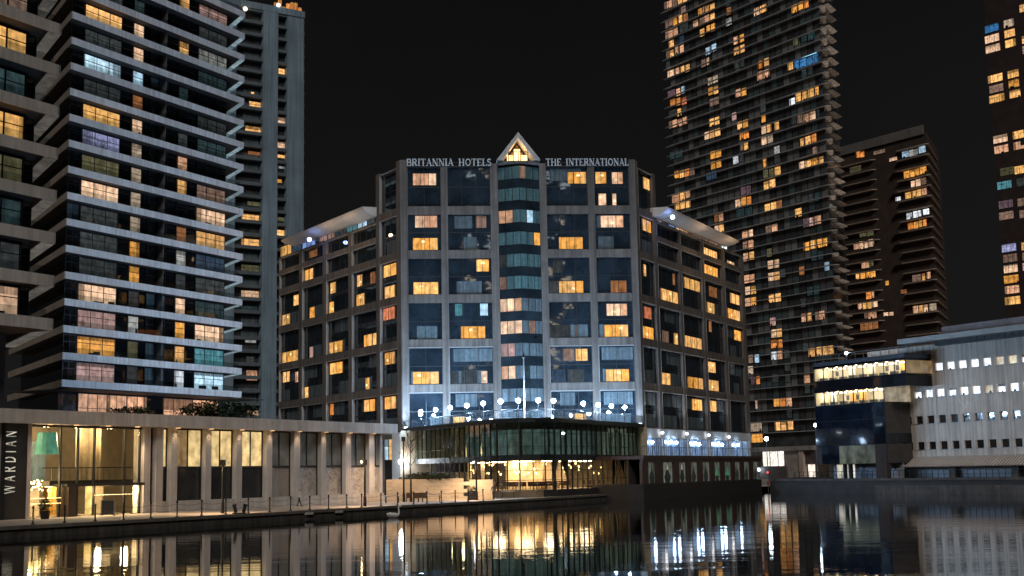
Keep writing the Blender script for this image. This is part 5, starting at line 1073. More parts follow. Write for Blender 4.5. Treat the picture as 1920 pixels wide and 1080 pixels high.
bk = MB(); bk.prism([plan(HF, -0.2, -3.0), plan(HF, uHR+0.2, -3.0), plan(HF, uHR+0.2, -2.7), plan(HF, -0.2, -2.7)], QZ, FZ1+0.1); bk.build(pav, 'back_wall', surf('pavilion_back_wall', (0.55, 0.45, 0.32), 0.7, 0.35, 0.5))
s_solid = s_at(1020)
arc_band(pav, 'base_wall', s_solid, 1, -0.6, 0.25, -1.5, FZ0-0.004, surf('dark_plinth', (0.035, 0.032, 0.03), 0.8, 0.3), 16)
rp = random.Random(21)
arc_band(pav, 'inner_partition', 0.27, 0.86, -7.2, -7.0, FZ0, MZ0+0.1, surf('cream_partition', (0.66, 0.52, 0.34), 0.7, 0.35, 0.6), 30)
for i in range(NF):
    a, c = SS[i], SS[i+1]
    lowz = FZ0 if a > 0.12 else MZ0
    fr_ = MB()
    for q, w_ in ((a, 0.16), (a+(c-a)/3, 0.07), (a+2*(c-a)/3, 0.07)):
        p = arcpt(q); t = (arcpt(q+0.003)-p).normalized()*w_/2; n = Vector((t.y, -t.x)).normalized()*0.09
        fr_.prism([tuple(p-t-n), tuple(p+t-n), tuple(p+t+n), tuple(p-t+n)], lowz, FZ1)
    for zt in ((FZ0+1.15, FZ0+2.3, MZ1+1.0, FZ1-1.25) if lowz == FZ0 else (MZ1+1.0, FZ1-1.25)):
        p, q = arcpt(a), arcpt(c); n = Vector(((q-p).y, -(q-p).x)).normalized()*0.05
        fr_.prism([tuple(p-n), tuple(q-n), tuple(q+n), tuple(p+n)], zt-0.03, zt+0.03)
    w_ = fr_.build(pav, 'window', pfr)
    for j in range(3):
        p, q = arcpt(a+(c-a)*j/3), arcpt(a+(c-a)*(j+1)/3); n = Vector(((q-p).y, -(q-p).x)).normalized()*0.012
        for z0, z1, gm_ in ((MZ1, FZ1, pg),)+(((FZ0, MZ0, pgl),) if lowz == FZ0 else ()):
            b = MB(); b.prism([tuple(p-n), tuple(q-n), tuple(q+n), tuple(p+n)], z0, z1); b.build(w_, 'pane', gm_)
    # curtains inside: upper storey plain drapes, lower storey swept curtains at the posts
    p, q = arcpt(a+0.004, -0.9), arcpt(c-0.004, -0.9)
    if i > 3 and rp.random() < 0.85:
        b = MB(); m_ = 14
        for k_ in range(m_):
            e0, e1 = p.lerp(q, k_/m_), p.lerp(q, (k_+1)/m_); nn = Vector(((q-p).y, -(q-p).x)).normalized()
            e0 = e0+nn*0.08*math.sin(k_*2.3); e1 = e1+nn*0.08*math.sin((k_+1)*2.3)
            b.quad((e0.x, e0.y, MZ1+0.05), (e1.x, e1.y, MZ1+0.05), (e1.x, e1.y, FZ1-0.8), (e0.x, e0.y, FZ1-0.8))
        b.build(w_, 'drape', lit('green_drape_lit', (0.070, 0.092, 0.086), 1.4, 0.6, 1.2) if i < 11 else lit('pale_drape_lit', (0.20, 0.23, 0.17), 0.5, 0.7, 1.2))
    if a > 0.32 and i % 4 == 0:
        for sd, e in ((0, a), (1, c)):
            b = MB(); zz = [MZ0-0.02, MZ0-1.0, FZ0+1.1, FZ0]; ww = [0.42, 0.30, 0.10, 0.16]; o_ = arcpt(e, -0.5); o2 = arcpt(c if sd == 0 else a, -0.5)
            for j in range(3):
                x0, x1 = o_.lerp(o2, ww[j]), o_.lerp(o2, ww[j+1])
                b.quad((o_.x, o_.y, zz[j]), (x0.x, x0.y, zz[j]), (x1.x, x1.y, zz[j+1]), (o_.x, o_.y, zz[j+1]))
            b.build(w_, 'swept_curtain', surf('grey_curtain', (0.20, 0.20, 0.17), 0.8, 0.2, 1.0, streak=0.3))
# restaurant lights and round columns
for i in range(46):
    s = rp.uniform(0.25, 0.86); r = -rp.uniform(1.3, 4.5); p = arcpt(s, r); z = rp.uniform(3.3, 4.7)
    b = MB(); b.lathe((p.x, p.y, z), [(0.04, -0.12), (0.1, -0.06), (0.1, 0.06), (0.04, 0.12)], 8); c_ = MB(); c_.tube((p.x, p.y, z+0.12), (p.x, p.y, MZ0+0.1), 0.012, n=4)
    pd_ = b.build(pav, 'pendant_light', glow('pendant_warm', (1.0, 0.62, 0.24), 9.0)); c_.build(pd_, 'cord', BLACKM)
for i in range(15):             # ceiling light panels
    s = 0.24+0.60*i/14
    if 0.45 < s < 0.57: continue
    p = arcpt(s, -2.6 if i % 2 else -4.4); b = MB(); b.box(-1.1, 1.1, -0.5, 0.5, -0.05, 0.0)
    t_ = arcpt(s+0.01, -2.6)-arcpt(s-0.01, -2.6); b.build(pav, 'ceiling_panel', glow('restaurant_panel', (1.0, 0.76, 0.48), 32.0), M=Matrix.Translation((p.x, p.y, MZ0-0.05)) @ Matrix.Rotation(math.atan2(t_.y, t_.x), 4, 'Z'))
for s in (0.16, 0.22, 0.29):
    p = arcpt(s, -3.2); b = MB(); b.lathe((p.x, p.y, QZ), [(0.42, 0), (0.36, 0.3), (0.34, FZ1-QZ-0.8), (0.5, FZ1-QZ-0.3), (0.55, FZ1-QZ)], 14)
    b.build(pav, 'column', surf('cream_column', (0.60, 0.50, 0.34), 0.7), smooth=False)
    pl = bpy.data.lights.new('column_lamp', 'POINT'); pl.energy = 90; pl.color = (1, 0.74, 0.4); pl.shadow_soft_size = 0.2
    q = arcpt(s, -2.3); po = bpy.data.objects.new('column_lamp', pl); COL.objects.link(po); po.parent = pav; po.matrix_basis = WM[pav].inverted() @ Matrix.Translation((q.x, q.y, MZ1+0.6))
for s in (0.90, 0.955):
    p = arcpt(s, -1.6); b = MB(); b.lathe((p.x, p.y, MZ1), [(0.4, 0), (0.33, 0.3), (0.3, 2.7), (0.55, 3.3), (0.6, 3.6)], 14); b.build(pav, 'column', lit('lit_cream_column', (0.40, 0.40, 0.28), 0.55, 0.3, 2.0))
# tables seen through the glass
for i in range(22):
    s = rp.uniform(0.25, 0.85); p = arcpt(s, -rp.uniform(1.2, 4))
    b = MB(); b.lathe((p.x, p.y, FZ0), [(0.25, 0), (0.04, 0.05), (0.04, 0.7), (0.45, 0.72), (0.45, 0.76)], 10); b.build(pav, 'table', surf('white_cloth', (0.6, 0.55, 0.45), 0.8))
    for t_a in (0.3, 2.4, 4.4):
        cx_, cy_ = p.x+0.75*math.cos(t_a+i), p.y+0.75*math.sin(t_a+i)
        b = MB(); b.box(cx_-0.2, cx_+0.2, cy_-0.2, cy_+0.2, FZ0+0.42, FZ0+0.48); b.box(cx_-0.2, cx_+0.2, cy_+0.16, cy_+0.2, FZ0+0.48, FZ0+0.95)
        for q1 in (-0.17, 0.17):
            for q2 in (-0.17, 0.17): b.box(cx_+q1-0.02, cx_+q1+0.02, cy_+q2-0.02, cy_+q2+0.02, FZ0, FZ0+0.42)
        b.build(pav, 'chair', surf('dark_wood_chair', (0.10, 0.05, 0.03), 0.6))
# dark lower part at the left: entrance recess
arc_band(pav, 'entrance_shade', 0.12, 0.29, -1.0, -0.9, MZ0-1.2, MZ0-0.01, surf('maroon_awning', (0.07, 0.03, 0.025), 0.8), 6)
# ---- terrace balustrade with scrollwork
bal = MB(); NB = 220
for i in range(NB+1):
    s = i/NB; p = arcpt(s, 0.25); z0 = FZ1+0.5
    if i % 11 == 0: bal.tube((p.x, p.y, z0), (p.x, p.y, z0+1.12), 0.05, n=5)
    else: bal.tube((p.x, p.y, z0+0.1), (p.x, p.y, z0+0.95), 0.016, n=4)
    if i % 3 == 1:
        for a in range(6):
            t = arcpt(s+0.006*math.cos(a*1.047), 0.25); t2 = arcpt(s+0.006*math.cos((a+1)*1.047), 0.25)
            bal.tube((t.x, t.y, z0+0.5+0.3*math.sin(a*1.047)), (t2.x, t2.y, z0+0.5+0.3*math.sin((a+1)*1.047)), 0.02, n=4)
for i in range(60):
    p, q = arcpt(i/60, 0.25), arcpt((i+1)/60, 0.25)
    bal.tube((p.x, p.y, FZ1+1.52), (q.x, q.y, FZ1+1.52), 0.045, n=5); bal.tube((p.x, p.y, FZ1+0.58), (q.x, q.y, FZ1+0.58), 0.03, n=4)
o = bal.build(pav, 'balustrade', BLACKM)
# ---- terrace lamps
LAMPS = [(790, 771), (818, 767), (846, 763), (877, 761), (908, 758), (941, 756), (974, 753), (1012, 752), (1041, 754), (1097, 759), (1125, 762), (1150, 764), (1175, 766)]
ordn = ['first', 'second', 'third', 'fourth', 'fifth', 'sixth', 'seventh', 'eighth', 'ninth', 'tenth', 'eleventh', 'twelfth', 'thirteenth']
lampg = glow('terrace_globe', (0.42, 0.67, 1.0), 1200.0)
lb = MB(); lb.lathe((0, 0, 0), [(0.12, 0), (0.10, 0.12), (0.045, 0.2), (0.04, 1.75), (0.09, 1.8), (0.09, 1.86), (0.05, 1.9)], 10); lpm = lb.mesh(BLACKM)
lg = MB(); lg.lathe((0, 0, 2.22), ball(0.25, 10), 16); lgm = lg.mesh(lampg); lgm.polygons.foreach_set('use_smooth', [True]*len(lgm.polygons))
for i, (x, y) in enumerate(LAMPS):
    p = arcpt(s_at(x, -0.35), -0.35); zz = FZ1+0.402
    lp = root('terrace_lamp', f'{ordn[i]} globe lamp from the left along the hotel terrace railing' if i < 12 else 'last globe lamp at the right end of the hotel terrace railing', 'lamp', (p.x, p.y, zz), 'globe lamps on the hotel terrace')
    M = Matrix.Translation((p.x, p.y, zz)); put(lp, 'post', lpm, M); put(lp, 'globe', lgm, M)
# flagpole
p = arcpt(s_at(986, -2.0), -2.0); fz1 = at_y(986, 664, p.y).z
fp = root('flagpole', 'slender white flagpole with dark finial standing on the hotel terrace', 'flagpole', (p.x, p.y, FZ1+0.4))
b = MB(); b.lathe((p.x, p.y, FZ1+0.4), [(0.16, 0), (0.09, 0.3), (0.07, fz1-FZ1-0.9)], 8); b.build(fp, 'pole', surf('grey_pole_paint', (0.22, 0.22, 0.22), 0.5))
b = MB(); b.lathe((p.x, p.y, fz1-0.5), [(0.08, 0), (0.22, 0.12), (0.16, 0.35), (0.02, 0.7)], 8); b.build(fp, 'finial', BLACKM)
# terrace lantern boxes with warm light
for nm, x, lb_ in (('terrace_lantern', 862, 'warm glowing box lantern behind the terrace railing left of the flagpole'), ('terrace_lantern', 1091, 'warm glowing box lantern behind the terrace railing right of the flagpole')):
    p = arcpt(s_at(x, -0.9), -0.9); t = root(nm, lb_, 'lantern', (p.x, p.y, FZ1+0.4), 'terrace lanterns')
    b = MB(); b.box(p.x-0.75, p.x+0.75, p.y-0.3, p.y+0.3, FZ1+0.45, FZ1+1.35); b.build(t, 'glowing_panel', lit('lantern_glow', (1.0, 0.52, 0.16), 1.1, 0.5, 2.0, sample=True))
    b = MB()
    for q in (-0.78, 0.78):
        for r in (-0.33, 0.33): b.box(p.x+q-0.05, p.x+q+0.05, p.y+r-0.05, p.y+r+0.05, FZ1+0.4, FZ1+1.45)
    b.box(p.x-0.85, p.x+0.85, p.y-0.4, p.y+0.4, FZ1+1.36, FZ1+1.44); b.build(t, 'lantern_frame', BLACKM)
# ================================================================== WHITE OFFICE BUILDING (right)
G = root('office_building', 'long white concrete office building with rows of small square windows on the right quay', 'building', GF.w(0, 0, GQZ))
guc = GF.u(1679.7, 735); gsp = (GF.u(1903, 731)-guc)/10.0
ROWZ = [(GF.z(1805, 691), GF.z(1805, 676)), (GF.z(1808.5, 741), GF.z(1808.5, 725.5)), (GF.z(1812, 790), GF.z(1812, 776)), (GF.z(1816, 841), GF.z(1816, 825.5))]
gst = (ROWZ[0][0]-ROWZ[3][0])/3.0
gwh = 1.08
ROWZ = [(ROWZ[0][0]-gst*i, ROWZ[0][0]-gst*i+gwh) for i in range(4)]
gw2 = 0.312*gsp
zGt = GF.z(1800, 640)
zGb = ROWZ[3][0]-0.9
bands = [(ROWZ[0][1], zGt), (ROWZ[1][1], ROWZ[0][0]), (ROWZ[2][1], ROWZ[1][0]), (ROWZ[3][1], ROWZ[2][0]), (zGb, ROWZ[3][0])]
glit = [lit('office_white', (0.84, 0.88, 0.95), 1.6, 0.15, 0.6, sample=True, var=0.15), lit('office_cream', (0.90, 0.78, 0.55), 0.85, 0.2, 0.6, sample=True)]
gdark = dark_glass('office_dark_glass', (0.03, 0.018, 0.014), 0.08, 0.01, 0.8)
gr = random.Random(9)
for j in range(-2, 17):
    uc = guc+gsp*j
    for i, (z0, z1) in enumerate(bands):
        if j == -2 and i in (0,): pass
        bx(G, 'wall_panel', GF, uc-gsp/2+0.02, uc+gsp/2-0.02, 0.0, 0.35, z0+0.002, z1-0.002, WHITEC)
    for i, (z0, z1) in enumerate(ROWZ):
        bx(G, 'pier_panel', GF, uc-gsp/2+0.02, uc-gw2, -0.05, 0.35, z0, z1, WHITEC); bx(G, 'pier_panel', GF, uc+gw2, uc+gsp/2-0.02, -0.05, 0.35, z0, z1, WHITEC)
        on = i < 2 and not (i == 0 and j < 2) and j >= 0
        w_ = bx(G, 'window', GF, uc-gw2+0.002, uc+gw2-0.002, 0.22, 0.26, z0+0.05, z1-0.03, (glit[1] if gr.random() < 0.12 else glit[0]) if on else gdark)
        bx(w_, 'sill', GF, uc-gw2+0.003, uc+gw2-0.003, -0.08, 0.2, z0, z0+0.05, METAL)
        if on and gr.random() < 0.7:
            hh = gr.uniform(0.08, 0.3); a_ = uc+gr.uniform(-gw2*0.8, gw2*0.3); bx(w_, 'desk_item', GF, a_, a_+gr.uniform(0.12, 0.4), 0.17, 0.21, z0+0.05, z0+0.05+hh, BLACKM)
            if gr.random() < 0.25: bx(w_, 'blind', GF, uc-gw2+0.01, uc+gw2-0.01, 0.18, 0.2, z1-0.03-gr.uniform(0.1, 0.4), z1-0.03, surf('office_blind', (0.5, 0.5, 0.52), 0.7))
        if i == 2 and j > 5: bx(w_, 'pale_box', GF, uc+gr.uniform(-0.2, 0.1), uc+gr.uniform(0.2, 0.35), 0.16, 0.2, z0+0.05, z0+0.4, surf('pale_box', (0.5, 0.45, 0.42), 0.8))
ua_, ub_ = guc-gsp*2.5, guc+gsp*16.5
bx(G, 'inner_core', GF, ua_, ub_, 0.36, 16, GQZ, zGt, SOFF)
# corrugated awning
zaw = GF.z(1800, 855); zaw0 = GF.z(1800, 873, -1.6)
uaw0 = GF.u(1668, 865)
aw_ = MB(); n = int((ub_-uaw0)/0.5)
for i in range(n):
    x = uaw0+i*0.5; s0 = len(aw_.v)
    aw_.v += [(x, -0.02, zaw), (x+0.26, -0.02, zaw), (x-0.05, -1.6, zaw0+0.05), (x-0.31, -1.6, zaw0+0.05), (x, -0.02, zaw-0.1), (x+0.26, -0.02, zaw-0.1), (x-0.05, -1.6, zaw0-0.05), (x-0.31, -1.6, zaw0-0.05)]
    aw_.f += [tuple(s0+k for k in f) for f in ((0, 1, 2, 3), (7, 6, 5, 4), (0, 4, 5, 1), (1, 5, 6, 2), (2, 6, 7, 3), (3, 7, 4, 0))]; aw_.mi += [0]*6
o = aw_.build(G, 'awning_ribs', surf('awning_rib', (0.60, 0.50, 0.42), 0.7, 0.1), GF); o['kind'] = 'stuff'
aw_ = MB(); aw_.profile([(0.0, zaw-0.12), (-1.58, zaw0-0.07), (-1.58, zaw0-0.12), (0.0, zaw-0.2)], uaw0-0.2, ub_); aw_.build(G, 'awning_sheet', surf('awning_sheet', (0.22, 0.17, 0.14), 0.8), GF)
bx(G, 'ground_wall', GF, guc-gsp*1.2, ub_, 0.02, 0.3, GQZ, zGb-0.004, surf('ground_white_panel', (0.52, 0.53, 0.56), 0.7, 0.08, 0.4))
for x in (1795, 1914, 1985):
    bx(G, 'ground_pillar', GF, GF.u(x, 885)-0.5, GF.u(x, 885)+0.45, -1.0, 0.01, GQZ, zaw0-0.12, surf('brown_stone', (0.16, 0.12, 0.10), 0.8))
# eaves and roof tier
zev0, zev1 = GF.z(1800, 632, -2.2), GF.z(1800, 622, -2.2)
eav = surf('pale_blue_eave', (0.42, 0.46, 0.47), 0.6, 0.15, 0.6)
bx(G, 'eave', GF, GF.u(1682, 640, -2.2), ub_+1, -2.2, 0.4, zev0, zev1, eav)
bx(G, 'louvre_strip', GF, GF.u(1752, 640, -1.0), ub_, -1.0, 0.3, zev0-0.62, zev0-0.003, DFRAME)
for i in range(36): bx(G, 'louvre_bracket', GF, GF.u(1754, 640, -1.0)+i*1.1, GF.u(1754, 640, -1.0)+i*1.1+0.35, -1.06, -1.003, zev0-0.55, zev0-0.1, SOFF)
bx(G, 'upper_roof', GF, GF.u(1765, 610, 4.0), ub_, 4.0, 15, zev1-0.2, GF.z(1850, 602, 4.0), surf('lead_roof', (0.26, 0.25, 0.27), 0.6))
# ---- blue glass box with lit offices
gu = lambda x, y: GF.u(x, y, -5.0)
gz = lambda x, y: GF.z(x, y, -5.0)
X = root('glass_office_block', 'blue glass office block with two brightly lit floors beside the white building', 'building', GF.w(gu(1600, 760), -3, GQZ))
b1 = (gz(1600, 708.5), gz(1600, 685)); b2 = (gz(1600, 757), gz(1600, 731.5))
u0, u1a, u1b = gu(1526.5, 730), gu(1697, 690), gu(1657, 745)
blueg = dark_glass('blue_glass', (0.007, 0.012, 0.022), 0.06, 0.03, 0.25)
navy = dark_glass('navy_glass', (0.008, 0.009, 0.013), 0.08, 0.03, 0.3)
bx(X, 'roof', GF, u0, u1a, -5.0, 1.0, b1[1]+0.35, b1[1]+0.9, surf('roof_edge_navy', (0.03, 0.04, 0.055), 0.5))
bx(X, 'roof_band', GF, u0, u1a, -4.98, 0, b1[1]+0.004, b1[1]+0.35, navy)
bx(X, 'band', GF, u0, u1a, -5.02, 0, b2[1]+0.004, b1[0]-0.004, navy)
zbl = gz(1600, 815); zgl1, zgl0 = gz(1600, 834), gz(1600, 869.5)
def office(z0, z1, ua, ub, n, tint):
    fr_ = MB(); 
    for i in range(n+1): fr_.box(ua+(ub-ua)*i/n-0.05, ua+(ub-ua)*i/n+0.05, -5.0, -4.85, z0, z1)
    w_ = fr_.build(X, 'office_glazing', DFRAME, GF)
    for i in range(n): bx(w_, 'pane', GF, ua+(ub-ua)*i/n+0.05, ua+(ub-ua)*(i+1)/n-0.05, -4.96, -4.93, z0, z1, clear_glass('office_glass', (0.95, 0.95, 0.93), 0.7))
    bx(X, 'office_back', GF, ua, ub, -1.2, -1.0, z0, z1, surf('office_wall', (0.80, 0.72, 0.55), 0.8, 0.12, 0.5))
    bx(X, 'office_side', GF, ua+0.02, ua+0.12, -4.8, -1.2, z0, z1, surf('office_wall', (0.80, 0.72, 0.55), 0.8, 0.12, 0.5))
    bx(X, 'office_floor', GF, ua, ub, -4.8, -1.2, z0-0.003, z0+0.05, surf('office_floor', (0.4, 0.36, 0.3), 0.8))
    for i in range(n):
        cu = ua+(ub-ua)*(i+0.5)/n; r_ = gr.random()
        bx(X, 'ceiling_light', GF, cu-0.5, cu+0.5, -2.4, -1.9, z1-0.08, z1-0.02, glow('office_light', (1.0, 0.84, 0.58), 6.0))
        if r_ < 0.4: bx(X, 'partition', GF, cu-0.5, cu+0.55, -2.2, -2.1, z0+0.05, z1-0.1, surf('orange_partition', (0.75, 0.42, 0.10), 0.7) if gr.random() < .5 else surf('white_partition', (0.8, 0.78, 0.72), 0.7))
        bx(X, 'desk', GF, cu-0.6, cu+0.4, -4.2, -3.5, z0+0.05, z0+0.35+0.2*gr.random(), surf('desk_grey', (0.18, 0.16, 0.14), 0.6))
        pl = bpy.data.lights.new('office_lamp', 'POINT'); pl.energy = 85; pl.color = (1.0, 0.85, 0.62); pl.shadow_soft_size = 0.25
        po = bpy.data.objects.new('office_lamp', pl); COL.objects.link(po); po.parent = X; po.matrix_basis = WM[X].inverted() @ Matrix.Translation(GF.w(cu, -3.3, z1-0.35))
        if gr.random() < 0.6: bx(X, 'picture', GF, cu-0.35, cu+0.25, -1.24, -1.2, z0+0.8, z0+1.5, surf('picture_dark', (0.1, 0.09, 0.1), 0.6))
office(b1[0], b1[1], u0, u1a, 9, 0); office(b2[0], b2[1], u0, u1b, 7, 0)
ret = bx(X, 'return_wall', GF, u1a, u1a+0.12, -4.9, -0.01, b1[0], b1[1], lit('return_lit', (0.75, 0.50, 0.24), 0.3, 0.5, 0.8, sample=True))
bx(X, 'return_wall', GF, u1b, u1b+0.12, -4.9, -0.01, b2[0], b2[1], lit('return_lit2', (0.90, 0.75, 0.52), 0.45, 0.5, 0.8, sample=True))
bx(X, 'soffit', GF, u1b+0.13, u1a, -4.9, -0.02, b1[0]-0.3, b1[0]-0.005, surf('soffit_tan', (0.35, 0.26, 0.18), 0.8))
nn = 5
for i in range(nn):
    a, c = u0+(u1b-u0)*i/nn, u0+(u1b-u0)*(i+1)/nn
    bx(X, 'blue_pane', GF, a+0.03, c-0.03, -5.03, -4.9, gz(1600, 787), b2[0]-0.004, blueg); bx(X, 'blue_pane', GF, a+0.03, c-0.03, -5.03, -4.9, zbl, gz(1600, 788), blueg)
bx(X, 'dark_band', GF, u0, u1b, -5.1, -0.05, zgl1, zbl-0.004, navy)
bx(X, 'block_core', GF, u0+0.05, u1b-0.05, -4.88, -0.06, zbl, b2[0]-0.005, SOFF)
for i in range(6):
    a = gu(1541, 850)+(gu(1641, 850)-gu(1541, 850))*i/6; c = a+(gu(1641, 850)-gu(1541, 850))/6
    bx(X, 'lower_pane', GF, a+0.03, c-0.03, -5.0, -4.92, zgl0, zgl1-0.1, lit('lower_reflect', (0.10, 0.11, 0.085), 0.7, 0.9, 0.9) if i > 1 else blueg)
bx(X, 'lower_core', GF, u0, u1b, -4.9, -0.07, zgl0, zgl1-0.004, SOFF)
bx(X, 'corner_column', GF, gu(1641.5, 850), u1b-0.1, -5.05, -4.3, GQZ, zgl1-0.1, surf('dark_brown_column', (0.06, 0.035, 0.025), 0.7))
for x in (1579, 1590): bx(X, 'ground_column', GF, gu(x, 885)-0.2, gu(x, 885)+0.2, -4.6, -4.2, GQZ, zgl0-0.004, BLACKM)
bx(X, 'ground_glazing', GF, u0, u1b, -2.0, -1.9, GQZ, zgl0-0.004, surf('ground_pale', (0.42, 0.42, 0.46), 0.7))
bx(X, 'ground_window', GF, gu(1541, 885), gu(1562, 885), -2.06, -2.0, GQZ+0.1, zgl0-0.1, lit('ground_white', (0.80, 0.76, 0.62), 0.9, 0.3, 1.0, sample=True))
bx(X, 'ground_window', GF, gu(1571, 885), gu(1574, 885), -2.06, -2.0, GQZ+0.1, zgl0-0.1, lit('ground_white', (0.80, 0.76, 0.62), 0.9, 0.3, 1.0, sample=True))
rl = MB()
for i in range(12): rl.box(u0+(u1a-u0)*i/11-0.03, u0+(u1a-u0)*i/11+0.03, -4.5, -4.44, b1[1]+0.9, b1[1]+1.9)
rl.box(u0, u1a, -4.5, -4.44, b1[1]+1.85, b1[1]+1.92); rl.build(X, 'roof_railing', METAL, GF)
# ---- low lobby of the far tower between hotel and glass block
zcb_ = CF.z(1450, 838)
LB = root('lobby_annex', 'white lit ground floor lobby at the foot of the tall tower beside the hotel', 'building', CF.w(CF.u(1460, 860, -30), -26, QZ))
cu_ = lambda x: CF.u(x, 860, -30.0)
cz_ = lambda x, y: CF.z(x, y, -30.0)
lbm = surf('annex_stone', (0.34, 0.31, 0.29), 0.8)
bx(LB, 'roof', CF, cu_(1408), cu_(1527), -30.6, -18, cz_(1450, 846), cz_(1450, 838), lbm)
lw_ = MB()
for x in (1430, 1444, 1459, 1471): lw_.box(cu_(x)-0.12, cu_(x)+0.12, -30.06, -29.95, cz_(1450, 874), cz_(1450, 846.5))
w_ = lw_.build(LB, 'window', DFRAME, CF)
for xa, xb in ((1430, 1444), (1444, 1459), (1459, 1471)): bx(w_, 'pane', CF, cu_(xa)+0.12, cu_(xb)-0.12, -30.03, -29.98, cz_(1450, 874), cz_(1450, 846.6), lit('annex_white', (1.0, 0.93, 0.82), 1.5, 0.1, 0.3, sample=True))
bx(LB, 'wall', CF, cu_(1471)+0.13, cu_(1497), -29.9, -19, QZ, cz_(1450, 846.4), surf('annex_wall', (0.42, 0.37, 0.32), 0.8))
bx(LB, 'column', CF, cu_(1499), cu_(1507), -30.3, -29.0, QZ, cz_(1450, 846.4), surf('annex_column', (0.60, 0.48, 0.40), 0.7))
bx(LB, 'side_window', CF, cu_(1514), cu_(1526), -29.9, -29.7, QZ+0.2, cz_(1520, 871), lit('annex_white2', (1.0, 0.88, 0.76), 1.1, 0.15, 0.4, sample=True))
bx(LB, 'side_wall', CF, cu_(1508), cu_(1527), -29.6, -19, cz_(1520, 870), cz_(1450, 846.4), surf('annex_dark', (0.10, 0.08, 0.08), 0.8))
bx(LB, 'terrace_wall', CF, cu_(1428), cu_(1492), -33.5, -33.0, QZ, cz_(1450, 875), surf('terrace_brick', (0.10, 0.085, 0.085), 0.85))
# ================================================================== QUAY FURNITURE
def on_quay(px, back):          # point on the promenade, a distance back from the quay edge
    for i in range(1, len(edge)-1):
        p, q = Vector(edge[i]), Vector(edge[i+1]); d = (q-p).normalized(); n = Vector((-d.y, d.x))
        a, c = p+n*back, q+n*back; r = ray(px, hor(px)); k = r.x/r.y
        f0, f1 = a.x-k*a.y, c.x-k*c.y
        if f0 <= 0 <= f1 or (f0 > 0 and i == 1): s = -f0/(f1-f0); pt = a+(c-a)*s; return pt, d, n
    return a, d, n
POSTS = [64, 123, 180, 233, 284, 333, 379, 424, 466, 506, 545, 581, 616, 650, 678, 714, 745, 775, 800, 827, 853, 877, 905]
pm = MB(); pm.lathe((0, 0, 0), [(0.14, 0), (0.13, 0.05), (0.055, 0.1), (0.05, 1.05), (0.09, 1.1), (0.09, 1.16), (0.03, 1.24)], 8); pmesh = pm.mesh(BLACKM)
pts_ = [on_quay(x, 0.9)[0] for x in POSTS]
near_ = ['in front of the dark lettered sign wall', 'before the lobby door', 'in front of the lobby seating', 'below the lobby screens', 'by the right end of the lobby', 'under the narrow stone piers', 'left of the first lamp column', 'right of the first lamp column', 'beside the mooring bollard',
         'before the third lit bay', 'left of the walking person', 'right of the walking person', 'before the first etched panel', 'before the second etched panel', 'beside the second lamp column', 'at the podium corner', 'left of the planter wall', 'by the bare tree', 'before the long planter wall', 'by the white table', 'before the middle of the planter wall', 'before the planter wall end', 'last before the pavilion']
for i, p in enumerate(pts_):
    o = root('chain_post', f'black chain post {near_[i]} on the quay edge', 'post', (p.x, p.y, QZ+0.012), 'chain posts along the quay')
    put(o, 'post', pmesh, Matrix.Translation((p.x, p.y, QZ+0.012)))
    if i < len(pts_)-1:
        q = pts_[i+1]
        for zc_, sag in ((1.0, 0.14), (0.58, 0.14)):
            c = MB(); pr = None
            for k_ in range(9):
                s = k_/8; w = Vector((p.x+(q.x-p.x)*s, p.y+(q.y-p.y)*s, QZ+zc_-sag*4*s*(1-s)))
                if pr: c.tube(pr, w, 0.012, n=4)
                pr = w
            c.build(o, 'chain', BLACKM)
def lamp_column(px, back, ytop, label, head='box', lampcol=None):
    p, d, n = on_quay(px, back); zt = at_y(px, ytop, p.y).z
    o = root('lamp_column', label, 'lamp post', (p.x, p.y, QZ+0.004), 'lamp columns on the promenade')
    b = MB(); b.lathe((p.x, p.y, QZ), [(0.16, 0), (0.14, 0.9), (0.10, 0.95), (0.085, zt-QZ-0.35)], 10); b.build(o, 'post', BLACKM)
    b = MB(); b.box(p.x-0.2, p.x+0.2, p.y-0.2, p.y+0.2, zt-0.5, zt); b.build(o, 'lamp_head', surf('lamp_head_bronze', (0.05, 0.035, 0.025), 0.5))
    sp = bpy.data.lights.new('column_light', 'SPOT'); sp.energy = 1700; sp.spot_size = R(150); sp.spot_blend = 0.6; sp.color = (1.0, 0.66, 0.38); sp.shadow_soft_size = 0.2
    so = bpy.data.objects.new('column_light', sp); COL.objects.link(so); so.parent = o; so.matrix_basis = WM[o].inverted() @ Matrix.Translation((p.x+n.x*0.35, p.y+n.y*0.35, zt-0.55))
    if lampcol: 
        b = MB(); b.lathe((p.x-0.28, p.y-0.3, zt-0.2), ball(0.09, 6), 8); b.build(o, 'bulb', lampcol)
    return o
warmb = glow('warm_bulb', (1.0, 0.75, 0.4), 30.0)
lamp_column(418, 3.2, 862, 'dark square lamp column in front of the second lit podium bay', lampcol=None)
lamp_column(684, 2.2, 862, 'dark square lamp column near the right end of the stone podium', lampcol=warmb)
lamp_column(757, 9.0, 819, 'slim dark lamp column beside the bare tree and the planter wall', lampcol=None)
lamp_column(893, 3.5, 863, 'dark lamp column by the pavilion entrance right of the planter wall', lampcol=glow('white_bulb', (0.9, 0.95, 1.0), 25))
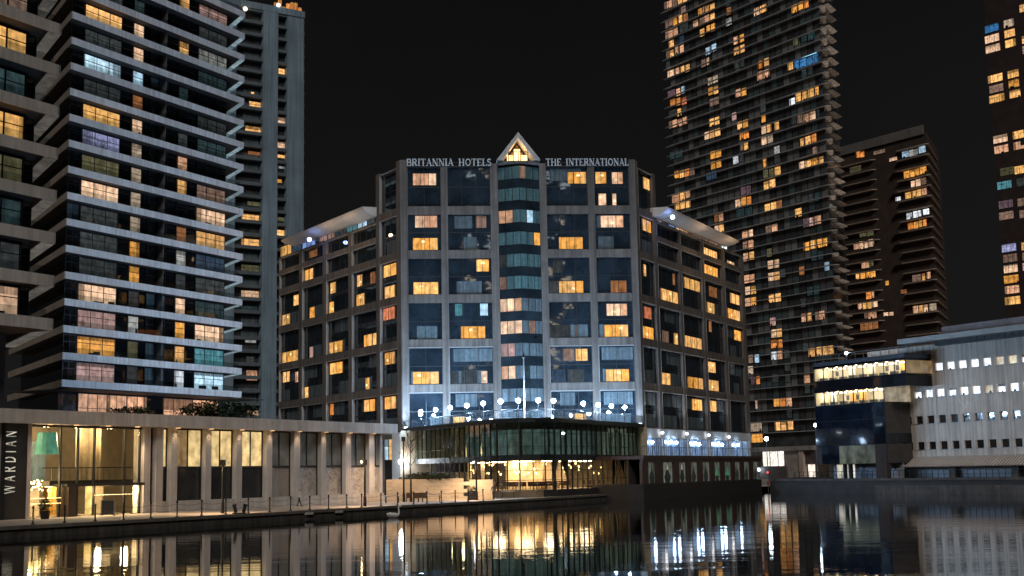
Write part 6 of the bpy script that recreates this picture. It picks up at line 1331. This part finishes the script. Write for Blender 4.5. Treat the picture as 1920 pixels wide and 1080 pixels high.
# tall cool street lamps at the right
def street_lamp(p, z0, zt, label, r=0.24, st=30.0):
    o = root('street_lamp', label, 'street lamp', (p[0], p[1], z0), 'cool white street lamps')
    b = MB(); b.lathe((p[0], p[1], z0), [(0.12, 0), (0.1, 0.6), (0.06, zt-z0-0.3)], 8); b.build(o, 'post', METAL)
    b = MB(); b.lathe((p[0], p[1], zt), ball(r, 8), 12); b.build(o, 'globe', glow('street_globe', (0.70, 0.88, 1.0), st)); return o
p = GF.w(GF.u(1533, 880, -4.4), -4.4, 0); street_lamp((p.x, p.y), GQZ, at_y(1531, 797, p.y).z, 'street lamp on the quay at the left edge of the blue glass block')
p = GF.w(gu(1584, 668), -4.7, 0); street_lamp((p.x, p.y), b1[1]+0.9, at_y(1584, 662, p.y).z, 'small cool lamp on the roof of the glass office block', 0.2)
p = HR.w(uRe+2.5, -2, 0); street_lamp((p.x, p.y), QZ, at_y(1417, 823, p.y).z, 'street lamp just beyond the far end of the hotel right wing', 0.36)
p = CF.w(cu_(1445), -34.5, 0); street_lamp((p.x, p.y), QZ, at_y(1445, 880, p.y).z, 'low lamp in front of the terrace wall below the lit lobby', 0.36)
# pair of mooring bollards
p, d, n = on_quay(450, 0.5)
mo = root('mooring_bollard', 'dark twin headed mooring bollard on the quay edge right of the lamp column', 'bollard', (p.x, p.y, QZ+0.012))
b = MB(); b.box(p.x-0.55, p.x+0.55, p.y-0.25, p.y+0.25, QZ+0.012, QZ+0.1); b.build(mo, 'base_plate', BLACKM)
for s in (-1, 1):
    b = MB(); q = Vector((p.x+s*0.3, p.y, QZ+0.1)); b.tube(q, q+Vector((s*0.12, 0, 0.5)), 0.15, 0.13, 8); b.tube(q+Vector((s*0.12, 0, 0.5)), q+Vector((s*0.16, 0, 0.68)), 0.2, 0.17, 8); b.build(mo, 'bollard_head', BLACKM)
# pale fender boards on the quay wall
for x, y, w_, lab in ((580, 963, 1.0, 'pale timber fender board on the quay wall below the walking person'), (636, 959.5, 1.0, 'pale timber fender board on the quay wall right of the walking person')):
    p, d, n = on_quay(x, -0.12); z = at_y(x, y, p.y).z
    o = root('fender_board', lab, 'fender', (p.x, p.y, z), 'fender boards'); b = MB()
    c0_, c1_ = p-d*w_*0.5, p+d*w_*0.5; b.prism([tuple(c0_-n*0.06), tuple(c1_-n*0.06), tuple(c1_+n*0.12), tuple(c0_+n*0.12)], z-0.09, z+0.12); b.build(o, 'board', surf('pale_board', (0.55, 0.50, 0.45), 0.8))
# board sign and planter pots outside the lobby
def ground_thing(px, back): p, d, n = on_quay(px, back); return p
p = ground_thing(204, 10.5)
o = root('board_sign', 'black pavement board standing outside the lobby window', 'board', (p.x, p.y, QZ)); b = MB()
b.box(p.x-0.5, p.x+0.5, p.y-0.12, p.y-0.06, QZ+0.1, QZ+1.25); b.build(o, 'board_face', BLACKM)
b = MB()
for s in (-0.52, 0.52): b.box(p.x+s-0.03, p.x+s+0.03, p.y-0.16, p.y-0.1, QZ, QZ+1.3); b.box(p.x+s-0.03, p.x+s+0.03, p.y+0.2, p.y+0.26, QZ, QZ+1.1)
b.box(p.x-0.55, p.x+0.55, p.y-0.16, p.y-0.1, QZ+1.26, QZ+1.32); b.build(o, 'board_frame', METAL)
leafm = surf('evergreen_leaf', (0.035, 0.055, 0.022), 0.6, 0.5, 3.0)
def leaf_cloud(parent, name, c, rx, ry, rz, n, size, mat, seed):
    r = random.Random(seed); b = MB()
    for i in range(n):
        while True:
            x, y, z = r.uniform(-1, 1), r.uniform(-1, 1), r.uniform(-1, 1)
            k = x*x+y*y+z*z
            if k < 1 and r.random() < 0.35+k: break
        p = Vector((c[0]+x*rx*(0.85+0.3*r.random()), c[1]+y*ry, c[2]+z*rz)); a, e = r.uniform(0, 6.28), r.uniform(-0.9, 0.9); s = size*r.uniform(0.6, 1.4)
        t = Vector((math.cos(a)*math.cos(e), math.sin(a)*math.cos(e), math.sin(e)))*s; w = Vector((-math.sin(a), math.cos(a), r.uniform(-0.6, 0.6))).normalized()*s*0.35
        b.quad(p, p+t*0.5+w, p+t, p+t*0.5-w)
    return b.build(parent, name, mat)
p = ground_thing(86, 11.0)
o = root('potted_shrub', 'leafy shrub in a dark pot outside the left lobby window', 'plant', (p.x, p.y, QZ)); b = MB(); b.lathe((p.x, p.y, QZ), [(0.32, 0), (0.42, 0.55), (0.45, 0.6)], 10); b.build(o, 'pot', BLACKM)
leaf_cloud(o, 'foliage', (p.x, p.y, QZ+1.05), 0.5, 0.5, 0.5, 220, 0.22, leafm, 3)
# shrubs on the podium roof
for i, (x, rx, rz, n) in enumerate(((375, 2.4, 0.95, 420), (408, 2.6, 1.2, 480), (440, 2.4, 1.15, 440), (245, 2.0, 0.5, 240))):
    vv = 9.0; uu = PF.u(x, 775, vv); q = PF.w(uu, vv, PZT)
    o = root('roof_shrub', ['bushy dark shrub on the podium roof at the left of the row', 'tallest dark shrub on the podium roof in the middle of the row', 'dark shrub on the podium roof at the right end of the row', 'low dark shrub on the podium roof before the lit ground floor room'][i], 'shrub', (q.x, q.y, PZT-0.05), 'shrubs on the podium roof')
    b = MB(); b.box(q.x-rx*0.9, q.x+rx*0.9, q.y-0.4, q.y+0.4, PZT-0.05, PZT+0.45); b.build(o, 'planter_box', SOFF)
    b = MB()
    for k_ in range(6): b.tube((q.x+(k_-2.5)*rx*0.28, q.y, PZT+0.4), (q.x+(k_-2.5)*rx*0.34, q.y+0.1, PZT+0.5+rz), 0.05, 0.02, 5)
    b.build(o, 'stem', surf('bark', (0.07, 0.05, 0.035), 0.9)); leaf_cloud(o, 'foliage', (q.x, q.y, PZT+0.55+rz*0.55), rx, 0.8, rz, n*2, 0.34, leafm, 30+i)
# planter wall with hedge
pa, pb = ground_thing(724, 13.0), ground_thing(880, 5.5)
PW = root('planter_wall', 'long pale stone planter wall with a low hedge beside the quay', 'planter', ((pa.x+pb.x)/2, (pa.y+pb.y)/2, QZ))
d = (pb-pa).normalized(); n = Vector((-d.y, d.x)); Lw = (pb-pa).length; stone2 = surf('planter_limestone', (0.50, 0.42, 0.32), 0.85, 0.15, 1.0)
for k_ in range(6):
    for j in range(7):
        off = (0.5 if k_ % 2 else 0.0)*Lw/7; s0, s1 = max(0, j*Lw/7-off), min(Lw, (j+1)*Lw/7-off)
        if s1-s0 < 0.1: continue
        b = MB(); b.prism([tuple(pa+d*(s0+0.012)), tuple(pa+d*(s1-0.012)), tuple(pa+d*(s1-0.012)+n*0.5), tuple(pa+d*(s0+0.012)+n*0.5)], QZ+0.40*k_+0.012, QZ+0.40*(k_+1)-0.006); b.build(PW, 'stone_block', stone2)
e0 = pb; b = MB(); b.prism([tuple(e0), tuple(e0+Vector((2.6, -0.4))), tuple(e0+Vector((2.7, 0.6))), tuple(e0+n*0.5)], QZ, QZ+2.2); b.build(PW, 'end_block', stone2)
leaf_cloud(PW, 'hedge', ((pa.x+pb.x)/2, (pa.y+pb.y)/2+0.9, QZ+2.6), Lw*0.33, 1.2, 0.42, 1400, 0.3, surf('hedge_leaf', (0.06, 0.06, 0.022), 0.6, 0.5, 3.0), 77)
# tables and chairs on the promenade
def cafe_table(px, back, label, mat):
    p = ground_thing(px, back); o = root('cafe_table', label, 'table', (p.x, p.y, QZ), 'tables on the promenade'); b = MB()
    b.box(p.x-0.75, p.x+0.75, p.y-0.4, p.y+0.4, QZ+0.72, QZ+0.8); b.build(o, 'table_top', mat)
    for q1 in (-0.65, 0.65):
        for q2 in (-0.3, 0.3): b = MB(); b.box(p.x+q1-0.035, p.x+q1+0.035, p.y+q2-0.035, p.y+q2+0.035, QZ, QZ+0.72); b.build(o, 'leg', BLACKM)
cafe_table(812, 4.0, 'pale cafe table on the promenade before the planter wall', surf('pale_table', (0.7, 0.62, 0.5), 0.6))
cafe_table(735, 7.5, 'low pale table by the podium corner', surf('pale_table', (0.7, 0.62, 0.5), 0.6))
cafe_table(952, 4.5, 'pale cafe table outside the pavilion entrance', surf('pale_table', (0.7, 0.62, 0.5), 0.6))
for i, (px, bk_) in enumerate(((780, 6.0), (788, 6.2), (796, 5.5), (765, 8.0))):
    p = ground_thing(px, bk_); o = root('cafe_chair', ['brown cafe chair before the planter wall, second of four', 'brown cafe chair before the planter wall, third of four', 'brown cafe chair next to the pale table', 'brown cafe chair nearest the bare tree'][i], 'chair', (p.x, p.y, QZ), 'chairs on the promenade')
    b = MB(); b.box(p.x-0.24, p.x+0.24, p.y-0.24, p.y+0.24, QZ+0.42, QZ+0.48); b.build(o, 'seat', surf('cane', (0.16, 0.09, 0.04), 0.8))
    b = MB(); b.box(p.x-0.24, p.x+0.24, p.y+0.2, p.y+0.25, QZ+0.48, QZ+1.0); b.build(o, 'backrest', surf('cane', (0.16, 0.09, 0.04), 0.8))
    for q1 in (-0.2, 0.2):
        for q2 in (-0.2, 0.2): b = MB(); b.box(p.x+q1-0.025, p.x+q1+0.025, p.y+q2-0.025, p.y+q2+0.025, QZ, QZ+0.42); b.build(o, 'leg', BLACKM)
for i, px in enumerate((885, 900)):
    p = ground_thing(px, 4.5+i); o = root('planter_box', ['dark square planter box left of the pavilion lamp column', 'dark square planter box right of the pavilion lamp column'][i], 'planter', (p.x, p.y, QZ), 'planter boxes')
    b = MB(); b.box(p.x-0.5, p.x+0.5, p.y-0.4, p.y+0.4, QZ, QZ+1.0); b.build(o, 'box', BLACKM); leaf_cloud(o, 'foliage', (p.x, p.y, QZ+1.2), 0.5, 0.4, 0.3, 120, 0.2, leafm, 50+i)
# bare tree beside the planter
def bare_tree(p, h, label):
    o = root('bare_tree', label, 'tree', (p.x, p.y, QZ)); r = random.Random(4); bark = surf('bark', (0.07, 0.05, 0.035), 0.9)
    t = MB(); segs = []; q = Vector((p.x, p.y, QZ)); 
    for i in range(6):
        q2 = q+Vector((r.uniform(-.06, .06), r.uniform(-.06, .06), h/6)); t.tube(q, q2, 0.13-0.018*i, 0.13-0.018*(i+1), 7); segs.append(q2); q = q2
    t.build(o, 'trunk', bark); cb = MB()
    def grow(q, dv, L_, rad, lv):
        if lv == 0: return
        for k_ in range(3): 
            q2 = q+dv*L_/3; cb.tube(q, q2, rad*(1-k_*0.2), rad*(0.8-k_*0.2), 4); q = q2; dv = (dv+Vector((r.uniform(-.2, .2), r.uniform(-.2, .2), r.uniform(-.05, .2)))).normalized()
            grow(q, (dv+Vector((r.uniform(-.9, .9), r.uniform(-.9, .9), r.uniform(-.1, .6)))).normalized(), L_*0.62, rad*0.5, lv-1)
    for i in range(2, 6):
        for j in range(3):
            a = r.uniform(0, 6.28); grow(segs[i], Vector((math.cos(a), math.sin(a), r.uniform(0.5, 1.1))).normalized(), h*0.26, 0.045, 3)
    cb.build(o, 'branches', bark)
p = ground_thing(771, 8.0); bare_tree(p, 7.6, 'slender bare winter tree between the lamp column and the planter wall')
p = ground_thing(845, 14.0); bare_tree(p, 6.0, 'small bare winter tree in front of the pavilion cream columns')
# ---- people
def skinned(name, verts, edges, radii, mat, parent, M, sub=2):
    me = bpy.data.meshes.new(name); me.from_pydata(verts, edges, []); o = bpy.data.objects.new(name, me); COL.objects.link(o)
    md = o.modifiers.new('skin', 'SKIN'); md.use_smooth_shade = True
    for i, r in enumerate(radii):
        me.skin_vertices[0].data[i].radius = r if isinstance(r, tuple) else (r, r)
    me.skin_vertices[0].data[0].use_root = True
    s = o.modifiers.new('sub', 'SUBSURF'); s.levels = sub; s.render_levels = sub
    me.materials.append(mat)
    if parent: o.parent = parent; o.matrix_basis = WM[parent].inverted() @ M
    else: o.matrix_basis = M
    WM[o] = M.copy(); return o
def person_mat(name, top, legs, hair, skin=(0.35, 0.22, 0.16)):
    m, nt, b = _nt(name); N, L = nt.nodes, nt.links; tc = N.new('ShaderNodeTexCoord'); sx = N.new('ShaderNodeSeparateXYZ'); L.new(tc.outputs['Object'], sx.inputs[0])
    mr = N.new('ShaderNodeMapRange'); mr.inputs['From Max'].default_value = 1.8; L.new(sx.outputs['Z'], mr.inputs['Value'])
    cr = N.new('ShaderNodeValToRGB'); cr.color_ramp.interpolation = 'CONSTANT'; e = cr.color_ramp.elements
    e[0].position = 0; e[0].color = (0.02, 0.02, 0.02, 1); e[1].position = 0.05; e[1].color = (*legs, 1)
    for ps, c in ((0.51, top), (0.845, skin), (0.94, hair)): q = e.new(ps); q.color = (*c, 1)
    L.new(mr.outputs[0], cr.inputs[0]); L.new(cr.outputs[0], b.inputs['Base Color']); b.inputs['Roughness'].default_value = 0.85; return m
def person(px, back, yaw, label, mat, stride=0.28, h=1.76):
    p = ground_thing(px, back); o = root('person', label, 'person', (p.x, p.y, QZ+0.004))
    s = stride
    V = [(0, 0, 0.95), (0, 0.01, 1.12), (0, 0.0, 1.32), (0, 0, 1.44), (0, 0.02, 1.52), (0, 0.04, 1.60), (0, 0.035, 1.70),                 # pelvis..head
         (-0.10, 0, 0.90), (-0.10, s*0.55, 0.50), (-0.10, s, 0.09), (-0.10, s+0.15, 0.04),
         (0.10, 0, 0.90), (0.10, -s*0.25, 0.50), (0.10, -s*1.0, 0.13), (0.10, -s*0.9+0.12, 0.05),
         (-0.19, 0, 1.40), (-0.24, -0.10, 1.14), (-0.22, 0.06, 0.92), (-0.21, 0.12, 0.83),
         (0.19, 0, 1.40), (0.24, 0.08, 1.14), (0.20, 0.28, 1.02), (0.19, 0.36, 1.00)]
    E_ = [(0, 1), (1, 2), (2, 3), (3, 4), (4, 5), (5, 6), (0, 7), (7, 8), (8, 9), (9, 10), (0, 11), (11, 12), (12, 13), (13, 14), (3, 15), (15, 16), (16, 17), (17, 18), (3, 19), (19, 20), (20, 21), (21, 22)]
    Rr = [(0.15, 0.11), (0.14, 0.10), (0.17, 0.11), (0.10, 0.08), 0.055, (0.08, 0.10), (0.075, 0.09), 0.095, 0.065, 0.045, 0.04, 0.095, 0.065, 0.045, 0.04, 0.065, 0.05, 0.04, 0.035, 0.065, 0.05, 0.04, 0.035]
    M = Matrix.Translation((p.x, p.y, QZ+0.004)) @ Matrix.Rotation(yaw, 4, 'Z') @ Matrix.Scale(h/1.79, 4)
    skinned('body', V, E_, Rr, mat, o, M)
    # fingers on both hands
    hv, he, hr_ = [], [], []
    for bx_, by_, bz_, dr_ in ((-0.21, 0.12, 0.83, Vector((0, 0.25, -0.97))), (0.19, 0.36, 1.00, Vector((0, 0.95, 0.1)))):
        for k_ in range(5):
            i0 = len(hv); b0 = Vector((bx_+(k_-2)*0.016, by_, bz_)); L_ = (0.05, 0.075, 0.085, 0.078, 0.06)[k_]
            q1 = b0+dr_*L_*0.6+Vector(((k_-2)*0.004, 0.01 if k_ else 0.03, 0)); q2 = q1+dr_*L_*0.5+Vector((0, 0.015, -0.012))
            hv += [tuple(b0), tuple(q1), tuple(q2)]; he += [(i0, i0+1), (i0+1, i0+2)]; hr_ += [0.010, 0.009, 0.007]
    skinned('fingers', hv, he, hr_, surf('skin', (0.38, 0.24, 0.17), 0.6), o, M, 1)
    return o
person(561, 9.5, R(-60), 'person in a light top and dark trousers walking past the podium', person_mat('walker_clothes', (0.60, 0.52, 0.54), (0.03, 0.025, 0.03), (0.02, 0.015, 0.01)))
person(925, 2.6, R(150), 'person in dark clothes standing on the quay outside the pavilion', person_mat('dark_clothes', (0.03, 0.03, 0.035), (0.02, 0.02, 0.022), (0.02, 0.015, 0.01)), stride=0.05)
# ---- swan on the water
p = at_z(738, 971, 0.0); sw = root('swan', 'white swan swimming near the quay wall', 'swan', (p.x, p.y, 0.0))
V = [(0, 0, 0.16), (-0.28, 0, 0.18), (-0.5, 0, 0.26), (0.25, 0, 0.17), (0.38, 0, 0.28), (0.37, 0, 0.48), (0.33, 0, 0.66), (0.38, 0, 0.80), (0.46, 0, 0.80), (0.56, 0, 0.75)]
skinned('body', V, [(i, i+1) for i in (0, 1)]+[(0, 3)]+[(i, i+1) for i in range(3, 9)], [(0.22, 0.20), (0.2, 0.17), (0.05, 0.05), (0.15, 0.14), 0.075, 0.05, 0.045, 0.055, 0.055, 0.015], surf('swan_white', (0.85, 0.83, 0.80), 0.7, 0.05), sw, Matrix.Translation((p.x, p.y, 0)) @ Matrix.Rotation(R(10), 4, 'Z') @ Matrix.Scale(1.25, 4))
b = MB(); M = Matrix.Translation((p.x, p.y, 0)) @ Matrix.Rotation(R(10), 4, 'Z') @ Matrix.Scale(1.25, 4); b.tube((0.53, 0, 0.765), (0.64, 0, 0.72), 0.028, 0.01, 6); b.build(sw, 'beak', surf('beak_orange', (0.6, 0.2, 0.03), 0.5), M=M)
for s in (-1, 1): b = MB(); b.lathe((0, 0, 0), [(0.02, -0.4), (0.10, -0.2), (0.13, 0.1), (0.03, 0.35)], 8); b.build(sw, 'wing', MATS['swan_white'], M=M @ Matrix.Translation((-0.12, s*0.17, 0.24)) @ Matrix.Rotation(R(-82), 4, 'Y'))
# ---- red channel marker
p = at_z(1441, 924, 0.0); mk = root('channel_marker', 'slim pole marker with a small red light standing in the dock', 'marker', (p.x, p.y, -0.5))
b = MB(); b.lathe((p.x, p.y, -0.5), [(0.06, 0), (0.04, 3.6)], 8); b.build(mk, 'pole', METAL); b = MB(); b.lathe((p.x, p.y, 1.2), [(0.1, 0), (0.16, 0.1), (0.16, 0.45), (0.1, 0.5)], 10); b.build(mk, 'red_drum', surf('red_paint', (0.5, 0.03, 0.02), 0.5))
b = MB(); b.lathe((p.x, p.y, 3.0), ball(0.12, 6), 8); b.build(mk, 'red_light', glow('red_glow', (1.0, 0.05, 0.03), 5))
# ---- railing on the far quay
fr2 = root('quay_railing', 'thin dark railing along the far quay before the white building', 'railing', GF.w(GF.u(1700, 890, -4.7), -4.7, GQZ))
ra, rb_ = GF.u(1490, 890, -4.7), GF.u(1960, 890, -4.7); nr = 46
for i in range(nr): bx(fr2, 'post', GF, ra+(rb_-ra)*i/(nr-1)-0.03, ra+(rb_-ra)*i/(nr-1)+0.03, -4.72, -4.66, GQZ, GQZ+1.0, BLACKM)
bx(fr2, 'top_rail', GF, ra, rb_, -4.73, -4.65, GQZ+1.0, GQZ+1.06, BLACKM); bx(fr2, 'mid_rail', GF, ra, rb_, -4.71, -4.67, GQZ+0.5, GQZ+0.54, BLACKM)
# ================================================================== OFFICE TOWERS ACROSS THE DOCK (behind the viewer; seen only as sparkles in the glass)
bt = random.Random(17)
for (bx0, by0, w_, d_, h_, lab) in ((-75, -190, 44, 40, 120, 'office tower across the dock, left of two, seen only as sparkles mirrored in the glass'), (38, -215, 50, 44, 150, 'office tower across the dock, right of two, seen only as sparkles mirrored in the glass')):
    o = root('office_tower', lab, 'tower', (bx0+w_/2, by0-d_/2, 0.0), 'office towers across the dock')
    b = MB(); b.box(bx0, bx0+w_, by0-d_, by0, -2, h_); b.build(o, 'wall', GLASSB)
    b = MB()
    for k in range(int(h_/4)):
        x = bx0+1
        while x < bx0+w_-3:
            l_ = bt.uniform(1.2, 4.5)
            if bt.random() < 0.30: b.box(x, x+l_, by0, by0+0.1, k*4+1.2, k*4+2.8, bt.randrange(2))
            x += l_+bt.uniform(0.5, 3)
    p_ = b.build(o, 'lit_windows', [glow('far_office_warm', (1.0, 0.85, 0.6), 3.0), glow('far_office_cool', (0.75, 0.9, 1.0), 3.0)]); p_['kind'] = 'stuff'
for n_ in ('far_office_warm', 'far_office_cool'): MATS[n_].cycles.emission_sampling = 'NONE'
